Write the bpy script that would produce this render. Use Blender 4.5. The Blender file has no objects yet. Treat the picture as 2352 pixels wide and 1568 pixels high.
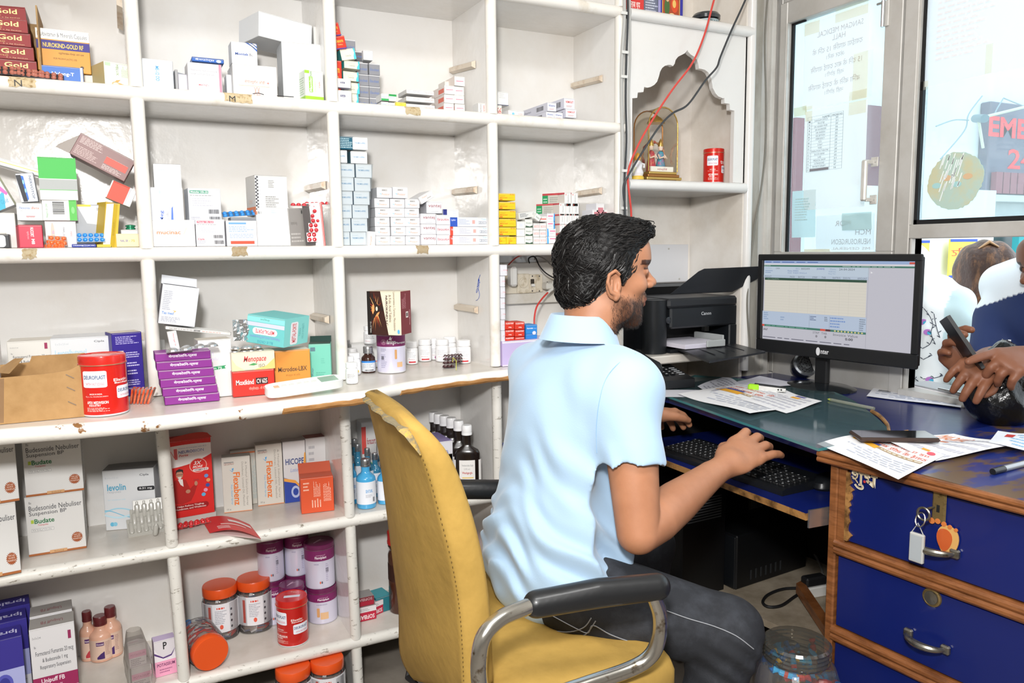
import bpy,math,random,os
import numpy as np
from mathutils import Vector,Matrix,noise
R_=math.radians
C=bpy.context.scene.collection
SC=bpy.context.scene
rng=random.Random(7)
# ------ camera
CAM=np.array([0.0,0.0,1.22])
_y,_p,_r,FPX=0.46855454,0.11761981,-0.01134482,1784.15
_f=np.array([math.sin(_y)*math.cos(_p),math.cos(_y)*math.cos(_p),-math.sin(_p)])
_rt=np.array([math.cos(_y),-math.sin(_y),0.0])
_up=np.cross(_rt,_f)
RT=math.cos(_r)*_rt+math.sin(_r)*_up
UP=-math.sin(_r)*_rt+math.cos(_r)*_up
FW=_f
cd=bpy.data.cameras.new('camera')
cd.sensor_width=36.0
cd.lens=FPX*36.0/2352
cd.clip_start=0.02
cam=bpy.data.objects.new('camera',cd)
C.objects.link(cam)
cam.matrix_world=Matrix(((RT[0],UP[0],-FW[0],CAM[0]),(RT[1],UP[1],-FW[1],CAM[1]),(RT[2],UP[2],-FW[2],CAM[2]),(0,0,0,1)))
SC.camera=cam
# ------ world, lights, exposure
w=bpy.data.worlds.new('sky');SC.world=w;w.use_nodes=True
nt=w.node_tree;nt.nodes.clear()
bg=nt.nodes.new('ShaderNodeBackground');wo=nt.nodes.new('ShaderNodeOutputWorld')
bg.inputs[0].default_value=(0.86,0.94,1.0,1);bg.inputs[1].default_value=2.7
nt.links.new(bg.outputs[0],wo.inputs[0])
def area(name,loc,target,size,power,col,sy=None):
 l=bpy.data.lights.new(name,'AREA');l.energy=power;l.color=col;l.size=size
 if sy:l.shape='RECTANGLE';l.size_y=sy
 o=bpy.data.objects.new(name,l);C.objects.link(o);o.location=loc
 d=Vector(target)-Vector(loc);o.rotation_euler=d.to_track_quat('-Z','Y').to_euler()
 return o
area('photo_flash',(-0.10,-0.05,1.64),(1.1,1.7,1.15),0.14,40,(1.0,0.985,0.965))
area('ceiling_fill_light',(0.35,0.15,2.72),(0.45,0.5,0.0),1.2,30,(1.0,0.99,0.97),0.5)  # fill light added overhead to brighten the room, not a real fixture
area('bounce_flash',(-1.1,-1.0,2.4),(0.9,1.8,1.0),1.2,24,(1.0,0.985,0.965))
SC.view_settings.view_transform='Standard'
SC.view_settings.look='None'
SC.view_settings.exposure=0.0
SC.view_settings.gamma=1.0
SC.view_settings.use_curve_mapping=False
# ------ rays of the photograph
def ray(px,py):return RT*(px-1176)/FPX-UP*(py-784)/FPX+FW
def PY(px,py,Y):d=ray(px,py);return CAM+d*Y/d[1]
def PX(px,py,X):d=ray(px,py);return CAM+d*X/d[0]
def PZ(px,py,z):d=ray(px,py);return CAM+d*(z-1.22)/d[2]
def PD(px,py,D):return CAM+ray(px,py)*D
def proj(P):
 q=np.asarray(P,float)-CAM;z=q@FW
 return 1176+FPX*(q@RT)/z,784-FPX*(q@UP)/z
def X_at(px,Y,z):
 a=(px-1176)/FPX;n=RT-a*FW
 return-(n[1]*Y+n[2]*(z-1.22))/n[0]
def Z_at(py,X,Y):
 b=(784-py)/FPX;n=UP-b*FW
 return 1.22-(n[0]*X+n[1]*Y)/n[2]
# ------ materials
def lin(c):
 if isinstance(c,str):
  c=tuple(int(c[i:i+2],16)/255 for i in(0,2,4))
 return tuple(x/12.92 if x<=0.04045 else((x+0.055)/1.055)**2.4 for x in c)
MATS={}
def mat(col,rough=0.55,metal=0.0,name=None,bump=None,noise_=None,emit=0,alpha=None,trans=0,coat=0,spec=0.5,ior=1.45,rough2=None,attr=None,sheen=0,nscale=None,sss=0):
 """bump=(scale,strength[,distance]); noise_=(scale,colour2,lo,hi[,stretch])"""
 key=(str(col),rough,metal,name,bump,noise_,emit,alpha,trans,coat,spec,ior,attr,sheen,sss)
 if key in MATS:return MATS[key]
 m=bpy.data.materials.new(name or 'paint_'+(col if isinstance(col,str)else 'mixed'));m.use_nodes=True
 n=m.node_tree;b=n.nodes['Principled BSDF'];L=n.links.new
 c=lin(col)+(1,)
 if name and name.startswith('card_'):c=tuple(x*.86 for x in c[:3])+(1,)
 b.inputs['Base Color'].default_value=c;b.inputs['Roughness'].default_value=rough;b.inputs['Metallic'].default_value=metal
 b.inputs['Specular IOR Level'].default_value=spec;b.inputs['IOR'].default_value=ior
 if coat:b.inputs['Coat Weight'].default_value=coat;b.inputs['Coat Roughness'].default_value=0.08
 if trans:b.inputs['Transmission Weight'].default_value=trans
 if alpha is not None:b.inputs['Alpha'].default_value=alpha
 if sheen:b.inputs['Sheen Weight'].default_value=sheen
 if sss:
  b.inputs['Subsurface Weight'].default_value=sss;b.inputs['Subsurface Radius'].default_value=(0.012,0.005,0.003);b.inputs['Subsurface Scale'].default_value=0.6
 if emit:b.inputs['Emission Color'].default_value=c;b.inputs['Emission Strength'].default_value=emit
 if bump or noise_:
  tc=n.nodes.new('ShaderNodeTexCoord')
 if noise_:
  mp=n.nodes.new('ShaderNodeMapping');L(tc.outputs['Object'],mp.inputs[0])
  if len(noise_)>4:mp.inputs['Scale'].default_value=noise_[4]
  t=n.nodes.new('ShaderNodeTexNoise');t.inputs['Scale'].default_value=noise_[0];t.inputs['Detail'].default_value=6;t.inputs['Roughness'].default_value=0.62
  L(mp.outputs[0],t.inputs[0])
  r=n.nodes.new('ShaderNodeMapRange');r.inputs[1].default_value=noise_[2];r.inputs[2].default_value=noise_[3];L(t.outputs[0],r.inputs[0])
  mx=n.nodes.new('ShaderNodeMix');mx.data_type='RGBA';mx.inputs[6].default_value=c;mx.inputs[7].default_value=lin(noise_[1])+(1,)
  L(r.outputs[0],mx.inputs[0]);L(mx.outputs[2],b.inputs['Base Color'])
 if attr:
  a=n.nodes.new('ShaderNodeAttribute');a.attribute_name=attr
  src=b.inputs['Base Color'].links[0].from_socket if b.inputs['Base Color'].links else None
  mx=n.nodes.new('ShaderNodeMix');mx.data_type='RGBA';mx.blend_type='MULTIPLY';mx.inputs[0].default_value=1.0
  mx.inputs[6].default_value=c
  if src:L(src,mx.inputs[6])
  L(a.outputs['Color'],mx.inputs[7]);L(mx.outputs[2],b.inputs['Base Color'])
 if bump:
  t=n.nodes.new('ShaderNodeTexNoise');t.inputs['Scale'].default_value=bump[0];t.inputs['Detail'].default_value=3
  L(tc.outputs['Object'],t.inputs[0])
  bp=n.nodes.new('ShaderNodeBump');bp.inputs['Strength'].default_value=bump[1];bp.inputs['Distance'].default_value=bump[2]if len(bump)>2 else 0.01
  L(t.outputs[0],bp.inputs['Height']);L(bp.outputs[0],b.inputs['Normal'])
 MATS[key]=m
 return m
def glass(col='ffffff',rough=0.02,tint=0.9,gloss=0.12,haze=0.0,hcol='ffffff',name='clear_film',em=0):
 """thin clear sheet: see-through + mirror sheen + a little milky scatter"""
 key=('glass',col,rough,tint,gloss,haze,hcol,name)
 if key in MATS:return MATS[key]
 m=bpy.data.materials.new(name);m.use_nodes=True;n=m.node_tree;n.nodes.clear();L=n.links.new
 o=n.nodes.new('ShaderNodeOutputMaterial');t=n.nodes.new('ShaderNodeBsdfTransparent');g=n.nodes.new('ShaderNodeBsdfGlossy')
 c=lin(col);t.inputs[0].default_value=tuple(x*tint for x in c)+(1,);g.inputs['Roughness'].default_value=rough
 f=n.nodes.new('ShaderNodeLayerWeight');f.inputs[0].default_value=0.25
 mr=n.nodes.new('ShaderNodeMapRange');mr.inputs[3].default_value=gloss*0.4;mr.inputs[4].default_value=min(1,gloss*4);L(f.outputs['Fresnel'],mr.inputs[0])
 mx=n.nodes.new('ShaderNodeMixShader');L(mr.outputs[0],mx.inputs[0]);L(t.outputs[0],mx.inputs[1]);L(g.outputs[0],mx.inputs[2])
 last=mx
 if haze:
  d=n.nodes.new('ShaderNodeBsdfDiffuse');d.inputs[0].default_value=lin(hcol)+(1,)
  tr=n.nodes.new('ShaderNodeBsdfTranslucent');tr.inputs[0].default_value=lin(hcol)+(1,)
  m2=n.nodes.new('ShaderNodeMixShader');m2.inputs[0].default_value=0.5;L(d.outputs[0],m2.inputs[1]);L(tr.outputs[0],m2.inputs[2])
  m3=n.nodes.new('ShaderNodeMixShader');m3.inputs[0].default_value=haze;L(mx.outputs[0],m3.inputs[1]);L(m2.outputs[0],m3.inputs[2]);last=m3
 L(last.outputs[0],o.inputs[0]);MATS[key]=m
 return m
def ink(col):return mat(col,0.5,name='ink_'+(col if isinstance(col,str)else 'x'))
# ------ objects
def tag(o,label=None,cat=None,group=None,kind=None):
 if label:o['label']=label
 if cat:o['category']=cat
 if group:o['group']=group
 if kind:o['kind']=kind
 return o
def empty(name,loc=(0,0,0),rz=0,label=None,cat=None,group=None,kind=None):
 o=bpy.data.objects.new(name,None);C.objects.link(o);o.location=loc;o.rotation_euler=(0,0,rz)
 o.empty_display_size=0.02
 return tag(o,label,cat,group,kind)
_TXT={}
def glyphs(s,bold=0,ital=0):
 k=(s,bold,ital)
 if k not in _TXT:
  cu=bpy.data.curves.new('lettering','FONT');cu.body=s;cu.resolution_u=2;cu.offset=0.018*bold;cu.shear=0.3 if ital else 0
  o=bpy.data.objects.new('lettering',cu);C.objects.link(o)
  dg=bpy.context.evaluated_depsgraph_get();me=o.evaluated_get(dg).to_mesh()
  v=np.array([p.co[:2]for p in me.vertices])if len(me.vertices)else np.zeros((0,2));fs=[tuple(p.vertices)for p in me.polygons]
  bpy.data.objects.remove(o);bpy.data.curves.remove(cu)
  if len(v):
   lo=v.min(0);sz=np.maximum(v.max(0)-lo,1e-6);v=(v-lo)/sz
  _TXT[k]=(v,fs)
 return _TXT[k]
class MB:
 def __init__(s):s.v=[];s.f=[];s.m=[];s.sm=[];s.mats=[];s.T=None
 def mi(s,m):
  if m not in s.mats:s.mats.append(m)
  return s.mats.index(m)
 def add(s,vs,fs,m,smooth=False):
  b=len(s.v)
  if s.T is not None:vs=[tuple(s.T@Vector(v))for v in vs]
  s.v+=[tuple(float(c)for c in v)for v in vs];i=s.mi(m)
  for f in fs:s.f.append(tuple(b+k for k in f));s.m.append(i);s.sm.append(smooth)
  return s
 def box(s,x0,y0,z0,x1,y1,z1,m,c=0.0,M=None):
  if x0>x1:x0,x1=x1,x0
  if y0>y1:y0,y1=y1,y0
  if z0>z1:z0,z1=z1,z0
  if c<=0:
   vs=[(x,y,z)for z in(z0,z1)for y in(y0,y1)for x in(x0,x1)]
   fs=[(0,2,3,1),(4,5,7,6),(0,1,5,4),(2,6,7,3),(0,4,6,2),(1,3,7,5)]
  else:
   c=min(c,(x1-x0)/2.01,(y1-y0)/2.01,(z1-z0)/2.01)
   vs=[];idx={}
   for sx in(0,1):
    for sy in(0,1):
     for sz in(0,1):
      X=(x0,x1)[sx];Y=(y0,y1)[sy];Z=(z0,z1)[sz]
      ix=c if sx==0 else-c;iy=c if sy==0 else-c;iz=c if sz==0 else-c
      for ax,p in enumerate(((X,Y+iy,Z+iz),(X+ix,Y,Z+iz),(X+ix,Y+iy,Z))):
       idx[(sx,sy,sz,ax)]=len(vs);vs.append(p)
   def g(a,b,cc,ax):return idx[(a,b,cc,ax)]
   fs=[]
   for sx in(0,1):
    q=[g(sx,0,0,0),g(sx,1,0,0),g(sx,1,1,0),g(sx,0,1,0)];fs.append(q if sx else q[::-1])
   for sy in(0,1):
    q=[g(0,sy,0,1),g(0,sy,1,1),g(1,sy,1,1),g(1,sy,0,1)];fs.append(q if sy else q[::-1])
   for sz in(0,1):
    q=[g(0,0,sz,2),g(1,0,sz,2),g(1,1,sz,2),g(0,1,sz,2)];fs.append(q if sz else q[::-1])
   for a in(0,1):
    for b in(0,1):
     q=[g(a,b,0,0),g(a,b,0,1),g(a,b,1,1),g(a,b,1,0)];fs.append(q if(a^b)else q[::-1])
     q=[g(a,0,b,0),g(a,1,b,0),g(a,1,b,2),g(a,0,b,2)];fs.append(q if not(a^b)else q[::-1])
     q=[g(0,a,b,1),g(0,a,b,2),g(1,a,b,2),g(1,a,b,1)];fs.append(q if not(a^b)else q[::-1])
     for d in(0,1):
      q=[g(a,b,d,0),g(a,b,d,1),g(a,b,d,2)];fs.append(q if(a+b+d)%2 else q[::-1])
  if M is not None:vs=[tuple(M@Vector(v))for v in vs]
  return s.add(vs,fs,m)
 def prism(s,poly,n,m,m_side=None,smooth=False):
  """poly: list of 3D points, extruded along vector n"""
  k=len(poly);n=np.array(n,float);a=[tuple(p)for p in poly];b=[tuple(np.array(p)+n)for p in poly]
  s.add(a+b,[tuple(range(k))[::-1],tuple(range(k,2*k))],m)
  s.add(a+b,[(i,(i+1)%k,k+(i+1)%k,k+i)for i in range(k)],m_side or m,smooth)
  return s
 def lathe(s,prof,m,seg=24,c=(0,0,0),ax=None,smooth=True,sq=1.0,sx=1.0,sy=1.0):
  """prof [(r,z)...]; ax matrix optional; sq<1 squares the section"""
  vs=[];K=len(prof)
  for i in range(seg):
   a=2*math.pi*i/seg;ca,sa=math.cos(a),math.sin(a)
   if sq!=1.0:
    k=(abs(ca)**(2/sq)+abs(sa)**(2/sq))**(-sq/2);ca*=k;sa*=k
   for r,z in prof:vs.append((c[0]+r*ca*sx,c[1]+r*sa*sy,c[2]+z))
  if ax is not None:vs=[tuple(ax@Vector(v))for v in vs]
  fs=[]
  for i in range(seg):
   j=(i+1)%seg
   for k in range(K-1):fs.append((i*K+k,j*K+k,j*K+k+1,i*K+k+1))
  if prof[0][0]>1e-6:fs.append(tuple(i*K for i in range(seg))[::-1])
  if prof[-1][0]>1e-6:fs.append(tuple(i*K+K-1 for i in range(seg)))
  return s.add(vs,fs,m,smooth)
 def tube(s,pts,r,m,seg=8,close=False,flat=1.0,up=(0,0,1),smooth=True):
  P=[np.array(p,float)for p in pts];n=len(P);rr=r if hasattr(r,'__len__')else[r]*n
  vs=[];u=None
  for i in range(n):
   if close:t=P[(i+1)%n]-P[i-1]
   else:t=P[min(i+1,n-1)]-P[max(i-1,0)]
   t=t/(np.linalg.norm(t)+1e-12)
   if u is None:
    u=np.array(up,float);u=u-t*(u@t)
    if np.linalg.norm(u)<1e-3:u=np.array([1.0,0.3,0])-t*t[0]
   else:u=u-t*(u@t)
   u=u/(np.linalg.norm(u)+1e-12);w_=np.cross(t,u)
   for k in range(seg):
    a=2*math.pi*k/seg;vs.append(P[i]+rr[i]*(u*math.cos(a)*flat+w_*math.sin(a)))
  fs=[]
  for i in range(n if close else n-1):
   j=(i+1)%n
   for k in range(seg):fs.append((i*seg+k,i*seg+(k+1)%seg,j*seg+(k+1)%seg,j*seg+k))
  if not close:fs.append(tuple(range(seg))[::-1]);fs.append(tuple((n-1)*seg+k for k in range(seg)))
  return s.add(vs,fs,m,smooth)
 def grid(s,P,m,smooth=True,closeu=False,flip=False):
  """P: array [nu][nv] of points"""
  nu=len(P);nv=len(P[0]);vs=[p for row in P for p in row];fs=[]
  for i in range(nu if closeu else nu-1):
   for j in range(nv-1):
    a=(i*nv+j,((i+1)%nu)*nv+j,((i+1)%nu)*nv+j+1,i*nv+j+1);fs.append(a[::-1]if flip else a)
  return s.add(vs,fs,m,smooth)
 def text(s,s_,org,ux,uy,W,H,m,bold=0,ital=0,nrm=None):
  v,fs=glyphs(s_,bold,ital);org=np.array(org,float);ux=np.array(ux,float);uy=np.array(uy,float)
  vs=[tuple(org+ux*W*p[0]+uy*H*p[1])for p in v]
  return s.add(vs,fs,m)
 def build(s,name,parent=None,label=None,cat=None,group=None,kind=None,sharp=35,loc=None,rot=None):
  me=bpy.data.meshes.new(name);me.from_pydata(s.v,[],s.f)
  for m in s.mats:me.materials.append(m)
  me.polygons.foreach_set('material_index',s.m);me.polygons.foreach_set('use_smooth',s.sm)
  if any(s.sm):me.set_sharp_from_angle(angle=R_(sharp))
  me.update()
  o=bpy.data.objects.new(name,me);C.objects.link(o)
  if parent is not None:o.parent=parent
  if loc is not None:o.location=loc
  if rot is not None:o.rotation_euler=rot
  return tag(o,label,cat,group,kind)
def smooth_path(pts,n=8):
 P=[np.array(p,float)for p in pts];out=[]
 for i in range(len(P)-1):
  p0=P[max(i-1,0)];p1=P[i];p2=P[i+1];p3=P[min(i+2,len(P)-1)]
  for k in range(n):
   t=k/n;out.append(0.5*((2*p1)+(-p0+p2)*t+(2*p0-5*p1+4*p2-p3)*t*t+(-p0+3*p1-3*p2+p3)*t**3))
 out.append(P[-1]);return out
# ------ printing on flat faces
def fine_lines(n,u0,v0,u1,v1,seed=0,fill=0.55,ragged=True):
 r=random.Random(seed);out=[];h=(v1-v0)/n
 for i in range(n):
  v=v1-h*(i+0.75);x=u0;end=u0+(u1-u0)*(r.uniform(0.6,1)if ragged else 1)
  while x<end:
   wl=(u1-u0)*r.uniform(0.05,0.16)*min(1,3/max(1,n**0.3));e=min(x+wl,end)
   out.append((x,v,e,v+h*fill));x=e+(u1-u0)*0.025
 return out
def printing(mb,ops,org,ux,uy,nn,W,H,off=0.00025):
 """ops drawn on the rectangle org + u*ux*W + v*uy*H, lifted along nn; each later op lies a hair higher"""
 org=np.array(org,float);ux=np.array(ux,float);uy=np.array(uy,float);nn=np.array(nn,float)
 lv=off
 def pt(u,v):return tuple(org+ux*W*u+uy*H*v+nn*lv)
 for q,op in enumerate(ops):
  k=op[0];lv+=0.00005
  if k=='r':
   u0,v0,u1,v1,c=op[1:6];mb.add([pt(u0,v0),pt(u1,v0),pt(u1,v1),pt(u0,v1)],[(0,1,2,3)],ink(c))
  elif k=='p':
   mb.add([pt(*p)for p in op[1]],[tuple(range(len(op[1])))],ink(op[2]))
  elif k=='c':
   u,v,ru,rv,c=op[1:6];n=20;st=op[6]if len(op)>6 else 0
   mb.add([pt(u+ru*math.cos(a)*(1-st*(i%2)),v+rv*math.sin(a)*(1-st*(i%2)))for i,a in enumerate([2*math.pi*i/(n*(2 if st else 1))for i in range(n*(2 if st else 1))])],[tuple(range(n*(2 if st else 1)))],ink(c))
  elif k=='rr':
   u0,v0,u1,v1,c,rad=op[1:7];ps=[]
   ru=rad/W;rv=rad/H
   for cx,cy,a0 in((u1-ru,v1-rv,0),(u0+ru,v1-rv,90),(u0+ru,v0+rv,180),(u1-ru,v0+rv,270)):
    for a in range(0,91,18):ps.append(pt(cx+ru*math.cos(R_(a0+a)),cy+rv*math.sin(R_(a0+a))))
   mb.add(ps,[tuple(range(len(ps)))],ink(c))
  elif k=='f':
   u0,v0,u1,v1,n,c=op[1:7]
   vs=[];fs=[]
   L_=fine_lines(n,0,0,1,1,seed=int(u0*97+v0*31+n),fill=0.45)
   rot=op[7]if len(op)>7 else 0
   for a,b,cc,d in L_:
    if rot:a,b,cc,d=1-d,a,1-b,cc
    a,cc=u0+(u1-u0)*a,u0+(u1-u0)*cc;b,d=v0+(v1-v0)*b,v0+(v1-v0)*d
    i=len(vs);vs+=[pt(a,b),pt(cc,b),pt(cc,d),pt(a,d)];fs.append((i,i+1,i+2,i+3))
   mb.add(vs,fs,ink(c))
  elif k=='b':
   u0,v0,u1,v1=op[1:5];r=random.Random(3);x=u0;vs=[];fs=[];hor=len(op)>5 and op[5]
   while x<1e9 and x<(v1 if hor else u1):
    wd=((v1-v0)if hor else(u1-u0))*r.choice((0.02,0.035,0.05));i=len(vs)
    if hor:vs+=[pt(u0,x),pt(u1,x),pt(u1,x+wd),pt(u0,x+wd)]
    else:vs+=[pt(x,v0),pt(x+wd,v0),pt(x+wd,v1),pt(x,v1)]
    fs.append((i,i+1,i+2,i+3));x+=wd+((v1-v0)if hor else(u1-u0))*r.choice((0.02,0.04))
    if hor and x==u0:break
   mb.add(vs,fs,ink('2a2a2e'))
  elif k=='t':
   u0,v0,u1,v1,s_,c=op[1:7];o=op[7]if len(op)>7 else{}
   g,fs=glyphs(s_,o.get('b',0),o.get('i',0));rot=o.get('rot',0);vs=[]
   for x,y in g:
    if rot==90:x,y=1-y,x
    elif rot==-90:x,y=y,1-x
    elif rot==180:x,y=1-x,1-y
    if o.get('mir'):x=1-x
    sl=o.get('slope',0)
    vs.append(pt(u0+(u1-u0)*x,v0+(v1-v0)*y+sl*(x)))
   if o.get('mir'):fs=[f[::-1]for f in fs]
   mb.add(vs,fs,ink(c))
def face_frame(face,w_,d,h):
 if face=='F':return(0,0,0),(1,0,0),(0,0,1),(0,-1,0),w_,h
 if face=='B':return(w_,d,0),(-1,0,0),(0,0,1),(0,1,0),w_,h
 if face=='L':return(0,d,0),(0,-1,0),(0,0,1),(-1,0,0),d,h
 if face=='R':return(w_,0,0),(0,1,0),(0,0,1),(1,0,0),d,h
 if face=='T':return(0,0,h),(1,0,0),(0,1,0),(0,0,1),w_,d
 if face=='D':return(0,d,0),(1,0,0),(0,-1,0),(0,0,-1),w_,d
def carton(name,label,P,w_,d,h,yaw=0,roll=0,pitch=0,col='f2f1ee',faces=None,ops=None,cat='box',group=None,gloss=0.42,pivot=None,flap=None,kids=True,open_top=False):
 """cardboard packet: P = front-bottom-left corner, faces = {'L':colour}, ops = {'F':[...]}"""
 mb=MB();base=mat(col,gloss,name='card_'+col)
 if open_top:
  t=0.0012;inn=mat('b9b6b0',0.7,name='card_inside')
  mb.box(0,0,0,w_,t,h,base);mb.box(0,d-t,0,w_,d,h,base);mb.box(0,t,0,t,d-t,h,base);mb.box(w_-t,t,0,w_,d-t,h,base);mb.box(t,t,0,w_-t,d-t,t,inn)
 else:
  mb.box(0,0,0,w_,d,h,base,c=0.0009)
 o=mb.build(name,label=label,cat=cat,group=group)
 M=Matrix.Translation(Vector(P))@Matrix.Rotation(yaw,4,'Z')@Matrix.Rotation(pitch,4,'X')@Matrix.Rotation(roll,4,'Y')
 o.matrix_world=M
 if kids:
  pm=MB();allops={}
  for fc,c in(faces or{}).items():allops.setdefault(fc,[]).append(('r',0.004,0.004,0.996,0.996,c))
  for fc,l in(ops or{}).items():allops.setdefault(fc,[]).extend(l)
  for fc,l in allops.items():
   printing(pm,l,*face_frame(fc,w_,d,h))
  s_=ink('bdbab4')
  pm.add([(0.0015,-0.0003,h-0.0022),(w_-0.0015,-0.0003,h-0.0022),(w_-0.0015,-0.0003,h-0.0016),(0.0015,-0.0003,h-0.0016)],[(0,1,2,3)],s_)
  pm.build('printed_design',parent=o)
 if open_top or flap:
  fl=MB();fm=mat(faces.get('T',col)if faces else col,gloss,name='card_flap')
  L_=flap or d*0.7
  fl.box(0,0,0,w_,0.0012,L_,fm)
  f=fl.build('lid_flap',parent=o);f.location=(0,d,h);f.rotation_euler=(R_(-50),0,0)
 return o
Z_ROW=dict(A=1.597,B=1.236,C=0.886,D=0.517,E=0.172,F=0.004)
def cart(name,label,x0,x1,yt,row,Y=2.02,d=0.06,yb=None,**k):
 """packet whose front face spans photo columns x0..x1 with its top at row yt, standing at depth Y (or where its foot shows at yb)"""
 z=Z_ROW[row]if isinstance(row,str)else row
 yaw=0.0
 if yb is not None:
  if isinstance(yb,tuple):
   a=PZ(x0,yb[0],z);b=PZ(x1,yb[1],z)
  else:
   a=PZ((x0+x1)/2,yb,z);Y=a[1];a=np.array([X_at(x0,Y,z),Y,z]);b=np.array([X_at(x1,Y,z),Y,z])
 else:
  Ys=Y if isinstance(Y,tuple)else(Y,Y)
  a=np.array([X_at(x0,Ys[0],z),Ys[0],z]);b=np.array([X_at(x1,Ys[1],z),Ys[1],z])
 w_=math.hypot(b[0]-a[0],b[1]-a[1]);yaw=math.atan2(b[1]-a[1],b[0]-a[0])
 m=(a+b)/2;h=Z_at(yt,m[0],m[1])-z
 return carton(name,label,(a[0],a[1],z+0.0004),w_,d,h,yaw=yaw,**k)
ORD=['lowest','second from the bottom','third from the bottom','fourth from the bottom','fifth from the bottom','sixth from the bottom','seventh from the bottom']
def cart_grid(name,what,x0,x1,yt,yb,cols,rows,z,Y,d,group,gap=0.0006,jit=0.0012,colnames=None,skip=(),lean=0.0,**k):
 """stack of like packets: outline in photo pixels, split in columns and rows, each its own object"""
 a=X_at(x0,Y,z);b=X_at(x1,Y,z);top=Z_at(yt,(a+b)/2,Y);h=(top-z)/rows;w_=(b-a)/cols
 r=random.Random(int(x0));out=[]
 cn=colnames or{1:[''],2:['left ','right '],3:['left ','middle ','right ']}[cols]
 proto=None
 for j in range(rows):
  for i in range(cols):
   if(i,j)in skip:continue
   lab=what%((ORD[j]if j<rows-1 or rows==1 else 'topmost')+(' in the '+cn[i]+'column' if cols>1 else ''))
   P=(a+i*w_+r.uniform(-jit,jit)+lean*j*h,Y+r.uniform(0,jit*3),z+j*h+0.0003)
   if proto is None:
    proto=carton(name,lab,P,w_-gap*2,d,h-gap,yaw=r.uniform(-1,1)*jit*4,group=group,**k);o=proto
   else:
    o=proto.copy();C.objects.link(o);o.location=P;o.rotation_euler=(0,0,r.uniform(-1,1)*jit*4);o['label']=lab
    for ch in proto.children:
     c2=ch.copy();C.objects.link(c2);c2.parent=o
   out.append(o)
 return out
# ------ room shell
M_ENAMEL=mat('e9e7e4',0.16,name='cream_enamel',bump=(26,0.3,0.004),noise_=(3.0,'dfd9d0',0.45,0.8),coat=0.35)
M_NOSE=mat('ece8e1',0.26,name='white_enamel_edge',bump=(30,0.25,0.003),noise_=(14,'d6cbb9',0.55,0.78))
M_NOSE_CHIP=mat('e9e5dd',0.35,name='chipped_enamel_edge',bump=(60,0.5,0.002),noise_=(20,'8a6038',0.615,0.64))
M_NOSE_LOW=mat('e2dfd8',0.4,name='worn_enamel_edge',bump=(60,0.5,0.002),noise_=(45,'8f877b',0.6,0.68,(1,1,2.2)))
M_SHELFTOP=mat('ded8d0',0.3,name='dusty_shelf_paint',bump=(30,0.2,0.003),noise_=(5,'c4bcb0',0.42,0.75))
M_WOOD=mat('b98954',0.55,name='bare_wood',bump=(90,0.5,0.002),noise_=(18,'8c5c2c',0.35,0.7,(1,1,5)))
M_WALL=mat('ddd9d2',0.5,name='wall_paint',bump=(18,0.1,0.004),noise_=(2,'cec8bf',0.4,0.8))
M_ALU=mat('cbc9c5',0.42,0.25,name='anodised_aluminium',bump=(30,0.06),noise_=(6,'b9b5ae',0.4,0.75))
M_ALU2=mat('d5d3ce',0.35,0.15,name='pale_aluminium',noise_=(8,'b9b5ad',0.45,0.8))
M_BLACK=mat('17181a',0.45,name='black_plastic')
M_RUB=mat('141416',0.6,name='black_rubber')
M_FLOOR=mat('8f877d',0.6,name='worn_floor',bump=(14,0.2),noise_=(4,'6f675e',0.35,0.7))
XW=2.05
def wy(px,py):return float(PX(px,py,XW)[1])
def wz(px,py):return float(PX(px,py,XW)[2])
def slab(name,a,b,m,kind='structure',c=0):
 mb=MB();mb.box(a[0],a[1],a[2],b[0],b[1],b[2],m,c=c);return mb.build(name,kind=kind)
slab('floor',(-2.3,-2.7,-0.06),(2.1,2.36,0.0),M_FLOOR)
slab('ceiling',(-2.3,-2.7,2.9),(2.1,2.36,2.98),mat('e8e6e1',0.7))
slab('wall_back',(-2.3,2.30,0),(2.1,2.36,2.9),M_WALL)
slab('wall_left',(-2.36,-2.7,0),(-2.3,2.36,2.9),M_WALL)
slab('wall_front',(-2.3,-2.76,0),(2.1,-2.7,2.9),M_WALL)
# ------ built-in shelving
shelv=empty('wall_shelving',(0.5,2.1,0),label='white painted built-in shelving with rounded edges covering the left wall, full of medicine packets',cat='shelving')
shelv_M=Matrix.Translation((-0.5,-2.1,0))
def spart(mb,name,label=None,kind=None):
 o=mb.build(name,parent=shelv,label=label,kind=kind);o.matrix_parent_inverse=shelv_M;return o
YF,YB=2.0,2.245
POSTS=[-0.38,0.066,0.512,0.958,1.385]
ROWZ=[(1.918,-0.8,1.40),(1.581,-0.8,1.40),(1.219,-0.8,1.40)]
for z,xa,xb in ROWZ:
 mb=MB();mb.box(xa,YF+0.0006,z-0.0145,xb,YB,z+0.0145,M_ENAMEL);spart(mb,'shelf_board')
 for i in range(len(POSTS)):
  a=xa if i==0 else POSTS[i-1];b=POSTS[i]+(0.012 if i==len(POSTS)-1 else 0)
  mb=MB();mb.tube([(a,YF,z),(b,YF,z)],0.0165,M_NOSE,seg=14,flat=1);spart(mb,'shelf_nosing')
for X in POSTS:
 mb=MB();mb.box(X-0.012,YF,0.885,X+0.012,YB,2.6,M_ENAMEL);spart(mb,'divider')
 for za,zb in((0.888,1.206),(1.232,1.568),(1.594,1.905),(1.931,2.6)):
  mb=MB();mb.tube([(X,YF,za),(X,YF,zb)],0.0155,M_NOSE,seg=14);spart(mb,'divider_nosing')
mb=MB();mb.box(-0.8,YB,0.1,1.40,YB+0.012,2.6,M_ENAMEL);spart(mb,'back_panel')
mb=MB();mb.box(1.384,YF+0.01,0.0,1.402,2.29,2.9,M_WALL);spart(mb,'end_panel')
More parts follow.
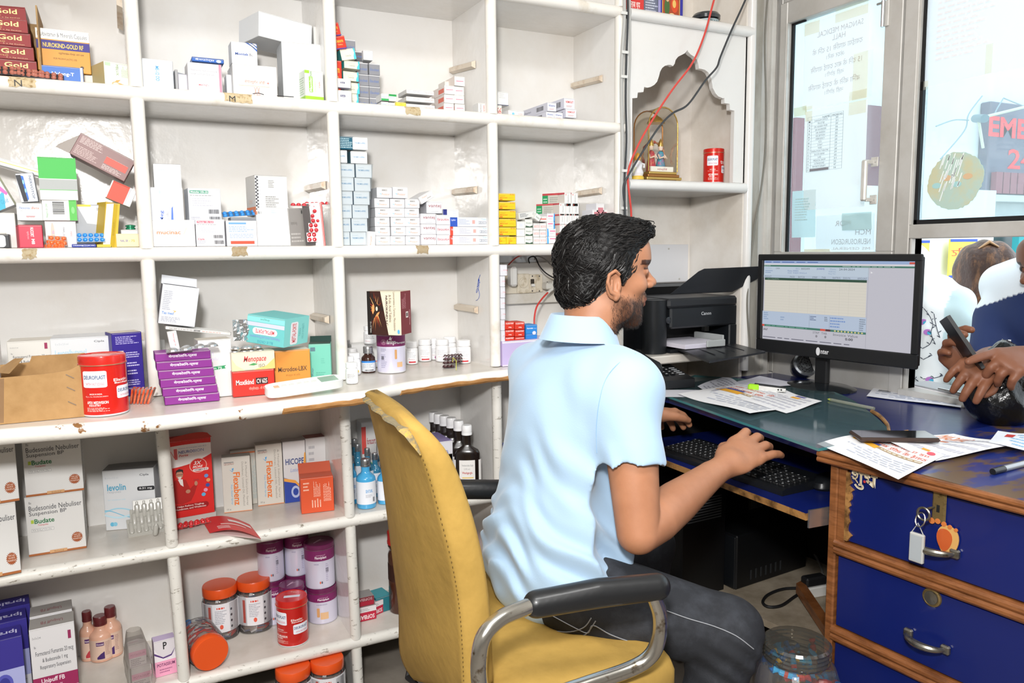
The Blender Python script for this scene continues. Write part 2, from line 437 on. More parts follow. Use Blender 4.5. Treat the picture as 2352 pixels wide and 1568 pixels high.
# lower cabinet
LOWX=[(-0.37,-0.365),(0.072,0.088),(0.513,0.523),(0.960,0.964),(1.385,1.385)]
for xt,xb in LOWX:
 mb=MB();s_=(xb-xt)/0.75
 def xx(z):return xt+(0.86-z)*s_
 vs=[(xx(z)+dx,y,z)for z in(0.0,0.858)for dx in(-0.012,0.012)for y in(YF,YB)]
 mb.add(vs,[(0,1,3,2),(4,6,7,5),(0,4,5,1),(2,3,7,6),(0,2,6,4),(1,5,7,3)],M_ENAMEL);spart(mb,'divider')
 for za,zb in((0.0,0.142),(0.168,0.488),(0.514,0.856)):
  mb=MB();mb.tube([(xx(za),YF,za),(xx(zb),YF,zb)],0.0145,M_NOSE_LOW,seg=12);spart(mb,'divider_nosing')
for z in(0.501,0.156):
 mb=MB();mb.box(-0.8,YF+0.0006,z-0.014,1.385,YB,z+0.0155,M_SHELFTOP);spart(mb,'shelf_board')
 xs=[-0.8]+[a+(0.86-z)*(b-a)/0.75 for a,b in LOWX]
 for i in range(len(xs)-1):
  mb=MB();mb.tube([(xs[i],YF,z),(xs[i+1]+(0.01 if i==len(xs)-2 else 0),YF,z)],0.0160,M_NOSE_LOW,seg=12);spart(mb,'shelf_nosing')
# deep middle counter with a wavy front edge
cf=[(-0.8,1.80),(-0.5,1.778),(-0.221,1.772),(-0.071,1.752),(0.09,1.752),(0.271,1.782),(0.417,1.806),(0.523,1.822),(0.60,1.866),(0.685,1.895),(0.80,1.92),(0.932,1.938),(1.10,1.95),(1.385,1.955)]
cfs=smooth_path([(x,y,0)for x,y in cf],4)
mb=MB();top=[(p[0],p[1],0.855)for p in cfs]+[(1.385,YB,0.855),(-0.8,YB,0.855)]
mb.prism(top,(0,0,0.03),M_SHELFTOP);spart(mb,'counter_board')
mb=MB();mb.tube([(p[0],p[1],0.8695)for p in cfs if p[0]<0.31],0.0162,M_NOSE_CHIP,seg=14);spart(mb,'counter_nosing')
mb=MB();mb.tube([(p[0],p[1],0.8695)for p in cfs if 0.27<p[0]],0.0160,M_NOSE,seg=14);spart(mb,'counter_nosing')
for a,b,rr in((0.28,0.575,0.011),(0.612,0.97,0.0105),(-0.16,-0.10,0.006),(0.02,0.05,0.004)):
 pts=[p for p in cfs if a<p[0]<b]
 if len(pts)<2:pts=[np.array([a,np.interp(a,[c[0]for c in cfs],[c[1]for c in cfs]),0]),np.array([b,np.interp(b,[c[0]for c in cfs],[c[1]for c in cfs]),0])]
 P=smooth_path([(p[0],p[1]-0.0075,0.8640+0.0008*math.sin(k*2.1))for k,p in enumerate(pts)],5)
 mb=MB();mb.tube(P,[rr*(0.25 if k in(0,len(P)-1)else 0.95+0.15*noise.noise(Vector((k*.23,rr*900,0))))for k in range(len(P))],M_WOOD,seg=10);spart(mb,'bare_wood_edge','brown wood where the paint has chipped off')
# grip strips on cell sides
for X,a,b in((0.944,(1021,172),(1092,148)),(0.944,(1030,444),(1096,436)),(0.944,(1034,702),(1098,712)),(1.371,(1301,203),(1384,180)),(1.371,(1328,446),(1383,438)),(0.498,(700,436),(748,425)),(0.498,(707,722),(756,734)),(0.052,(282,60),(291,96)),(0.052,(322,752),(333,760))):
 p=PX(a[0],a[1],X);q=PX(b[0],b[1],X)
 if X==0.052:q=p+np.array([0,-0.09,0.03])if a[1]<500 else p+np.array([0,-0.09,0.0])
 q[1]=max(q[1],2.03);p[1]=min(p[1],2.24)
 if abs(p[1]-q[1])<0.05:p[1]=2.2;q[1]=2.05
 mb=MB();mb.prism([p+np.array([0,0,-0.011]),p+np.array([0,0,0.011]),p+np.array([-0.012,0,0.006]),p+np.array([-0.012,0,-0.006])],q-p,mat('d9cbb8',0.3,name='varnished_strip',noise_=(20,'b08a62',0.5,0.75)),M_ALU2 if False else None)
 spart(mb,'side_strip','pale varnished wooden strip')
# torn paper tags on the nosings
def tagpatch(px0,px1,z,word=None,col='cbb894'):
 x0,x1=X_at(px0,2.0,z),X_at(px1,2.0,z);n=9;r=random.Random(px0)
 P=[]
 for i in range(n):
  x=x0+(x1-x0)*i/(n-1);P.append([(x+r.uniform(-0.002,0.002),2.0-0.0171*math.sin(t),z+0.0171*math.cos(t))for t in np.linspace(0.35+r.uniform(0,.25),2.1-r.uniform(0,.3),6)])
 mb=MB();mb.grid(P,mat(col,0.7,name='old_tape',noise_=(120,'9c8258',0.5,0.65)),flip=True)
 if word:mb.text(word,(x0+0.01,1.9820,z-0.006),(1,0,0),(0,0,1),0.014,0.013,ink('222222'))
 spart(mb,'paper_tag','torn brown paper tag')
tagpatch(22,84,1.581,'N');tagpatch(514,578,1.581,'M');tagpatch(926,962,1.581,None,'bfae8c')
tagpatch(52,86,1.219,None,'b7a88a');tagpatch(531,566,1.219,None,'a8977a');tagpatch(953,980,1.219,None,'a8977a')
# blue signature on the divider
sig=[(1093,690),(1097,688),(1101,680),(1100,668),(1096,662),(1094,672),(1097,668),(1100,655),(1098,650),(1096,660),(1099,654),(1101,645),(1099,640),(1098,650),(1101,636),(1103,631),(1100,640),(1102,650)]
mb=MB();mb.tube(smooth_path([PX(a,b,0.9455)for a,b in sig],5),0.0007,ink('2a4fb0'),seg=4);spart(mb,'ink_signature','scribbled blue pen signature')
# ------ shrine cabinet to the right
shr=empty('shrine_cabinet',(1.65,2.1,0),label='white built-in cabinet with a scalloped arch niche between the shelving and the window',cat='cabinet')
def hpart(mb,name,label=None):
 o=mb.build(name,parent=shr,label=label);o.matrix_parent_inverse=Matrix.Translation((-1.65,-2.1,0));return o
M_W2=mat('e6e4e1',0.2,name='white_gloss_paint',bump=(24,0.14,0.004),noise_=(3,'dad6d0',0.5,0.85),coat=0.2)
M_NICHE=mat('efeae3',0.3,name='niche_paint',bump=(24,0.12,0.004),noise_=(4,'cfc3b3',0.4,0.8))
arch=[(158,680),(192,677),(196,640),(235,637),(240,602),(262,607),(285,602),(310,588),(330,565),(342,530),(350,497),(365,470),(385,455),(405,449),(425,450),(440,458),(452,440),(458,415),(475,393),(500,380),(520,370),(532,358),(539,346),(546,360),(562,377),(585,392),(605,415),(614,440),(620,475),(635,477),(660,483),(685,502),(703,540),(710,575),(716,610),(735,648),(755,668),(775,676),(785,682),(795,678),(797,714),(832,719),(834,760),(865,767)]
A=[PY(1400+x/3.016,y/3.016,2.0)for x,y in arch]
zt,zb_=1.902,1.432;xl,xr=1.412,1.893
xr_in=A[-1][0];xl_in=A[0][0]
def v3(x,z):return(x,2.0,z)
mb=MB();T=(0,0.016,0)
# panel cut into convex strips between arch edge and the straight top
for i in range(len(A)-1):
 a,b=A[i],A[i+1]
 if b[0]-a[0]<1e-4:continue
 mb.prism([v3(a[0],a[2]),v3(b[0],b[2]),v3(b[0],zt),v3(a[0],zt)],T,M_W2)
mb.prism([v3(xl,zb_),v3(xl_in,zb_),v3(xl_in,zt),v3(xl,zt)],T,M_W2)
mb.prism([v3(xr_in,zb_),v3(xr,zb_),v3(xr,zt),v3(xr_in,zt)],T,M_W2)
hpart(mb,'arch_panel','white panel cut as a scalloped pointed arch')
mb=MB();mb.box(1.404,2.268,0.0,1.90,2.28,2.7,M_NICHE);hpart(mb,'back_panel')
mb=MB();mb.box(1.882,2.0,0.0,1.896,2.268,2.7,M_NICHE);hpart(mb,'side_panel')
mb=MB();mb.box(1.412,2.0,1.40,1.882,2.268,1.43,M_W2);hpart(mb,'niche_shelf')
mb=MB();mb.tube([(1.412,1.995,1.4145),(1.885,1.995,1.4145)],0.0165,M_W2,seg=14);hpart(mb,'shelf_nosing')
mb=MB();mb.box(1.412,2.0,1.902,1.882,2.268,1.93,M_W2);hpart(mb,'top_shelf')
mb=MB();mb.tube([(1.412,1.995,1.916),(1.900,1.995,1.916)],0.0165,M_W2,seg=14);hpart(mb,'shelf_nosing')
mb=MB();mb.tube([(1.902,1.997,0.80),(1.902,1.997,2.7)],0.0155,M_W2,seg=14);hpart(mb,'corner_nosing')
mb=MB();mb.box(1.404,1.965,0.852,1.89,2.268,0.879,M_SHELFTOP,c=0.004);hpart(mb,'lower_ledge')
a=PY(1452,562,2.262);b=PY(1580,646,2.262)
mb=MB();mb.box(a[0],2.262,b[2],b[0],2.268,a[2],mat('dfe0e4',0.35,name='white_laminate'),c=0.001)
for px,py in((1536,571),(1560,640),(1462,571)):
 q=PY(px,py,2.262);mb.lathe([(0.0035,0),(0.003,0.002),(0.0,0.0025)],M_ALU,seg=8,ax=Matrix.Translation(Vector(q))@Matrix.Rotation(R_(90),4,'X'))
hpart(mb,'laminate_board','plain white laminate board with screws')
q=PY(1512,528-0,2.262)
mb=MB();mb.lathe([(0.006,0),(0.005,0.003),(0.0,0.004)],M_ALU2,seg=10,ax=Matrix.Translation(Vector(PY(1697-90,522,2.262)))@Matrix.Rotation(R_(90),4,'X'));hpart(mb,'screw')
# ------ wall strip and window wall (X = 2.05)
slab('trim_1',(1.915,1.995,0.0),(1.95,2.30,2.9),mat('a8a49b',0.6,name='grimy_strip',noise_=(12,'857f74',0.45,0.7,(1,1,0.3))))
slab('trim_2',(1.95,2.03,0.0),(2.01,2.30,2.9),M_ALU)
slab('trim_3',(2.01,2.015,0.0),(2.03,2.30,2.9),M_ALU2)
y0w=wy(1763,300)
ztop=wz(1764,19)
zc_bot=wz(1900,578)
yM1,yM2=wy(2072,250),wy(2117,250)
yP_bot=wz(2200,512);zrail_lo=wz(2200,546)
z_sill=0.805
YR=0.15
FR=XW
slab('wall_right',(2.06,2.03,0),(2.12,2.36,2.9),M_WALL)
slab('wall_right_above',(2.03,-2.7,ztop+0.02),(2.12,2.03,2.9),M_WALL)
slab('wall_right_below',(2.075,-2.7,0),(2.12,2.03,0.77),M_WALL)
slab('wall_right_near',(2.06,-2.7,0.77),(2.12,YR,ztop+0.02),M_WALL)
win=empty('window_1',(2.07,1.2,0),kind='structure')
def wpart(mb,name,label=None):
 o=mb.build(name,parent=win,label=label);o.matrix_parent_inverse=Matrix.Translation((-2.07,-1.2,0));return o
yA,yB2=wy(1790,300),wy(1807,300)
mb=MB();mb.box(FR,yA,0.78,FR+0.05,2.03,ztop+0.02,M_ALU,c=0.002);wpart(mb,'outer_stile')
mb=MB();mb.box(FR,YR,ztop-0.004,FR+0.05,yA,ztop+0.03,M_ALU,c=0.002);wpart(mb,'head_rail')
# casement
zci=wz(1809,57)
yC2,yC1=wy(2030,250),yB2
mb=MB();mb.box(FR-0.012,yB2,zc_bot,FR+0.03,yA-0.002,ztop-0.008,M_ALU,c=0.002)
mb.box(FR-0.0125,yB2-0.004,zc_bot,FR+0.012,yB2,zci,M_ALU2);wpart(mb,'casement_stile')  # paler metal strip paints in the lit inner side of the frame
mb=MB();mb.box(FR-0.012,yM1+0.003,zci,FR+0.03,yB2,ztop-0.008,M_ALU,c=0.002);wpart(mb,'casement_top_rail')
mb=MB();mb.box(FR-0.012,yM1+0.003,zc_bot-0.05,FR+0.03,yA-0.002,zc_bot,M_ALU,c=0.002);wpart(mb,'casement_bottom_rail')
mb=MB();mb.box(FR-0.012,yM1+0.003,zc_bot,FR+0.03,yC2,zci,M_ALU,c=0.002);wpart(mb,'casement_stile')
M_SEAL=M_RUB
mb=MB();mb.box(FR+0.004,yC2,zc_bot,FR+0.010,yC2+0.004,zci,M_SEAL);mb.box(FR+0.004,yB2-0.014,zc_bot,FR+0.012,yB2-0.004,zci-0.004,M_SEAL);mb.box(FR+0.004,yB2-0.06,zci-0.006,FR+0.012,yB2-0.004,zci,M_SEAL);wpart(mb,'rubber_seal','black rubber seal')
G1=glass('eefaff',0.02,0.93,0.10,0.14,'e9f6fb','window_glass')
mb=MB();mb.box(FR+0.012,yC2-0.002,zc_bot,FR+0.016,yB2-0.002,zci+0.004,G1);wpart(mb,'pane','dusty clear glass pane')
# mullion + fixed pane
mb=MB();mb.box(FR-0.006,yM2+0.018,0.78,FR+0.05,yM1,ztop,M_ALU,c=0.002)
mb.box(FR-0.0065,yM2+0.010,yP_bot,FR+0.02,yM2+0.017,ztop,M_ALU2);wpart(mb,'mullion')  # lit edge of the mullion is put in as a paler strip
mb=MB();mb.box(FR+0.002,yM2,yP_bot,FR+0.014,yM2+0.010,ztop,M_SEAL);mb.box(FR+0.002,YR,yP_bot,FR+0.014,yM2+0.010,yP_bot+0.013,M_SEAL);wpart(mb,'rubber_seal','black rubber seal')
mb=MB();mb.box(FR-0.006,YR,zrail_lo,FR+0.05,yM2+0.018,yP_bot,M_ALU,c=0.002);wpart(mb,'transom_rail')
mb=MB();mb.box(FR+0.014,YR,yP_bot,FR+0.018,yM2,ztop,G1);wpart(mb,'pane','dusty clear glass pane')
mb=MB();mb.box(FR-0.02,YR,0.775,FR+0.05,yM2+0.02,z_sill-0.004,M_ALU,c=0.002);wpart(mb,'sill_rail')
mb=MB();mb.box(FR,yM1,0.775,FR+0.01,yA,zc_bot-0.05,M_ALU);wpart(mb,'lower_panel')
# sliding track below the transom
yT=wy(2092,700)
mb=MB()
for k in range(3):mb.box(FR-0.004-0.0001*k,yT+0.004+k*0.012,z_sill-0.02,FR+0.04,yT+0.009+k*0.012,zrail_lo,M_ALU2)
mb.box(FR+0.012,yT+0.004,z_sill-0.02,FR+0.04,yT+0.034,zrail_lo,M_ALU)
wpart(mb,'sliding_track')
# handle, latch
hy=wy(2012,415)
h0,h1=wz(2012,368),wz(2008,462)
mb=MB();mb.box(FR-0.05,hy-0.002,h1,FR-0.036,hy+0.016,h0,M_ALU2,c=0.004)
for z in(h0-0.006,h1+0.004):
 mb.box(FR-0.04,hy-0.001,z-0.006,FR-0.012,hy+0.006,z+0.006,M_ALU2,c=0.001);mb.box(FR-0.016,hy-0.016,z-0.014,FR-0.012,hy+0.008,z+0.014,M_ALU2,c=0.001)
 mb.lathe([(0.0035,0),(0.003,0.0015),(0,0.002)],M_ALU,seg=8,ax=Matrix.Translation((FR-0.016,hy-0.008,z))@Matrix.Rotation(R_(-90),4,'Y'))
wpart(mb,'handle','aluminium pull handle')
ly=wy(2042,30);lz0,lz1=wz(2042,4),wz(2042,62)
mb=MB();mb.box(FR-0.018,ly-0.012,lz1,FR-0.012,ly+0.012,lz0,M_ALU2,c=0.001)
mb.tube([(FR-0.026,ly,lz1-0.002),(FR-0.026,ly,lz0)],0.0055,mat('c9c9c9',0.25,0.9,name='chrome'),seg=10)
mb.tube([(FR-0.026,ly,lz0-0.006),(FR-0.026,ly+0.02,lz0-0.006)],0.004,mat('c9c9c9',0.25,0.9,name='chrome'),seg=8)
wpart(mb,'latch','chrome tower bolt')
# papers on the glass ------------
def wsheet(name,label,px0,px1,pyt,pyb,col,ops,off=-0.002,curl=0.004,haze=None,cat='paper',tape=()):
 """sheet taped on the window plane; outline in photo pixels at its middle row/column"""
 pm=(px0+px1)/2;ya,yb=wy(px0,(pyt+pyb)/2),wy(px1,(pyt+pyb)/2)
 ym=(ya+yb)/2;zt=wz(pm,pyt);zb=wz(pm,pyb);X=FR+0.012+off
 m=glass('ffffff',0.5,0.9,0.0,0.93,col,'thin_paper_'+col)
 if haze is not None:m=glass('ffffff',0.5,0.9,0.0,haze,col,'film_'+col+str(haze))
 n=9;P=[]
 for i in range(n):
  t=i/(n-1);P.append([(X-abs(math.sin(t*3.0+s*2))*curl,ya+(yb-ya)*t,zb+(zt-zb)*s)for s in np.linspace(0,1,7)])
 mb=MB();mb.grid(P,m);o=mb.build(name,label=label,cat=cat)
 if ops or tape:
  pm_=MB()
  if ops:printing(pm_,ops,(X-curl-0.0008,ya,zb),(0,-1,0),(0,0,1),(-1,0,0),ya-yb,zt-zb)
  if ops:pm_.build('printed_text',parent=o)
  for(u0,v0,u1,v1)in tape:
   tm=MB();W=ya-yb;H=zt-zb
   tm.box(X-curl-0.002,ya-u0*W,zb+v0*H,X-curl-0.0014,ya-u1*W,zb+v1*H,glass('fffdf6',0.2,0.99,0.05,0.10,'fffaf0','sticky_tape'));tm.build('tape_strip',parent=o)
 return o
GR='cfcdd0'
mir=dict(mir=1)
wsheet('notice_sheet','tall translucent paper notice with mirrored lettering on the left window casement',1843,1990,32,238,'ffffff',[('t',.22,.80,.92,.86,'SANGAM MEDICAL',GR,dict(mir=1)),('t',.46,.72,.66,.78,'HALL',GR,mir),('t',.15,.60,.92,.68,'दवाईया वापिस 15 दिन के',GR,mir),('t',.38,.52,.66,.585,'अंदर करें।',GR,mir),('t',.13,.40,.92,.48,'15 दिन के बाद दवाई वापिस',GR,mir),('t',.37,.32,.66,.385,'नहीं होगी।',GR,mir),('t',.10,.20,.90,.28,'बिना बिल के दवाई वापिस',GR,mir),('t',.37,.12,.66,.185,'नहीं होगी।',GR,mir)],tape=((0,.86,.25,1.02),(.5,.9,.98,1.05),(.8,.0,1.08,.5)))
names=['SANGAM OFFICE','TRUSTEE','DR ASHISH MOR','DR RAVINDER','DR HARISH','RECEPTION','EMERGENCY','ICU','X RAY','WARD','OPERATION THEATRE','BLOOD BANK','LAB','MEDICAL SHOP','ULTRASOUND','PHYSIOTHERAPY','CT SCAN']
nums=['20','21','39','36','38','22','24','25','26','27','28','29','30','31','32','47','34']
tops=[('t',.17+.13,.905,.42,.925,'NAME','5a5a60'),('t',.46,.905,.63,.925,'PHONE NO.','5a5a60')]
for i in range(19):
 v=.935-i*.0305;tops.append(('r',.05,v,.64,v+.0015,'8a8a90'))
for u in(.05,.12,.44,.64):tops.append(('r',u,.386,u+.004,.935,'8a8a90'))
for i,(n_,q_)in enumerate(zip(names,nums)):
 v=.935-(i+2)*.0305+.007;L_=len(n_)*0.0085
 tops+=[('t',.28-L_,v,.28+L_,v+.016,n_,'77777d'),('t',.52,v,.56,v+.016,q_,'5a5a60'),('t',.07,v,.10,v+.014,str(i+1),'77777d')]
tops.append(('r',.12,.388,.44,.412,'8c8a92'))
wsheet('phone_list','white sheet with a printed table of names and phone numbers on the left window casement',1845,1986,243,478,'fdfdfb',tops,off=-0.004,tape=((.72,.88,.98,1.1),(0,.9,.12,1.05)))
wsheet('doctor_notice','lower paper notice with mirrored doctor lettering at the foot of the left casement',1870,2004,492,574,'f2fafc',[('t',.35,.68,.62,.83,'MOR','c2c8cc',mir),('t',.70,.42,.95,.57,'MCH','b4bcc2',mir),('t',.30,.16,.95,.31,'NEUROSURGEON','b4bcc2',mir),('t',.30,.0,.95,.08,'MS GENERAL','c8ced2',mir)],off=-0.001)
wsheet('pale_blue_card','small pale blue card with rounded corners at the lower left of the casement glass',1816,1870,437,545,'d3ecee',[('f',.15,.35,.85,.85,9,'c0dcdf')],off=-0.003)
wsheet('translucent_label','empty greenish translucent label beside the doctor notice',1932,2000,488,528,'c9dfdc',[],off=-0.006,haze=0.8)
wsheet('cream_tape','strip of cream tape along the foot of the casement glass',1846,1905,572,580,'efe6cd',[],off=-0.007,haze=0.9,cat='tape')
wsheet('taped_edge','small cream tape square on the left edge of the casement glass',1821,1850,245,266,'e9e8c4',[],off=-0.0045,haze=0.7,cat='tape')
wsheet('window_poster','large blank white paper covering the upper right window pane',2119,2520,-120,158,'f8f9fb',[('f',.1,.2,.5,.8,12,'eef0f4')],off=-0.004,tape=((.0,-.03,.06,.05),(.42,.0,.46,.25)))
# scraped round sticker
cy_,cz_=wy(2187,415),wz(2187,415)
rY=(wy(2124,415)-wy(2251,415))/2;rZ=(wz(2187,349)-wz(2187,482))/2
mb=MB();r_=random.Random(5);ps=[]
for k in range(72):
 a=2*math.pi*k/72;q_=1+r_.uniform(-0.03,0.015);ps.append((FR+0.0105,cy_-rY*q_*math.cos(a)*(1+0.05*math.sin(a*2)),cz_+rZ*q_*math.sin(a)))
mb.prism(ps,(0.0015,0,0),mat('c9c9a8',0.7,name='old_sticker',noise_=(14,'b7cfc4',0.42,0.6)))
st=mb.build('round_sticker',label='round faded sticker half scraped off the right window pane',cat='sticker')
mb=MB()
for k in range(26):
 y_=cy_+rY*r_.uniform(-0.3,0.45);z_=cz_+rZ*r_.uniform(-0.1,0.95);l=r_.uniform(0.01,0.05)
 d=np.array([0,0.28*l,-l]);mb.add([(FR+0.0098,y_,z_),(FR+0.0098,y_-0.003,z_),tuple(np.array([FR+0.0098,y_-0.002,z_])+d),tuple(np.array([FR+0.0098,y_+0.001,z_])+d)],[(0,1,2,3)],mat('eef6f6',0.6))
for k in range(4):
 y_=cy_+rY*(0.55-0.37*k+0.1);z_=cz_+rZ*(0.12 if k%2 else-0.12)
 mb.add([(FR+0.0100,y_+0.014*math.cos(t),z_+0.008*math.sin(t))for t in np.linspace(0,6.28,12)[:-1]],[tuple(range(11))],mat('d9b994' if k%2 else 'a9d3d3',0.7))
mb.build('scrape_marks',parent=st)
# ------ street outside
mb=MB();mb.box(2.12,-8,-0.35,30,30,-0.30,mat('d9d6cf',0.8,name='pale_paving',noise_=(1.5,'c9c4ba',0.4,0.7)));mb.build('ground',kind='structure')
bld=empty('hospital_building',(8,5.0,-0.3),label='pale hospital building with a dark emergency sign seen through the window',cat='building')
def bpart(mb,name,label=None):
 o=mb.build(name,parent=bld,label=label);o.matrix_parent_inverse=Matrix.Translation((-8,-5.0,0.3));return o
BY=4.6
M_OUT=mat('f4f6f2',0.7,name='sunlit_plaster',noise_=(1.2,'e4ece8',0.4,0.7))
mb=MB();mb.box(2.4,BY,-0.3,14,BY+0.3,6,M_OUT);bpart(mb,'facade_wall')
def bx(px,py):return PY(px,py,BY)
a=bx(2252,236);b=bx(2352,445)
mb=MB();mb.box(a[0],BY-0.10,b[2],a[0]+2.9,BY-0.002,a[2],mat('6c6676',0.6,name='sign_board_grey',noise_=(2,'827d8c',0.4,0.7)),c=0.01)
sg=bpart(mb,'sign_board','dark grey sign board with red lettering')
e0=PY(2252,262,BY-0.11);e1=PY(2252,311,BY-0.11)
mb=MB();mb.text('EMERGENCY',(a[0]-0.02,BY-0.104,e1[2]),(1,0,0),(0,0,1),1.95,e0[2]-e1[2],mat('ff2f2f',0.5,name='sign_red'),bold=2)
q0=PY(2318,341,BY-0.11);q1=PY(2318,388,BY-0.11)
mb.text('24x7',(q0[0],BY-0.104,q1[2]),(1,0,0),(0,0,1),0.85,q0[2]-q1[2],mat('ff2f2f',0.5,name='sign_red'),bold=1)
o=mb.build('sign_lettering',parent=sg)
c0=bx(2250,398);c1=bx(2352,445)
mb=MB()
for k in range(26):mb.box(c0[0]+k*0.11,BY-0.16,c1[2]-0.02,c0[0]+k*0.11+0.095,BY-0.11,c0[2],mat('a3595f',0.6))
bpart(mb,'shutter_slats','dull red corrugated strip below the sign')
mb=MB();z0_=bx(2300,452)[2]
mb.box(c0[0]-0.05,BY-0.2,z0_-0.06,c0[0]+2.9,BY-0.02,z0_,M_ALU2)
for k in range(4):
 x=c0[0]+k*0.85;mb.box(x,BY-0.12,-0.3,x+0.06,BY-0.05,z0_-0.06,M_ALU2)
bpart(mb,'shop_front_frame','white metal shop front frame')
mb=MB();mb.box(c0[0],BY-0.04,0.6,c0[0]+2.9,BY-0.02,z0_-0.2,mat('5f7478',0.15,name='dark_glass'));bpart(mb,'shop_window','dark glass panes')
t0=bx(2266,545)
mb=MB();mb.box(t0[0],BY-0.3,-0.3,t0[0]+0.55,BY-0.24,t0[2]+0.1,mat('2f9aa3',0.6));bpart(mb,'teal_door','teal painted door')
for k,px in enumerate((1828,1990)):
 q=PY(px,300,4.45);mb=MB()
 mb.box(q[0],4.45,-0.3 if k==0 else 1.6,q[0]+(0.09 if k==0 else 0.3),4.55,2.2 if k==0 else 2.35,mat('8e3440' if k==0 else '7d3a42',0.6));bpart(mb,'red_post' if k==0 else 'red_board')
mb=MB();q=PY(2212,300,4.5);mb.tube([PY(2240,272,4.4),PY(2262,272,4.2)],0.035,mat('6e8890',0.4),seg=12);mb.tube([PY(2255,270,4.3),PY(2352,246,4.1)],0.012,mat('e6e4c8',0.5));mb.tube([PY(2248,278,4.3),PY(2258,340,4.3)],0.012,mat('e6e4c8',0.5));bpart(mb,'sign_bracket','thin metal bracket with a round lamp')
mb=MB()
for l in([(2256,220),(2225,262),(2215,300),(2160,365)],[(2150,290),(2190,276),(2225,276)],[(2305,225),(2290,250),(2285,262)],[(2305,225),(2352,244)]):
 mb.tube(smooth_path([PY(x,y,4.35)for x,y in l],6),0.006,mat('9fb0b4',0.6),seg=5)
bpart(mb,'hanging_wires')
for k,(x0,x1,y0,y1)in enumerate(((2092,2131,552,640),(2183,2240,549,636))):
 Yp=3.4;a=PY(x0,y0,Yp);b=PY(x1,y1,Yp);W=b[0]-a[0];H=a[2]-b[2]
 mb=MB();mb.box(a[0],Yp,b[2],b[0],Yp+0.01,a[2],mat('e9d95a',0.6));o=mb.build('street_poster',label=('yellow poster with red lettering and blue border beside the monitor' if k==0 else 'yellow poster with red lettering left of the child'),cat='poster',group='street posters')
 pm=MB();printing(pm,[('r',0,.93,1,1,'2f55b8'),('r',0,0,1,.07,'2f55b8'),('t',.05,.5,1.0,.78,'इंस्टेंट' if k else 'इंस्टे','ee5a4a',mir),('t',.2,.22,.8,.36,'यहां','ee5a4a',mir)],(a[0],Yp,b[2]),(1,0,0),(0,0,1),(0,-1,0),W,H,off=0.002)
 pm.build('printed_text',parent=o)
mb=MB();q=PY(2160,500,3.45);mb.box(q[0]-1.2,3.46,-0.3,q[0]+0.62,3.52,1.6,mat('eef6f4',0.6,name='white_board_wall'));mb.build('street_hoarding',label='white hoarding that carries the yellow posters outside',cat='hoarding')
# ------ packets and bottles on the shelves
def cart4(name,label,bl,br,tl,Y,d,Yr=None,**k):
 """tilted packet from three photo corners of its front face (bottom left, bottom right, top left) at depth Y"""
 a=PY(*bl,Y);b=PY(*br,Yr if Yr else Y);c=PY(*tl,Y)
 v=b-a;yaw=math.atan2(v[1],math.hypot(v[0],v[2])*(1 if v[0]>0 else-1))if Yr else 0
 w_=float(np.linalg.norm(v));h=float(np.linalg.norm(c-a));roll=-math.atan2(v[2],math.hypot(v[0],v[1]))
 return carton(name,label,a,w_,d,h,yaw=yaw,roll=roll,**k)
WH='f1f1ef'
T=lambda u0,v0,u1,v1,s,c,**o:('t',u0,v0,u1,v1,s,c,o)
def F(u0,v0,u1,v1,n,c='8f8d8a',rot=0):return('f',u0,v0,u1,v1,n,c,rot)
GRP='medicine packets on the shelves'
# ---- row A, first cell
tray=[]
za=1.600
def open_crate(name,label,x0,x1,y0,y1,z0,z1,m,front=True,hf=None,cat='carton',yaw=0,flaps=()):
 r=empty(name,(x0,y0,z0),yaw,label,cat);W=x1-x0;D=y1-y0;H=z1-z0;t=0.003
 def prt(n_,a,b):
  mb=MB();mb.box(*a,*b,m);return mb.build(n_,parent=r)
 prt('bottom_panel',(0,0,0),(W,D,t));prt('side_panel',(0,t,t),(t,D,H));prt('side_panel',(W-t,t,t),(W,D,H));prt('back_panel',(t,D-t,t),(W-t,D,H))
 if front:prt('front_panel',(0,0,t),(W,t,hf or H))
 return r
M_CARD=mat('a98a5e',0.75,name='corrugated_card',bump=(200,0.15,0.001),noise_=(30,'8f7048',0.4,0.7))
xr=X_at(88,2.03,1.70)
cr=open_crate('open_carton','open brown cardboard carton holding the stack of red packets at the top left',-0.34,X_at(96,2.03,1.62),2.03,2.20,za,Z_at(20,xr,2.06),M_CARD,front=False)
mb=MB();W=X_at(96,2.03,1.62)+0.34;mb.box(0,0.0,0.235,W,0.17,0.2385,M_CARD);mb.build('lid_flap',parent=cr,label='dark shaded cardboard lid')
ys=[(58,92),(91,122),(120,152),(148,180)];zs=za+0.003+0.012
NK=dict(F=[('r',0,0,1,1,'8a1717'),('r',0,.6,.35,1,'a83a25'),T(.34,.42,.93,.80,'Nurokind Gold','f4dc93',b=1),T(.45,.20,.80,.34,'न्यूरोकाइंड गोल्ड','cfa86b'),T(.78,.08,.95,.16,'5 x 5g Sachet','e9cfa0'),('c',.41,.38,.012,.22,'333a52')])
for i,(yt,yb_)in enumerate(ys[::-1]):
 xR=X_at(85-4.5*i,2.045,1.62);z0_=zs+i*0.0282
 carton('red_sachet_box',['lowest','second lowest','third','topmost visible'][i]+' dark red packet in the brown carton, gold lettering',(xR-0.235,2.045-0.0,z0_),0.235,0.13,0.0275,col='7d1512',ops=NK,cat='box',group='red packets in the brown carton',yaw=R_(1.5-0.6*i))
carton('red_sachet_box','dark red packet lying set back on top of the red stack in the brown carton',(X_at(60,2.09,1.75)-0.235,2.09,zs+4*0.0282+0.002),0.235,0.10,0.0275,col='7d1512',ops=NK,group='red packets in the brown carton',roll=R_(-2))
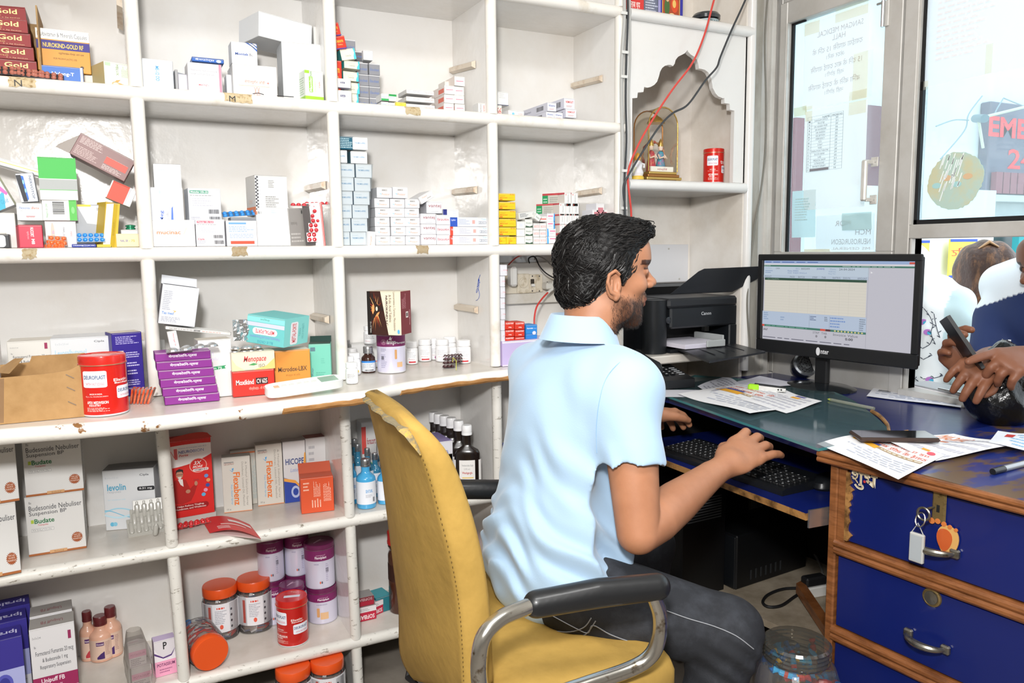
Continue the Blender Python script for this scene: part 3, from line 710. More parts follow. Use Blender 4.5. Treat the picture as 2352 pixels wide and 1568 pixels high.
carton('yellow_notepad','yellow notepad lying on the brown carton at the top left corner',(X_at(-20,2.04,1.86),2.05,1.8402),0.13,0.12,0.022,col='e3cf8b',ops=dict(F=[F(.1,.1,.9,.9,3,'c3a95c')]),cat='notepad')
carton('packing_block','plain white packet lying under the vitamin capsule box',(X_at(98,2.10,1.61),2.095,1.5972),0.15,0.07,0.034,col='e9e4da',kids=False)
cart('capsule_box','white, purple and yellow vitamin capsule box behind the small blue box',88,210,70,1.632,Y=(2.085,2.09),d=0.05,col='e7a233',faces=dict(R='cdb79a'),ops=dict(F=[('r',0,.76,1,1,'fbfaf4'),('r',0,.525,1,.735,'3a2f86'),T(.03,.79,.96,.93,'Multivitamin & Minerals Capsules','4a4a55'),T(.12,.565,.88,.675,'NUROKIND-GOLD RF','f3d15b',b=1),T(.4,.41,.88,.47,'न्यूरोकाइंड-गोल्ड आर एफ','6b4a2a'),T(.3,.29,.74,.33,'FOR PROPHYLACTIC USE','8a5a22'),T(.08,.09,.34,.12,'3 x 1 x 10 Capsules','6b4a2a'),('c',.83,.14,.035,.035,'5a4632')]))
cart('tablet_box','small bright blue box at the foot of the yellow vitamin box',96,193,153,'A',Y=2.035,d=0.05,col='2f6fc9',faces=dict(R='b4a487'),ops=dict(F=[('r',.93,0,.99,1,'e8eef6'),T(.25,.40,.78,.66,'Nulong-T','f7f9fc',b=1)]))
cart('ointment_box','pale green packet with an orange flame design left of the first upright',(242),300,145,'A',Y=(2.03,2.05),d=0.075,col='eef2df',faces=dict(L='c9bc8f'),ops=dict(F=[('r',0,0,1,1,'eef1e2'),('r',.03,.84,.25,.98,'bfd7b8'),T(.46,.50,.56,.93,'MBLUX','5c8a48',rot=-90),F(.66,.45,.92,.95,5,'b9c9a8',1),('p',[(.25,.1),(.45,.3),(.62,.33),(.5,.22),(.72,.16),(.95,.12),(.7,.08),(.5,.14),(.42,.05)],'eda661'),('c',.42,.14,.16,.10,'e7b58b'),('c',.42,.13,.11,.07,'f2e6d2')]))
def strip_pack(name,label,P,n,m,pitch,fm,pm,rz=0,rx=0,ry=0,r=0.0045,hz=0.004,cat='blister pack',group=None,ell=1.0,pills='pill_pocket'):
 """foil strip with n x m domes"""
 mb=MB();W=n*pitch;D=m*pitch;mb.box(0,0,0,W,D,0.0006,fm,c=0.0002)
 o=mb.build(name,label=label,cat=cat,group=group)
 pmb=MB()
 for i in range(n):
  for j in range(m):
   pmb.lathe([(r,0),(r*0.93,hz*0.45),(r*0.6,hz*0.85),(0,hz)],pm,seg=10,c=(pitch*(i+.5),pitch*(j+.5),0.0006),sx=ell)
 pmb.build(pills,parent=o,kind='stuff')
 o.matrix_world=Matrix.Translation(Vector(P))@Matrix.Rotation(rz,4,'Z')@Matrix.Rotation(rx,4,'X')@Matrix.Rotation(ry,4,'Y')
 return o
M_FOIL=mat('c9cbcd',0.3,0.85,name='foil',bump=(80,0.2,0.001))
M_FOILD=mat('4b4a4c',0.35,0.6,name='dark_foil')
PNK=mat('b5705f',0.3,name='brown_pink_tablet')
for k,(px,ry)in enumerate(((0,-3),(55,2),(98,5))):
 strip_pack('tablet_strip',['leftmost','middle','rightmost'][k]+' strip of brownish pink tablets on the shelf edge in front of the brown carton',(X_at(px-30,2.0,1.61),2.008,1.600+0.001*k),5,2,0.0125,M_FOILD,PNK,rx=R_(52-6*k),ry=R_(ry),r=0.0052,hz=0.006,group='brown pink tablet strips')
# ---- row A, second cell
carton('inhaler_box','long grey box with a dark teal label behind the white box with sideways blue text',(X_at(333,2.13,1.64),2.16,1.597+0.036),0.05,0.14,0.036,yaw=R_(-48),col='dfe2e6',faces=dict(R='b9bec6'),ops=dict(F=[('r',.1,.15,.6,.75,'1f6f86')],R=[F(.05,.4,.7,.9,2,'8b9098'),('r',.42,.05,.62,.6,'1d4c5e'),T(.44,.2,.6,.45,'Montair','e8f0f2')]))
carton('syrup_box','plain pale grey box under the long inhaler box',(X_at(345,2.13,1.61),2.12,1.5972),0.10,0.07,0.035,col='d9dadb',kids=False)
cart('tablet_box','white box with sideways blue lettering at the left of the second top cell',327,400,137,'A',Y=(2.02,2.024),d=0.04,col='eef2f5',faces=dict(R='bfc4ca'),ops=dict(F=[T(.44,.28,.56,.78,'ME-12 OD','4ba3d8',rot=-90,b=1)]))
cart('packet','thin grey packet standing on edge beside the white box with sideways blue text',404,411,160,'A',Y=2.04,d=0.03,col='a9a9ab')
cart('packet','small plain lilac white packet between two larger white boxes',411,434,171,'A',Y=2.05,d=0.03,col='e2e0ea')
cart('tablet_box','bright blue box with white Devanagari lettering lying behind the pink-striped box',441,514,134,1.597+0.083,Y=2.075,d=0.07,col='2467c4',faces=dict(R='1a4c98',T='3a7ad0'),ops=dict(F=[T(.1,.15,.7,.8,'बैनफोर्स','f4f7fb'),('c',.84,.4,.08,.35,'cfe0f4')]))
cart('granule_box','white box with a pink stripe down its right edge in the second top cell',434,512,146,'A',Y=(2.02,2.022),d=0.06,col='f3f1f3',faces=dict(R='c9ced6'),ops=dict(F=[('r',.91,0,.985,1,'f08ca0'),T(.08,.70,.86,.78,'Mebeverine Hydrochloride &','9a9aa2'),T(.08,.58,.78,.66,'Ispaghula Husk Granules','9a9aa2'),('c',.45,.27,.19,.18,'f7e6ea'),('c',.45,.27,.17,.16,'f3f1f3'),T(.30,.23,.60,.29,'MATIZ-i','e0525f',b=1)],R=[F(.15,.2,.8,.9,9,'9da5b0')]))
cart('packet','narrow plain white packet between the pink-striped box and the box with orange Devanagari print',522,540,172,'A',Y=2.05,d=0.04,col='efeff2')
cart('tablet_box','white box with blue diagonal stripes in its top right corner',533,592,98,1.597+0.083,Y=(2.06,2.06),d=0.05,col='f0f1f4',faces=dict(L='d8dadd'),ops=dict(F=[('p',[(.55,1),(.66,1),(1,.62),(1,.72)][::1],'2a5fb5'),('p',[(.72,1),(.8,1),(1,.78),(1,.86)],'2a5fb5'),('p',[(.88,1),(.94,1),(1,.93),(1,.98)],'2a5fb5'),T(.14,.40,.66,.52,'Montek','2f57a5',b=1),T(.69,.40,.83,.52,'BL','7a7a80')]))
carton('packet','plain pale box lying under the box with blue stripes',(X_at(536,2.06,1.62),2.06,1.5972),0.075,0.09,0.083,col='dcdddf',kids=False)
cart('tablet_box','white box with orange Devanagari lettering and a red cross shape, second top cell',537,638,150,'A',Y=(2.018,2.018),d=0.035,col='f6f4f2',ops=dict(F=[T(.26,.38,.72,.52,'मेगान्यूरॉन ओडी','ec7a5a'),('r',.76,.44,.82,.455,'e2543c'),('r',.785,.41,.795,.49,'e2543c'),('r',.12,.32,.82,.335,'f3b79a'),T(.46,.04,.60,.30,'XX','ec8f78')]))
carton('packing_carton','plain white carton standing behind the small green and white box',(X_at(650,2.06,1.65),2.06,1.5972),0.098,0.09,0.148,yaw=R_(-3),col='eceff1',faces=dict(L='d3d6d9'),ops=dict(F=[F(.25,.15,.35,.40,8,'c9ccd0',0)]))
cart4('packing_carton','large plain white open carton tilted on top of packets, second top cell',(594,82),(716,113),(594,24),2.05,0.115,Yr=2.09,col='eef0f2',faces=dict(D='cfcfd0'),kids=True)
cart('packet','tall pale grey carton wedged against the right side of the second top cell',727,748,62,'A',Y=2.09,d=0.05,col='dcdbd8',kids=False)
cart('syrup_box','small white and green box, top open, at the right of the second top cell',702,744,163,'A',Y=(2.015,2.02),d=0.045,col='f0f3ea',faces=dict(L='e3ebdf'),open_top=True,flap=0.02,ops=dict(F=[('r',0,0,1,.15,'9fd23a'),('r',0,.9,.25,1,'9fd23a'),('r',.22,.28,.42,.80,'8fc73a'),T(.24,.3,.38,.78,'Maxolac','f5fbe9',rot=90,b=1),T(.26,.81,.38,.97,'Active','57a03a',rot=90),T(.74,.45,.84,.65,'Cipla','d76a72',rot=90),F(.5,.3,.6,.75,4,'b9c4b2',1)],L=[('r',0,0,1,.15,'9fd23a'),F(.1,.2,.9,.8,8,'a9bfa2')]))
for k,(px,dx)in enumerate(((580,.025),(635,.04))):
 mb=MB();P0=(X_at(px,2.0,1.6),1.993,1.5985);mb.tube([(0,0,0),(dx/2,.004,.0035-.003*k),(dx,0,0)],0.0022,M_FOILD,seg=5,flat=.5)
 mb.build('paper_scrap',label='dark scrap of foil on the top shelf edge, '+('at the foot of' if k==0 else 'right of')+' the orange-lettered box',cat='scrap',loc=P0)
# ---- row A, third cell
RED='e0391f'
rb=dict(F=[('r',0,0,1,.08,'4a3f9a'),T(.15,.50,.8,.78,'Evanorm','f5c23a',b=1),T(.25,.30,.7,.40,'Tablets','f6d98a')])
cart('red_box','lower red box leaning at the left of the third top cell',760,784,183,'A',Y=2.03,d=0.05,col=RED,ops=rb,cat='box',group='red boxes in the third top cell')
cart('red_box','red box half hidden by the upright, third top cell, above the lower red box',760,786,139,1.6425,Y=2.03,d=0.05,col=RED,ops=rb,group='red boxes in the third top cell')
def cb(label,x0,x1,yt,z,h=None,roll=0,Y=2.045):
 return cart('cream_box',label,x0,x1,yt,z,Y=(Y,Y+0.004),d=0.05,col='f1f1de',faces=dict(L='2f9f9c'),ops=dict(F=[('p',[(.82,0),(1,0),(1,1),(.88,1),(.92,.6),(.84,.3)],'52c6cf'),T(.12,.55,.72,.72,'Bromfenac','c9c9ba'),T(.3,.3,.68,.46,'CremoGel','8a8a80')]),group='cream and teal boxes in the third top cell')
hz=0.0305
for i,l in enumerate(('lowest','second from the bottom','third from the bottom','fourth from the bottom')):
 cb(l+' of the cream and teal boxes stacked in the third top cell',789+2*(i%2),824+2*(i%2),217-25*i-2,1.5975+i*(hz+0.0007))
cart4('cream_box','cream and teal box set askew on top of its stack, third top cell',(786,139),(819,135),(785,114),2.04,0.05,col='f1f1de',faces=dict(L='2f9f9c'),ops=dict(F=[('p',[(.82,0),(1,0),(1,1),(.88,1),(.92,.6),(.84,.3)],'52c6cf'),T(.3,.3,.68,.46,'CremoGel','8a8a80')]),group='cream and teal boxes in the third top cell')
cart4('red_box','red box perched askew above the cream and teal boxes',(772,114),(797,111),(769,84),2.035,0.05,col=RED,ops=rb,group='red boxes in the third top cell')
cart4('red_box','topmost red box tucked behind the second upright',(762,84),(784,81),(762,54),2.04,0.05,col=RED,ops=rb,group='red boxes in the third top cell')
SLV='9b9ca2'
so=dict(F=[T(.08,.35,.9,.62,'Eva-sheen','5f79b4',i=1),('r',0,.94,1,1,'cfd0d4')])
cart_grid('silver_box','silver box, %s of its stack',824,876,145,243,2,4,1.5975,2.075,0.06,'silver boxes in the third top cell',col=SLV,gloss=0.25,ops=so)
cart('silver_box','single silver box behind the cream boxes at the top of the third top cell',792,817,92,1.742,Y=2.10,d=0.05,col=SLV,gloss=0.25,ops=so)
cart('silver_box','dark silver box lying on the silver stack beside a white one',812,834,119,1.7235,Y=2.09,d=0.05,col='6f7077',gloss=0.25,ops=so)
cart('packet','small white box lying on top of the silver stack',835,857,116,1.7235,Y=2.075,d=0.05,col='f2f2f3',ops=dict(F=[F(.15,.2,.85,.8,5,'d0d0d3')]))
carton('packet','plain white packet lying under the single silver box',(X_at(790,2.10,1.70),2.10,1.5975),0.052,0.05,0.144,col='e6e6e6',kids=False)
for i in range(2):
 cart('packet',('lower' if i==0 else 'upper')+' small white box standing before the cream and teal boxes',776+0*i,808-2*i,208-27*i,1.5975+0.0368*i,Y=2.012,d=0.028,col='f4f2f2',faces=dict(R='d6d4da',D='b9b9d4'),ops=dict(F=[('r',.2,.45,.55,.62,'5b5b78'),T(.24,.48,.50,.59,'Suvit','f2f2f4'),T(.6,.48,.85,.56,'Forte','a0a0aa')]))
def small(name,label,x0,x1,yt,z,Y,d,col,ops=None,faces=None,**k):return cart(name,label,x0,x1,yt,z,Y=Y,d=d,col=col,ops=ops,faces=faces,**k)
gw=lambda s:dict(F=[('r',0,.0 if s else .7,1,.3 if s else 1,'35a457'),T(.1,.45,.8,.6,'Kenacort','5d8fd0')])
small('ointment_box','lower left of the four tiny green and white boxes',876,893,234,'A',2.03,.05,WH,gw(1),group='tiny green and white boxes');small('ointment_box','lower right of the four tiny green and white boxes',893.4,911,236,'A',2.03,.05,WH,dict(F=[T(.1,.45,.8,.6,'Kenacort','5d8fd0')]),group='tiny green and white boxes')
small('ointment_box','upper left of the four tiny green and white boxes',876,893,215.5,1.6135,2.03,.05,WH,gw(1),group='tiny green and white boxes');small('ointment_box','upper right of the four tiny green and white boxes, with a green top',893.4,911,217,1.6135,2.03,.05,WH,gw(0),group='tiny green and white boxes')
small('ointment_box','small yellow box in the third top cell',910,933,235,'A',2.02,.03,'f0dc52',dict(F=[T(.35,.6,.6,.75,'5 g','8a7a30'),F(.1,.15,.9,.4,2,'c9ac3a')]))
for i in range(3):
 small('syringe_box',['lowest','middle','topmost'][i]+' of three flat white boxes in a clear bag, third top cell',933+i*.5,999-i,240.5-16.6*i,1.5975+i*0.0198,2.03,.07,'f2f1f1',dict(F=[F(.02,.2,.2,.8,3,'c0c0c4'),F(.24,.2,.6,.8,3,'bdbdc4'),T(.64,.35,.96,.6,'Uprise-D3','ef8d7c')]),group='flat white boxes in a clear bag')
cart_grid('injection_box','magenta-lined white box, %s of the bagged stack',1022,1069,197,260,2,3,1.5975,2.03,.10,'magenta-lined white boxes',col='f5f3f1',faces=dict(L='e2d8d2'),ops=dict(F=[('p',[(.15,.46),(.85,.50),(.85,.55),(.15,.52)],'e0577c')],L=[('r',.55,.2,.95,.7,'e0705c')]))
small('injection_box','white box with a magenta line lying alone on top of the right column',1044.6,1068,176,1.5975+0.0715,2.032,.09,'f5f3f1',dict(F=[('p',[(.15,.46),(.85,.50),(.85,.55),(.15,.52)],'e0577c')]),dict(L='e8dcd4'),group='magenta-lined white boxes')
small('injection_box','white box with a magenta line lying crosswise behind the lone top one',1022,1044,187,1.5975+0.0715,2.075,.05,'efe8e0',dict(F=[('r',.4,.2,.95,.75,'e0604c')]),group='magenta-lined white boxes')
small('injection_box','narrow white box with sideways red text next to the third upright',1099,1117,237,'A',2.02,.04,WH,dict(F=[T(.22,.12,.4,.88,'Epidosin','4a4a52',rot=90),T(.62,.2,.8,.8,'VALETHAMATE','e2574c',rot=90)],R=[F(.1,.1,.9,.9,3)]),cat='box')
# ---- row A, fourth cell
small('tablet_box','white box with a dark underside at the left of the fourth top cell',1138,1168,211,1.5975+0.032,2.05,.05,'f1f0ee',dict(F=[('r',0,0,1,.06,'55586e'),F(.3,.5,.8,.9,3,'cfcfcf')]))
small('tablet_box','cream box with red slanting figures under the white box, fourth top cell',1136,1153,240,'A',2.05,.05,'f1ede4',dict(F=[T(.25,.2,.9,.75,'66','cf4a42',i=1)],R=[('p',[(0,0),(.95,0),(.95,.25),(0,.1)],'c93a38')]))
small('tablet_box','flat white box with a pale blue dot, fourth top cell',1168,1204,254,'A',2.03,.05,'f1f1f1',dict(F=[('c',.3,.45,.08,.2,'7fc4ea'),T(.6,.4,.9,.6,'medial','ef9a92')]))
kz='ebebf2'
def lng(label,x0,x1,yt,z,Y,txt,c,d=.17,yaw=0,col='efeff6',extra=None):
 o=cart('drip_box',label,x0,x1,yt,z,Y=Y,d=d,col=col,faces=dict(L='dcdce8'),ops=dict(F=[T(.15,.55,.85,.75,txt,c,b=1),F(.2,.15,.8,.35,2,'d5a9a4')],L=[('b',.6,.25,.85,.75),T(.1,.4,.4,.65,'Khamo','5a5f80',i=1)]),group='long white boxes in the fourth top cell');return o
lng('lower left of the long white boxes, fourth top cell',1255,1273,257,'A',2.03,'Khamo','6a7ab0');lng('lower middle of the long white boxes, fourth top cell',1273.6,1293,258.5,'A',2.03,'Khamo','6a7ab0')
lng('long white box lying on top of the lower left ones, fourth top cell',1258,1278,236,1.6215,2.035,'Khamo','6a7ab0')
lng('flat box with red lettering at the shelf edge, fourth top cell',1293.5,1318,274,'A',2.022,'NEMOLIT','e2543c',d=.10)
lng('box with red lettering, middle of the right group, fourth top cell',1300,1324,251,1.6063,2.03,'NEMOLIT','e2543c',d=.12)
lng('box with red lettering, topmost of the right group, fourth top cell',1296,1320,226,1.632,2.035,'NEMOLIT','e2543c',d=.14)
small('leaflet_pack','thin white packet lying at the shelf edge in the fourth top cell',1178,1240,269.5,'A',2.012,.04,WH)
# ====== row B (eye level)
zb=Z_ROW['B']
GB1='jumbled packets in the second row, first cell'
cart4('long_box','long flat white box with a yellow line tilted at the left edge',(-60,362),(92,405),(-60,345),2.10,0.05,col='e6e9ec',ops=dict(F=[('r',0,.45,1,.55,'e4e06a')]))
cart4('long_box','slanting box with cyan, magenta and white design at the left edge',(-12,488),(34,470),(-30,402),2.05,0.06,col='e9e9ee',faces=dict(R='dfe3c0'),ops=dict(F=[('p',[(0,0),(.55,0),(.9,.45),(0,.2)],'49b4d2'),('p',[(.2,1),(.6,1),(1,.35),(.9,.3)],'d86ab8'),T(.5,.12,.85,.24,'Gold','3a9ac0',i=1)]))
cart4('tablet_box','dark and silver box with vertical dark lettering leaning in the first cell',(48,465),(88,462),(34,399),2.035,0.035,col='d9dce2',ops=dict(F=[('p',[(0,.95),(.28,.95),(.42,.02),(.18,.02)],'20242c'),('p',[(.28,.93),(.42,.9),(.5,.1),(.42,.05)],'2b6fd0'),('c',.36,.7,.05,.08,'8fc6f2'),('c',.40,.4,.05,.08,'8fc6f2'),T(.72,.1,.86,.9,'NERVOTOP','5a6a86',rot=-90)],T=[('r',0,0,1,1,'eceef0')]))
cart('packet','plain white packet behind the pink box at the left edge',-5,40,489,'B',Y=2.045,d=0.05,col='efece6',ops=dict(F=[F(.1,.3,.7,.45,2,'b8b4aa')]))
cart('tablet_box','white box with blue and red italic lettering under the leaning dark one',40,101,467,1.296,Y=2.035,d=0.07,col='eef0f1',ops=dict(F=[T(.10,.66,.52,.80,'Nexovas','3f6fb8',i=1),T(.56,.66,.84,.80,'Beta','ea6b4a',i=1),T(.12,.55,.3,.6,'Tablets 10s','9a9a9a'),('r',.34,.22,.68,.25,'b54a4a'),T(.36,.15,.66,.21,'MACLEODS','b54a4a')]))
cart('grey_box','grey box with a maroon corner beside the pink-red box at the left edge',12,46,518,'B',Y=2.05,d=0.05,col='b9bdb9',faces=dict(R='7d2030'),ops=dict(F=[('p',[(.72,1),(1,1),(1,0),(.8,0),(.72,.6)],'8d2232'),('r',0,.05,.65,.9,'c4c8c4'),F(.35,.4,.65,.6,4,'8d2232')]))
cart('tablet_box','bright crimson box with white vertical lettering in the first cell',45,100,517,'B',Y=(2.012,2.014),d=0.055,col='d81f45',faces=dict(L='e8a9b4',T='e8e2de'),ops=dict(F=[('r',0,0,.04,1,'a8122e'),T(.50,.48,.64,.9,'NUCORT','fbf3f4',rot=-90,b=1),T(.52,.15,.66,.38,'M8','fbf3f4',rot=-90,b=1),T(.34,.38,.44,.72,'न्यूकोर्ट एम 8','f0b8c2',rot=-90)]))
cart('camera_box','black and white rounded packet at the far left edge of the second row',-8,23,538,'B',Y=2.015,d=0.03,col='2a2b2e',ops=dict(F=[('rr',.05,.05,.72,.92,'d8dade',.006),('rr',.3,.2,.68,.75,'eef0f2',.004)]))
cart('tablet_box','white box with sideways red lettering and an orange flash, centre of the first cell',107,178,506,'B',Y=2.04,d=0.05,col='eeeef1',ops=dict(F=[T(.22,.02,.34,.42,'Jenavas','f07a66',rot=90,b=1),('c',.24,.55,.06,.35,'f7c3b5'),T(.22,.5,.28,.62,'10','5a7ad0'),T(.56,.25,.62,.75,'10 x 10 Tablets','6a6a72',rot=90),T(.80,.4,.86,.6,'CADILA','e08a80',rot=90)]))
cart('carton_box','white box with a barcode and green right end under the big green box',99,178,459,1.296,Y=2.03,d=0.06,col='f0f2ee',faces=dict(L='dfe8dc'),ops=dict(F=[('r',.78,0,1,1,'55b84c'),('c',.89,.5,.05,.17,'7fd07a'),('b',.3,.18,.64,.88,1),T(.10,.15,.17,.8,'Napro-D 250','5fa860',rot=90)]))
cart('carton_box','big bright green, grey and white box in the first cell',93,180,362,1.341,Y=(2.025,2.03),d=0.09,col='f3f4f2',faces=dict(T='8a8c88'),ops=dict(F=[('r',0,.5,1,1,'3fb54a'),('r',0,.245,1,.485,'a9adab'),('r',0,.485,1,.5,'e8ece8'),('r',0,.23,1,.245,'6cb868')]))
o=cart4('plum_box','dusty plum box with fine white print tilted above the green box',(159,352),(285,417),(185,304),2.04,0.075,col='8c6663',ops=dict(F=[F(.05,.62,.5,.93,6,'d9c4c0'),F(.04,.12,.46,.5,6,'cbb4b0'),F(.55,.5,.95,.65,2,'cbb4b0'),('p',[(.55,.62),(.95,.62),(.95,.32),(.55,.32)],'e05b4d'),F(.55,.08,.95,.28,4,'d9c4c0')]))
mb=MB();mb.prism([(0,0,0),(0,0,0.048),(-0.028,0.012,0.008),(-0.030,0.012,0.0)],(0,0.0012,0),mat('a9a19b',0.6));mb.build('end_flap',parent=o,label='open grey inside flap')
cart4('tablet_box','small white and orange-red box tumbling below the plum box',(241,452),(298,476),(249,410),2.05,0.05,col='f2f2f0',ops=dict(F=[('r',.05,0,.72,1,'ea4f3a'),('r',.72,0,.80,1,'c9cbd0')]))
cart('open_packet','opened grey-lined box with a torn flap, right part of the first cell',178,240,470,'B',Y=2.06,d=0.05,col='a9adb3',ops=dict(F=[('p',[(.08,.98),(.98,.98),(.96,.52),(.42,.56)],'d5d7dc'),('r',.05,.95,.6,1,'d8c840'),T(.8,.86,.88,.93,'XX','44464c')]))
o=cart4('open_packet','white and mustard packet side standing open on the right of the first cell',(236,570),(268,574),(243,462),2.018,0.05,Yr=2.03,col='d7b738',ops=dict(F=[('p',[(0,0),(.5,.05),(.55,.98),(.05,.95)],'f1efe9'),('p',[(.82,.02),(1,0),(1,1),(.85,1)],'e0c04a'),F(.6,.3,.75,.7,4,'a98f2a',1)]))
mb=MB();mb.box(0,0,0,0.03,0.05,0.002,M_BLACK);mb.box(0.001,-0.0006,0,0.029,0,0.006,mat('c9b83a',0.5));mb.build('flat_packet',label='flat black and yellow packet lying beside the little dark blue box',cat='box',loc=(X_at(222,2.012,zb),2.012,zb+.0003))
cart('tablet_box','little dark blue box with white lettering lying on the shelf edge',165,221,561,'B',Y=2.008,d=0.04,col='2a3fa8',faces=dict(T='3a4ab5'),ops=dict(F=[T(.08,.42,.92,.8,'Nulong-Trio 40','eef1fb',b=1),T(.4,.12,.68,.26,'Telmisartan','aab6ea')]))
def blist(name,label,px,py,Y,n,m,col,foil='b9bcc2',ry=0,rz=0,rx=0,pitch=.013,r=.005,**k):
 P=PY(px,py,Y);return strip_pack(name,label,P,n,m,pitch,mat(foil,0.3,0.6,name='foil_'+foil),mat(col,0.25,name='tablet_'+col,coat=.4),rz=R_(rz),rx=R_(rx),ry=R_(ry),r=r,hz=r*.9,**k)
BL='2f8fe0'
blist('blue_tablet_strip','strip of bright blue tablets over the little dark blue box',176,556,2.016,5,2,BL,'9fb2c6',rx=62,pitch=.0115)
for k in range(3):blist('orange_tablet_strip',['lower','middle','upper'][k]+' strip of orange tablets spilling beside the crimson box',100+6*k,577-7*k,2.012+.004*k,3,2,'e8713a','c9a79a',rx=35+12*k,ry=-4+5*k,rz=4*k,pitch=.0125,group='orange tablet strips in the first cell')
cart('tablet_box','cream box with yellow and blue lettering left of the upright',268,320,537,'B',Y=(2.012,2.010),d=0.035,col='f1dfb0',ops=dict(F=[T(.18,.38,.52,.55,'NAL SR','6a6aa5',b=1),T(.55,.38,.82,.55,'- 75','e0b040',b=1)]))
cart('packet','small white box behind the cream one, a green cap on it',280,319,528,'B',Y=2.055,d=0.03,col='e9eaec')
mb=MB();P=PY(300,527,2.065);mb.lathe([(.0105,0),(.0105,.004),(.0085,.0045),(.0085,.006),(.011,.0065),(.011,.0095),(.005,.0115),(0,.0115)],mat('2f8f6a',.25,.3),seg=18);mb.build('green_cap',label='shiny green bottle caps on the small white box',cat='cap',loc=tuple(P))
# second cell
cart('tablet_box','white box with a red swoosh along its foot, top left of the second cell',357,420,377,1.338,Y=2.03,d=0.06,col='f4f4f4',faces=dict(T='9b9c9e'),ops=dict(F=[('p',[(.25,.03),(.95,.03),(.95,.12),(.6,.1)],'ee6b4d'),F(.2,.8,.5,.9,1,'b8cfe0')]))
cart('syrup_box','white box with blue lettering turned on its side and a blue swoosh',341,424,431,1.2875,Y=2.025,d=0.07,col='f3f5fa',ops=dict(F=[T(.33,.08,.45,.38,'Meg','4a6ac0',rot=90,b=1),T(.50,.08,.60,.36,'apollo','9a9aa4',rot=90),('p',[(.66,.45),(.70,.5),(.70,.1),(.63,.08)],'4a72d0'),('c',.36,.88,.03,.05,'b9cff0')]))
cart('tablet_box','wide white box with orange lettering on the bottom left of the second cell',345,450,505,'B',Y=2.015,d=0.05,col='f6f5f4',ops=dict(F=[T(.16,.46,.68,.60,'mucinac','ef8252',b=1),T(.74,.46,.82,.7,'/','f5c9a8',i=1),T(.20,.32,.62,.42,'effervescent','bdbdc0')]))
met=lambda c,n:dict(F=[('r',.05,.86,.62,.94,c),T(.08,.875,.6,.925,'Metolar XR-'+n,'f5f5f5',b=1),F(.05,.78,.9,.83,1,'a8a8a8'),F(.12,.5,.75,.75,4,'c3c3cb'),('b',.6,.3,.92,.42),('b',.62,.08,.95,.22),F(.06,.08,.4,.22,3,'a9a9b4')])
cart('tablet_box','white box with a green heading and barcodes in the second cell',436,510,433,1.2885,Y=(2.025,2.03),d=0.06,col='ebedf4',faces=dict(L='c6c9ce'),ops=met('4a9a7c','25'))
cart('tablet_box','white box with a pink-red heading below the green-headed one',452,518,504,'B',Y=2.02,d=0.06,col='ecebf0',ops={'F':met('d8506a','12.5')['F']+[T(.05,.22,.28,.30,'Cipla','cf4a5e',b=1)]})
cart('tablet_box','white box with a red bar at its foot and blue fine print, second cell',522,592,507,'B',Y=2.018,d=0.055,col='f0f1f5',faces=dict(R='d8c8c0'),ops=dict(F=[('r',.08,.86,.65,.93,'6aa2d8'),F(.08,.55,.92,.8,4,'9ab4d8'),F(.1,.3,.9,.5,3,'a8b8d0'),('r',.12,.08,.9,.20,'ea4f35')],T=[('r',.1,.1,.9,.9,'3a3b3f')]))
cart('card_flap','thin grey carton lid lying on the white box with the red bar',530,592,499,1.296,Y=2.03,d=0.05,col='8d9096')
blist('blue_tablet_strip','strip of blue tablets lying on top of the white box with the red bar',512,499,2.035,6,2,BL,'5a86b0',rx=28,ry=-5,pitch=.0135)
cart('injection_carton','white carton with a checkered edge and orange band, its side toward the left, second cell',589,663,404,1.3110,Y=(2.02,2.03),d=0.08,col='f1f0ed',faces=dict(L='dcdad6',T='8a8a8a'),ops=dict(F=[('r',0.0,.02,.06,.10,'ea7a3f')]+[('r',.0+.045*(i%2),.14+.042*i,.05+.045*(i%2),.18+.042*i,'4a4b52')for i in range(20)]+[F(.4,.7,.62,.9,5,'a2a2a2'),F(.3,.15,.72,.5,7,'9c9c9c'),('b',.78,.14,.95,.5,1),T(.05,.04,.3,.10,'B.No.','444444')],L=[('r',0,.02,1,.22,'f08a5a'),T(.3,.3,.7,.4,'CMO','e9c3ae')]))
cart('injection_carton','plain white carton with a small stamped square under the checkered one',592,668,477,'B',Y=2.02,d=0.08,col='f3f5f5',ops=dict(F=[('r',.35,.38,.58,.60,'e4e7ea'),F(.36,.40,.56,.58,4,'d0d2d8'),F(.12,.35,.33,.55,5,'d4d8da'),F(.45,.85,.62,.93,2,'b4c9e4')]))
o=cart4('open_carton','opened capsule carton showing a grey printed side and dark slot, second cell',(668,567),(703,565),(667,478),2.02,0.03,Yr=2.05,col='a7a39f',ops=dict(F=[T(.1,.55,.5,.64,'Becosules','86827e',rot=180),F(.08,.1,.95,.38,3,'c6c2be'),('c',.85,.9,.04,.05,'4a4a4a')]))
cart4('open_carton','white carton panel with a red right edge leaning at the upright',(703,567),(748,564),(712,468),2.035,0.02,Yr=2.02,col='f0efee',ops=dict(F=[('p',[(0,.02),(.5,.02),(.55,.2),(.4,.5),(.35,.98),(0,.98)],'3a3230'),('r',.90,0,1,1,'c63a3c'),('r',.93,0,.95,1,'e8d9d0'),('b',.62,.45,.8,.62,1)]))
CAPR='c8303a'
for k,(x,y,a,b)in enumerate(((668,473,0,4),(700,470,2,3),(722,471,-3,3))):
 blist('capsule_strip',['left','middle','right'][k]+' strip of red capsules lying on top of the opened carton',x,y,2.03+0.004*k,b,1,CAPR,'c9b9b9',ry=a,rx=20,pitch=.014,r=.006,group='red capsule strips on the opened carton')
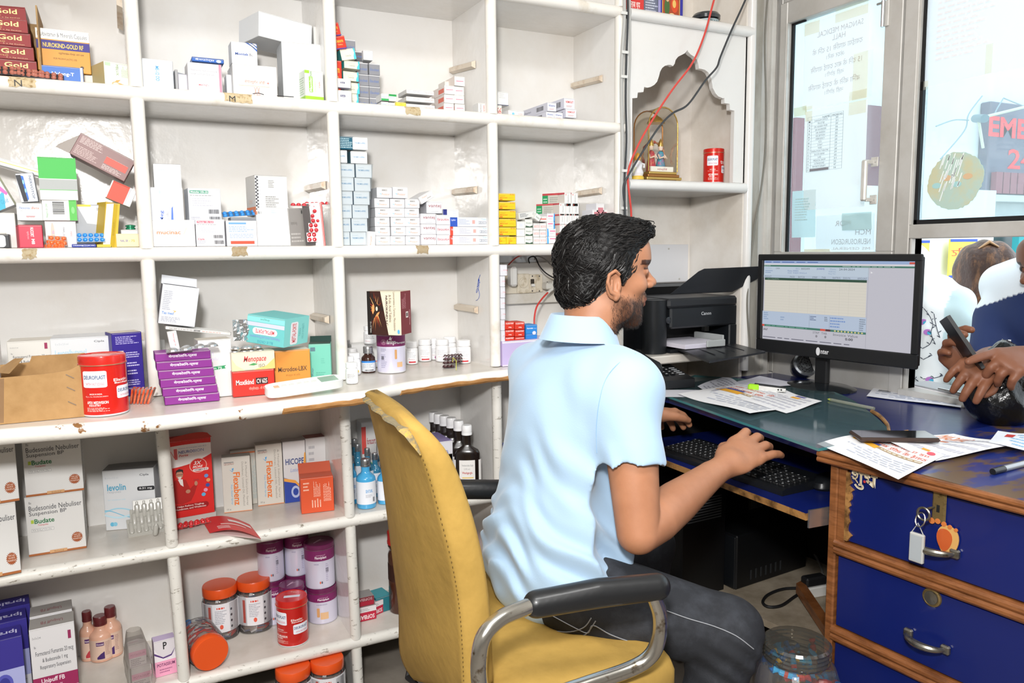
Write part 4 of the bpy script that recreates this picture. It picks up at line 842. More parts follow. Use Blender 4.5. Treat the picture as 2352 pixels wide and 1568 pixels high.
for k in range(4):
 blist('capsule_strip',['lowest','second lowest','second highest','highest'][k]+' red capsule strip inside the opened carton',706+4*k,556-22*k,2.024+.001*k,2,2,CAPR,'d4b5b5',rx=75,ry=-8+6*k,pitch=.0125,r=.0055,group='red capsule strips inside the opened carton')
# third cell
tl=dict(F=[T(.12,.72,.5,.78,'Thrombophob','9ab4c0'),T(.12,.48,.86,.60,'THROMBOL-ASPIREC','6fa0c4',b=1)])
def wr(i,j,lab):
 xa=779+4.2*j*(-1)+0;return
for j in range(6):
 for i in range(2):
  yb_,yt_=565-31.3*j,565-31.3*(j+1)+1.5
  xl=(783-0.8*j if i==0 else 806+2.4*j);xr_=(804.5+2.2*j if i==0 else 842+2.8*j*.9)
  z0_=zb+j*0.0352+.0004
  a=X_at(xl,2.03,z0_);b=X_at(xr_,2.03,z0_)
  carton('ointment_carton',ORD[j]if False else(ORD[j]if j<5 else 'topmost')+' packet in the '+('left' if i==0 else 'right')+' column of the tall leaning plastic-wrapped stack',(a,2.03+.002*((i+j)%2),z0_),b-a-.0005,0.06,0.0346,col='eef1f3',faces=dict(R='dfe6ec',L='2a6a86'),ops=tl,group='tall plastic-wrapped stack')
wrap=glass('f6fafc',0.12,0.97,0.16,0.05,'ffffff','shrink_wrap')
mb=MB();xs0=X_at(804,2.02,zb);P=[]
for zz in np.linspace(0,0.212,12):
 t=zz/0.212;x0_=X_at(783-6*t,2.026,zb+zz)-.001;x1_=X_at(843+12*t,2.026,zb+zz)+.002
 P.append([(x0_+(x1_-x0_)*s,2.0262-0.0016*abs(math.sin(s*11+zz*40)),zb+zz)for s in np.linspace(0,1,15)]+[(x1_+.001,2.09,zb+zz)])
mb.grid(P,wrap);mb.build('plastic_wrap',label='clear crinkled plastic wrap around the tall leaning stack',cat='wrap')
small('ointment_carton','left one of the two packets on top of the leaning wrapped stack',768,798,345,zb+.2125,2.032,.055,'f2f4f5',tl,dict(R='3f7f96'))
small('ointment_carton','right one of the two packets on top of the leaning wrapped stack',806,844,348.5,zb+.2125,2.034,.055,'f2f4f5',tl,dict(L='4a6f7c'))
cart('ointment_carton','highest packet of the leaning stack with a dark teal printed side facing left',811,845,316,zb+.2475,Y=(2.03,2.03),d=0.03,col='f4f6f7',ops=tl)
carton('teal_panel_box','dark teal packet lying beside the highest white one on the leaning stack',(X_at(778,2.032,1.5),2.035,zb+.2475),0.0415,0.06,0.033,col='1d5f77',ops=dict(F=[F(.05,.1,.95,.9,6,'bcd6de')]))
cart4('drops_box','small white box with sideways orange lettering leaning at the foot of the wrapped stack',(845,565),(862,566),(847,531),2.012,0.03,col='f4f4f5',ops=dict(F=[T(.25,.1,.5,.7,'Piroxicam','ee8a60',rot=90),('r',.6,.45,.72,.9,'c9cbd0')]))
pl=dict(F=[('r',.32,.66,.68,.84,'b9b6b4'),F(.34,.68,.66,.82,1,'8a8785'),('p',[(.12,.45),(.3,.3),(.3,.42)],'9cc9ea'),T(.30,.26,.84,.46,'Prostacor','ef9568',i=1),F(.5,.52,.9,.6,1,'c9cdd4')])
cart_grid('drops_box','orange-printed white packet, %s of the block',864,967,456,566,3,5,zb,2.03,0.07,'white packets with orange print, third cell',col='f1f1f4',faces=dict(L='c3c3c5'),ops=pl)
small('drops_box','white packet with orange print lying on top of the block, on the left',866,901,431,zb+5*.0247+.001,2.03,.06,'eff0f4',pl,dict(L='bcbcbe'),group='white packets on top of the block')
small('drops_box','white packet with orange print lying on top of the block, in the middle',902.5,937,430,zb+5*.0247+.001,2.03,.06,'eff0f4',pl,group='white packets on top of the block')
cart4('drops_box','white packet with orange print tipped askew over the right end of the block',(969,469),(998,452),(962,453),2.02,0.09,col='f0eff0',ops=dict(F=[T(.2,.6,.6,.8,'Prostacor','ef9568',i=1),('r',.5,.25,.8,.4,'b9b6b4')]))
vt=dict(F=[T(.12,.42,.92,.78,'vantej','9a3a44'),F(.3,.12,.85,.2,1,'b9b9be')])
vt2=dict(F=[T(.08,.35,.92,.7,'vantej','c0505c',rot=180)])
for j in range(3):
 o1=carton('tooth_gel_box',ORD[j].capitalize()if False else ORD[j]+' packet with dark red lettering, left column, third cell' if j<2 else 'topmost packet with dark red lettering, left column, third cell',(X_at(969,2.022,zb),2.022,zb+.0003+j*.0282),X_at(1003,2.022,zb)-X_at(969,2.022,zb)-.0004,.06,.0277,col='efeef2',ops=vt,group='dark red lettered packets, third cell')
 carton('tooth_gel_box',(ORD[j]if j<2 else 'topmost')+' packet with upside-down red lettering, right column, third cell',(X_at(1003.5,2.024,zb),2.024,zb+.0003+j*.0272),X_at(1035,2.024,zb)-X_at(1003.5,2.024,zb)-.0004,.06,.0267,col='efeef2',ops=vt2,group='dark red lettered packets, third cell')
cart('tooth_gel_box','single packet with dark red lettering lying on top of its group, third cell',980,1016,463,zb+.0855,Y=2.028,d=.07,col='eff0f4',faces=dict(L='b9b9be'),ops=vt)
cart('packet','small white packet with a navy blue end behind the toothpaste boxes',1018,1054,481,zb+.066,Y=2.045,d=.05,col='f1f1f5',ops=dict(F=[('r',0,0,.25,1,'2a2f7a'),F(.6,.4,.95,.9,3,'c9cbe0')]))
zc=lambda c,blue:dict(F=[('r',0,0,.18 if blue else .07,1,c),T(.03,.55,.14,.8,'Lipiflor','e8ecfa'),('r',.18 if blue else .07,0,.68,1,'d5d9e6' if blue else 'e6e0e4'),F(.22,.2,.5,.85,4,'b0b4c6'),('r',.55,.3,.62,.7,'f0a8a0')]+[('r',.71,.28,.98,.58,'5a6a86'),('r',.715,.31,.975,.55,'eef1f6'),T(.73,.34,.96,.52,'ZOCON','3c4a66',b=1),T(.78,.72,.96,.88,'Tablet','9ccbe8')])
for j,(c,bl,yt)in enumerate((('e2503e',0,541.5),('ea4b36',0,521),('2f55b8',1,499.5))):
 cart('cream_tube_box',['bottom','middle','top'][j]+' long white box with black framed lettering at the right of the third cell',1033+(1 if j else 0),1129-(4 if j==2 else 0),yt,zb+j*.0248,Y=2.018+.004*(j==2),d=.05,col='f0f2f5',ops=zc(c,bl),group='long black framed lettering boxes')
# fourth cell
yl=dict(F=[F(.22,.5,.55,.75,2,'c9a424'),T(.72,.78,.94,.92,'5%','e04a2a'),T(.22,.32,.6,.46,'MEGA-FAST','e2571f',b=1),T(.66,.34,.9,.42,'Heparin','b08a20'),('r',.2,.08,.34,.2,'d8502a')])
for j in range(5):
 cart('yellow_box',(['second from the bottom','third from the bottom','fourth from the bottom','second from the top','topmost'][j])+' wide yellow box of the yellow stack, fourth cell',1138.5,1186-.6*j,522-19.4*j,zb+(j+1)*.0247,Y=2.02,d=.055,col='f4d21c',ops=yl,group='yellow box stack')
cart('yellow_box','bottom left small yellow box of the yellow stack, fourth cell',1139.5,1163,543.5,'B',Y=2.02,d=.055,col='f4d21c',ops=yl,group='yellow box stack');cart('yellow_box','bottom right small yellow box of the yellow stack, fourth cell',1163.5,1186,543.5,'B',Y=2.021,d=.055,col='f4d21c',ops=yl,group='yellow box stack')
cart_grid('white_box','white box with a pale square, %s beside the yellow stack',1187.5,1207,508,562,1,3,zb,2.022,.05,'plain boxes beside the yellow stack',col='f2f2ee',ops=dict(F=[('r',.3,.3,.7,.72,'d5d7de')]))
cart_grid('white_box','small white box with a dark green foot, %s of its column',1208,1226,503,562,1,3,zb,2.022,.05,'dark green footed boxes',col='eff0ea',ops=dict(F=[T(.12,.45,.85,.62,'Rihaderm','5a7a60'),('p',[(.05,0),(1,0),(1,.25),(.6,.1),(.05,.22)],'3c5a44')]))
cart_grid('white_box','red framed word box, %s of its group',1226.5,1256,512,562,2,3,zb,2.025,.05,'red framed word boxes',col='f3f1ef',ops=dict(F=[('r',.1,.36,.9,.62,'e66a60'),('r',.14,.4,.86,.58,'f7efee'),T(.2,.43,.8,.55,'BIOTIX','e0554c')]))
small('white_box','lone white box with a red framed word on top of its group, fourth cell',1240,1256,497,zb+.0645,2.025,.05,'f3f1ef',dict(F=[('r',.1,.36,.9,.62,'e66a60'),T(.2,.43,.8,.55,'BIOTIX','f5e4e2')]))
cart4('long_box','grey-printed long white box lying crooked over the small boxes, fourth cell',(1193,503),(1232,497),(1193,489),2.02,.05,Yr=2.03,col='ecece8',ops=dict(F=[F(.05,.2,.6,.85,3,'77777a'),('c',.85,.5,.07,.28,'c4c6c2')]))
cart4('long_box','end of a white box tipping down to the right above the small boxes',(1227,501),(1238,509),(1232,488),2.012,.06,col='f1f2ee',ops=dict(F=[T(.15,.3,.85,.6,'Rihaderm','6a8470')]))
bp_=dict(F=[('p',[(0,0),(.16,0),(.16,.5),(.1,1),(0,1)],'3aa0ec'),('r',.3,.62,.92,.72,'ee4a86'),F(.3,.25,.85,.5,2,'c9c9d0')])
bp2=dict(F=[('p',[(1,0),(.84,0),(.84,.5),(.9,1),(1,1)],'3aa0ec'),('r',.1,.62,.75,.72,'ee4a86'),F(.12,.25,.7,.5,2,'c9c9d0')])
for j in range(4):cart('eye_gel_box',(ORD[j]if j<3 else 'topmost')+' white box with a blue edge and pink line, fourth cell',1257,1277 if j<2 else 1274,[543,525,508,490][j],zb+.0003+j*.0214,Y=2.022,d=.05,col='f4f2f4',ops=bp_ if j<2 else bp2,group='blue-edged pink line boxes')
rd=dict(F=[T(.45,.25,.62,.85,'Alkaston','8a8f94',rot=90),('c',.2,.85,.05,.05,'e04a3a')],L=[('r',0,0,1,.12,'d0505a'),('r',0,.88,1,1,'d0505a'),('r',0,0,.08,1,'c84450')])
for j in range(5):
 xs_={0:(1286,1297,1308,1319),1:(1286,1297,1308,1319),2:(1286,1297,1308,1319),3:(1285,1300,1315),4:(1297,1313)}[j]
 for i,x in enumerate(xs_):
  cart('gel_box','%s white box with sideways grey word, row %s of the red-edged block'%(['leftmost','second','third','rightmost'][i if len(xs_)==4 else(i if i<len(xs_)-1 else 3)],['one at the shelf','two','three','four','five at the top'][j]),x,x+(10.5 if len(xs_)==4 else 14.6),538-23.8*j,zb+.0003+j*.0276,Y=2.03,d=.09,col='f4f3f1',faces=dict(L='e6dfd8'),ops=rd,group='red-edged block of white boxes')
for j,(x0,x1,yt,zz)in enumerate(((1232,1284,468,zb+.0835),(1246,1296,444,zb+.111))):
 cart('gel_box',['lower','upper'][j]+' red-framed box with a green end lying lengthwise, fourth cell',x0,x1,yt,zz,Y=(2.12,2.05),d=.03,col='d8d6cc',ops=dict(F=[('r',0,.86,1,1,'cc4a50'),('r',0,0,.26,.86,'2f9a60'),F(.04,.3,.22,.7,2,'bfe0cc'),('r',.92,0,1,.9,'cc4a50'),F(.35,.2,.85,.75,4,'a2a29c')]),group='green-ended lengthwise boxes')
carton('packet','plain carton under the lower red-framed box with a green end',(X_at(1236,2.13,1.3),2.135,zb+.0003),.10,.05,.083,col='d9d9d6',kids=False)
for j,(x0,x1,yt)in enumerate(((1361,1379,482),(1379,1397,482),(1370,1388,467))):
 cart('injection_box',['left lower','right lower','upper'][j]+' small white box in a clear wrap just behind the head',x0,x1,yt,zb+.0003 if j<2 else zb+.0793,Y=2.05,d=.06,col='f2f2f4',faces=dict(L='dcdce2'),ops=dict(F=[('r',.2,.82,.85,.94,'c9808a')]if j<2 else[('r',.2,.3,.85,.7,'c9808a')]),group='wrapped small boxes behind the head')
# ====== row C (counter)
zc_=Z_ROW['C']
cart('medicine_carton','edge of a white and maroon carton cut by the left side of the picture',-60,8,776,'C',Y=1.93,d=.05,col='efe9e6',ops=dict(F=[F(.3,.3,.98,.9,7,'a0606a'),('c',.9,.12,.08,.08,'c23a36')]))
FF=[T(.07,.80,.25,.83,'5 x 5 x 2 ml','77777c'),('r',.85,.74,.92,.92,'9c2f58'),T(.08,.62,.12,.66,'Rx','77777c'),T(.12,.48,.98,.58,'Formoterol Fumarate 20 mcg','4f4f55'),T(.28,.33,.84,.43,'& Budesonide 1 mg','4f4f55'),T(.22,.18,.92,.28,'Respiratory Suspension','4f4f55')]
cart('medicine_carton','white carton with grey lettering and a maroon tab behind the cardboard tray',27,127,783,'C',Y=2.06,d=.08,col='eeebe4',faces=dict(T='e3ddd2'),ops=dict(F=[('t',)+(o_[1],.45+o_[2]*.55,o_[3],.45+o_[4]*.55)+o_[5:]if o_[0]=='t' else('r',o_[1],.45+o_[2]*.55,o_[3],.45+o_[4]*.55,o_[5])for o_ in FF]))
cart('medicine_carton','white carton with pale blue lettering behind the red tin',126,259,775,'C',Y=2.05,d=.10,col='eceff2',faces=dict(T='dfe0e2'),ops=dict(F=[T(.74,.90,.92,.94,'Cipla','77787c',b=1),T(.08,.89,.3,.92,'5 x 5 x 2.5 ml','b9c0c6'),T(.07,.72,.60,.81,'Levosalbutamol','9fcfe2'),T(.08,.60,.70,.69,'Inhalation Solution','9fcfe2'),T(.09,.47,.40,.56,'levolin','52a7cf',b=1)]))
cart('medicine_carton','tall violet-blue carton with white instructions, an orange pouch bundle at its foot',266,334,764,'C',Y=(2.02,2.035),d=.06,col='3a2a96',faces=dict(T='d9cfc0',R='8a8a92'),ops=dict(F=[F(.12,.82,.95,.95,5,'b9b2e4'),('r',.14,.62,.36,.72,'e3ddd5'),('r',.16,.46,.38,.56,'e3ddd5'),('r',.18,.30,.40,.40,'e3ddd5'),F(.44,.60,.92,.70,3,'c9c4ea'),F(.45,.46,.92,.54,2,'c9c4ea'),F(.45,.33,.92,.42,2,'c9c4ea'),F(.2,.16,.9,.26,3,'c9c4ea'),T(.45,.10,.72,.13,'INJECTION','e9e5f8')]))
# cardboard tray
a=PZ(8,966,zc_);b=PZ(200,955,zc_)
M_CARD2=mat('b58f5f',0.8,name='kraft_card',bump=(150,0.15,0.001),noise_=(22,'a27c4d',0.4,0.75))
tr=empty('cardboard_tray',(a[0]-.12,1.815,zc_),0,'open brown corrugated cardboard tray with staples on the counter shelf','tray')
Wt=b[0]-a[0]+.12;Dt=.135;Ht=.118
def trp(n_,poly,nrm):
 mb=MB();mb.prism(poly,nrm,M_CARD2);return mb.build(n_,parent=tr)
trp('bottom_panel',[(0,0,0),(Wt,0,0),(Wt,Dt,0),(0,Dt,0)],(0,0,.003))
trp('front_panel',[(0,0,.003),(Wt,0,.003),(Wt,0,.112),(.245,0,.099),(.20,0,.095),(.12,0,.093),(0,0,.094)],(0,.003,0))
trp('back_panel',[(0,Dt-.003,.003),(Wt,Dt-.003,.003),(Wt,Dt-.003,.118),(.17,Dt-.003,.118),(.165,Dt-.003,.105),(0,Dt-.003,.1)],(0,.003,0))
trp('side_panel',[(Wt-.003,.003,.003),(Wt-.003,Dt-.003,.003),(Wt-.003,Dt-.003,.116),(Wt-.003,.003,.112)],(.003,0,0))
trp('torn_flap',[(.14,.003,.1),(.16,.06,.122),(.14,.10,.118),(.10,.12,.09)],(.002,0,.001))
M_STEEL=mat('c8c8ca',0.25,0.9,name='steel')
for k,z in enumerate((.03,.06,.086)):
 mb=MB();mb.tube([(Wt-.032,-.0012,z+.005),(Wt-.018,-.0012,z-.004)],.0008,M_STEEL,seg=6);mb.build('staple',parent=tr)
mb=MB();mb.grid([[(-.0,-.0008,.005),(-.0,-.0008,.09)],[(.125,-.0008,.003),(.132,-.0008,.092)]],glass('e9d9bc',.2,.92,.1,.25,'e8dcc4','packing_tape'));mb.build('packing_tape',parent=tr)
# tins -----
def wrap_print(mb,ops,R,z0,z1,a0,a1,off=.0004,seg=None):
 """print ops wrapped on a cylinder between angles a0..a1 (radians, 0 = facing -Y, growing to the right)"""
 t=MB();printing(t,ops,(0,0,0),(1,0,0),(0,0,1),(0,-1,0),1,1,off=0)
 for f,mi_ in zip(t.f,t.m):
  pts=[t.v[k]for k in f]
  if len(pts)>4 and(max(p[0]for p in pts)-min(p[0]for p in pts))*(a1-a0)>.35:
   q_=[]
   for i_ in range(len(pts)):
    A_,B_=pts[i_-1],pts[i_];k_=int(abs(A_[0]-B_[0])*(a1-a0)/.12)+1
    q_+=[tuple(A_[c]+(B_[c]-A_[c])*j_/k_ for c in range(3))for j_ in range(k_)]
   pts=q_
  us=[p[0]for p in pts];span=(max(us)-min(us))*(a1-a0)
  lift=-pts[0][1]+off
  def mp(u,v):a=a0+(a1-a0)*u;return((R+lift)*math.sin(a),-(R+lift)*math.cos(a),z0+(z1-z0)*v)
  if len(pts)==4 and span>.2:
   n=int(span/.15)+1;u0,u1,v0,v1=min(us),max(us),min(p[2]for p in pts),max(p[2]for p in pts)
   vs=[mp(u0+(u1-u0)*i/n,v)for i in range(n+1)for v in(v0,v1)]
   mb.add(vs,[(2*i,2*i+2,2*i+3,2*i+1)for i in range(n)],t.mats[mi_])
  elif span>.35 and len(pts)>4:
   c=(sum(us)/len(us),sum(p[2]for p in pts)/len(pts));K=3;vs=[mp(*c)];fs=[]
   for r_ in range(1,K+1):vs+=[mp(c[0]+(p[0]-c[0])*r_/K,c[1]+(p[2]-c[1])*r_/K)for p in pts]
   n=len(pts)
   for i in range(n):
    j=(i+1)%n;fs.append((0,1+i,1+j))
    for r_ in range(1,K):fs.append((1+(r_-1)*n+i,1+r_*n+i,1+r_*n+j,1+(r_-1)*n+j))
   mb.add(vs,fs,t.mats[mi_])
  else:mb.add([mp(p[0],p[2])for p in pts],[tuple(range(len(pts)))],t.mats[mi_])
def tin(name,label,loc,R,H,body,lid,ops,rot=0,lidh=.022,lidops=None,rim='d9c9a0',base=None,group=None,cat='tin'):
 bm=mat(body,.28,.15,name='tin_'+body,coat=.4)
 mb=MB();mb.lathe([(R*.96,0),(R,.002),(R,.004)],mat(base or 'e9e9ef',.3,.2),seg=48);mb.lathe([(R,.004),(R,H-lidh)],bm,seg=48)
 o=mb.build(name,label=label,cat=cat,group=group)
 lb=MB();lm=mat(lid,.28,.15,name='tinlid_'+lid,coat=.4)
 lb.lathe([(R*1.0,0),(R*1.035,.0006),(R*1.035,.0022),(R*1.015,.003),(R*1.015,lidh-.003),(R*1.005,lidh-.001),(R*.97,lidh),(R*.93,lidh-.0012),(0,lidh-.0012)],lm,seg=48)
 lb.lathe([(R*1.0,-.0008),(R*1.045,-.0004),(R*1.045,.0010),(R*1.0,.0012)],mat(rim,.3,.8),seg=48)
 l=lb.build('lid',parent=o,loc=(0,0,H-lidh))
 if lidops:
  m2=MB();printing(m2,lidops,(-R*.9,-R*.9,lidh-.0012),(1,0,0),(0,1,0),(0,0,1),R*1.8,R*1.8);m2.build('lid_print',parent=l)
 pb=MB();wrap_print(pb,ops,R,.005,H-lidh-.001,-math.pi*.62,math.pi*.62);pb.build('printed_label',parent=o)
 o.location=loc;o.rotation_euler=(0,0,rot);return o
def tin_at(x0,x1,yt,yb,z,**k):
 """x0,x1 = photo columns of the sides, yb = row of the front foot, yt = row of the top rim"""
 f=PZ((x0+x1)/2,yb,z);d=f[1]
 for _ in range(3):
  wpx=(x1-x0);R=wpx/2/FPX*((np.array([f[0],d,z])-CAM)@FW)*.985;ax=np.array([f[0],f[1]]);ax=ax/np.linalg.norm(ax)
  c=np.array([f[0],f[1]])+ax*R
 if z<1 and c[1]+R>2.238:c=np.array([0,2.236-R]);c[0]=X_at((x0+x1)/2,c[1],z+.03)
 H=Z_at(yt,c[0],c[1])-z;yaw=-math.atan2(c[0],c[1])
 return(c[0],c[1],z+.0003),R,H,yaw
DE=lambda:[('rr',.32,.56,.60,.90,'eef1fa',.03),T(.335,.73,.585,.81,'DEUROPLAST','33507c',b=1),T(.36,.61,.57,.66,'WITH FAST EDGES','d8505a'),T(.40,.41,.54,.44,'MADE IN INDIA','fbe9e4',b=1),T(.345,.355,.60,.385,'Mfg. Lic. No.: MFG/MD/2021/000314','fbe9e4'),T(.36,.22,.60,.28,'APEX MEDIVISION','fff4f0',b=1),T(.385,.17,.52,.21,'INDUSTRY','fff4f0',b=1),F(.355,.06,.62,.15,4,'f6c9c0'),('rr',.70,.30,.98,.56,'eef1fa',.03),T(.715,.43,.965,.50,'DEUROPLAST','33507c',b=1),T(.74,.34,.95,.38,'WITH FAST EDGES','d8505a'),T(.67,.66,.86,.72,'Elastic','fbe9e4',b=1),T(.68,.60,.88,.65,'Bandage','fbe9e4',b=1)]
P,R,H,yaw=tin_at(192,296,813,957,zc_)
tin('bandage_tin','large red tin with a white brand panel in front of the violet carton',P,R*.97,H,'d9241c','d82a20',DE(),rot=yaw-.25,lidh=.019,lidops=[('rr',.2,.6,.8,.85,'e88a7c',.004),F(.25,.63,.75,.82,2,'c8281e')])
# orange pouch bundle beside the tin
pm_=mat('e0522a',.2,name='orange_pouch',coat=.6,noise_=(60,'f0946a',.45,.6),bump=(60,.5,.003))
for k in range(6):
 P=PZ(298+8*k,928,zc_);mb=MB();n=6;Q=[]
 for i in range(n):Q.append([(.0015*math.sin(i*2+k)+.001*j,.028*i/(n-1),.034*j/(n-1)+.002*math.sin(i+j+k))for j in range(n)])
 mb.grid(Q,pm_);mb.prism([(0,0,0),(.0,.028,0),(.004,.028,.034),(.003,0,.033)],(.0035,0,0),pm_)
 mb.build('tablet_pouch',label=['first','second','third','fourth','fifth','last'][k]+' shiny orange pouch of the bundle right of the red tin',cat='pouch',group='orange pouches',loc=(P[0],P[1]+.004,zc_+.0005),rot=(0,R_(4+2*k),R_(-14)))
# second cell of the counter
for k in range(6):
 yt=[904,888,869,853,838,825][k]
 z0_=zc_+.0003+k*.0196;dx=[2.5,1.5,.6,0,-.6,-.2][k]
 a=PZ(383+dx*.5,931,zc_)
 carton('purple_packet',(ORD[k]if k<5 else 'topmost')+' packet of the magenta-purple stack',(a[0]-.006-.0022*k+dx*.0006,a[1]+.002,z0_),.114,.060,.0190,yaw=R_(-1+.8*(k%3)),col='8f2f94',faces=dict(L='7a257f'),ops=dict(F=[('r',0,.97,1,1,'d9b6dc'),T(.24,.28,.75,.74,'मेगाकोलिन-प्लस','f7ecf8',b=1)]),group='magenta-purple packet stack')
for k,(x,y,n)in enumerate(((380,829,2),(412,831,3))):
 P=PY(x,y,1.90+.02*k);strip_pack('tablet_strip',['left','right'][k]+' silver blister strip with large oval tablets on the purple stack',(P[0],1.835+.004*k,zc_+.1195+.003*k),n,1,.026,M_FOIL,M_FOIL,r=.011,hz=.007,rx=R_(6),ry=R_(-3),group='silver blister strips on the purple stack')
cart4('small_tall_box','small white packet with red sideways lettering leaning behind the purple stack',(396,822),(417,818),(386,763),1.93,.02,col='f0efee',ops=dict(F=[T(.5,.45,.68,.92,'Metrogyl 10','c8505a',rot=-90),F(.2,.1,.6,.4,4,'a8a8ae')]))
def bottle(name,label,loc,R,H,body,cap,capR=.62,neck=.6,sh=.68,caph=.18,ops=None,rot=0,squ=1.0,cat='bottle',group=None,liquid=None,lab=(.08,.55),labcol='f2f3f6',bm=None,ridges=True,sy=1.0,scol=None):
 """sh = shoulder height fraction, neck radius fraction, caph = cap height fraction"""
 bm=bm or mat(body,.22,name='bottle_'+body,coat=.5)
 hc=H*(1-caph);mb=MB()
 mb.lathe([(R*.9,0),(R*.98,H*.008),(R,H*.025),(R,H*sh),(R*.97,H*(sh+.02)),(R*.86,H*(sh+.06)),(R*(neck+.08),H*(sh+.11)),(R*neck,min(H*(sh+.15),hc)),(R*neck,hc+H*.02)],bm,seg=28,sq=squ,sy=sy)
 o=mb.build(name,label=label,cat=cat,group=group)
 cb_=MB();cm=cap if not isinstance(cap,str)else mat(cap,.35,name='cap_'+cap)
 c=R*capR;h=H*caph;pr=[(c,0),(c*1.02,h*.04),(c*1.02,h*.14),(c,h*.18),(c,h*.9),(c*.93,h),(0,h)]
 if ridges:pr=[(c*1.02,0),(c*1.02,h*.2),(c*.97,h*.22),(c,h*.26),(c,h*.88),(c*.9,h),(0,h)]
 cb_.lathe(pr,cm,seg=28);cb_.build('cap',parent=o,loc=(0,0,hc))
 if liquid:
  lb=MB();lb.lathe([(R*.9,H*.01),(R*.955,H*.03),(R*.955,H*liquid[1]),(0,H*liquid[1])],liquid[0],seg=28,sq=squ,sy=sy);lb.build('liquid',parent=o)
 if labcol:
  lm=MB();z0_,z1_=H*lab[0],H*lab[1]
  if squ==1.0:lm.lathe([(R*1.004,z0_),(R*1.006,z0_+.0002),(R*1.006,z1_-.0002),(R*1.004,z1_)],mat(labcol,.5),seg=28)if False else None
  t=MB();wrap_print(t,[('r',0,0,1,1,labcol)]+(ops or[]),R*(1.003 if squ==1 else 1.06),z0_,z1_,-1.9,1.9);lo=t.build('paper_label',parent=o)
  if sy!=1:lo.scale=(1,sy,1)
 o.location=loc;o.rotation_euler=(0,0,rot);return o
def bot_at(x0,x1,yt,yb,z,name,label,body,cap,**k):
 P,R,H,yaw=tin_at(x0,x1,yt,yb,z);rot=k.pop('rot',0)
 return bottle(name,label,P,R,H,body,cap,rot=yaw+rot,**k)
PB=dict(body='f3f3f4',cap='f6f6f7',capR=.97,neck=.85,sh=.66,caph=.24,lab=(.06,.60),labcol='f5f5f6')
def pill(label,x0,x1,yt,yb,ops=None,group=None,**k):
 d=dict(PB);d.update(k);return bot_at(x0,x1,yt,yb,zc_,'pill_bottle',label,ops=ops or[F(.3,.3,.7,.9,6,'bcbcc2')],group=group,**d)
bot_at(361,381,780,850,zc_,'pill_bottle','white pill bottle mostly hidden between the upright and the purple stack',**PB,ops=[('r',.3,.85,.7,1,'c87a80')])
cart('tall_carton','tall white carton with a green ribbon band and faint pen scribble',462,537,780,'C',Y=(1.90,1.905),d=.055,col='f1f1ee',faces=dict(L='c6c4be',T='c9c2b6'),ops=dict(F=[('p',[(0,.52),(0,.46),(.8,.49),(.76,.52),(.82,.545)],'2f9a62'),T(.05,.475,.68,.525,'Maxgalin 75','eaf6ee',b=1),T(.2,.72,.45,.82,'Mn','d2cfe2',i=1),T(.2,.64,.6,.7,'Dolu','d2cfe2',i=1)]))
cart4('flat_long_box','long flat white box bridging behind the tall carton, its grey end open',(380,756),(530,770),(379,749),1.96,.06,col='eeedea',faces=dict(T='f2f1ee',R='5a5a5c'),ops=dict(F=[F(.05,.2,.5,.8,1,'a9a6a4'),('b',.42,.2,.52,.8),F(.55,.2,.95,.7,1,'c9a29c')]))
cart4('medicine_carton','white open-topped carton with fine print standing on the flat box, blue brand word below',(363,742),(447,751),(368,651),1.955,.07,col='eef0f6',faces=dict(L='6a6a72'),ops=dict(F=[T(.06,.90,.7,.93,'Mfg. Lic. No.: G/28/1457','a9acb6'),F(.06,.36,.32,.86,11,'9a9eaa'),('c',.5,.82,.14,.06,'d8d9e2'),T(.06,.25,.38,.32,'Tas med','4f86c8',b=1),('p',[(.34,.36),(.45,.36),(.38,.29),(.40,.34)],'e8b060'),F(.06,.06,.7,.2,4,'a0a4b0')],T=[('r',.05,.05,.95,.95,'55565c')]),flap=.03)
mb=MB();n=7;q=PZ(536,812,.96);Q=[]
for i in range(n):Q.append([(.046*i/(n-1),.003*math.sin(i*1.7+j),.05*j/(n-1))for j in range(n)])
mb.grid(Q,mat('c4c6c8',.18,.9,name='crinkled_foil',bump=(140,.9,.004)),smooth=False);mb.prism([(0,.004,0),(.046,.004,0),(.046,.004,.05),(0,.004,.05)],(0,.002,0),M_FOIL);mb.build('foil_sachet',label='small crinkled silver foil sachet standing behind the blister strips',cat='sachet',loc=tuple(PY(537,783,1.93)))
cart('tablet_box','flat cream and white box with red script lettering on the red box',533,632,808,zc_+.0605,Y=1.885,d=.06,col='f3e8cf',faces=dict(T='e5ddc9'),ops=dict(F=[('p',[(.5,0),(1,0),(1,.6),(.8,.2)],'f3c77a'),('p',[(0,0),(.3,0),(.1,.3),(0,.7)],'f6dca6'),T(.27,.36,.80,.78,'Menopace','c8444a',i=1,b=1),T(.62,.12,.76,.3,'ISO','6a6458'),('p',[(.38,.28),(.5,.38),(.6,.3),(.5,.24)],'4a9a5a')]))
cart('tablet_box','red box with white lettering under the cream one',536,632,851,'C',Y=1.88,d=.06,col='e2362c',faces=dict(T='d8d0c4',R='b4241c'),ops=dict(F=[T(.08,.46,.50,.66,'Moxikind','fbeeea',b=1),('r',.55,.44,.84,.70,'3a2626'),T(.57,.48,.82,.66,'CV 625','f7e9e4',b=1),T(.38,.2,.75,.36,'मॉक्सीकाइंड - सी वी','f6b5a8')]))
cart('tablet_box','orange box with dark lettering beside the red box',633,715,804,'C',Y=1.92,d=.07,col='f2a24a',faces=dict(T='d9d5c8',R='c9c6bc'),ops=dict(F=[T(.10,.46,.90,.58,'Microdox-LBX','5a4636',b=1),T(.3,.33,.7,.39,'कैप्सूल के लिए','b07a3a')]))
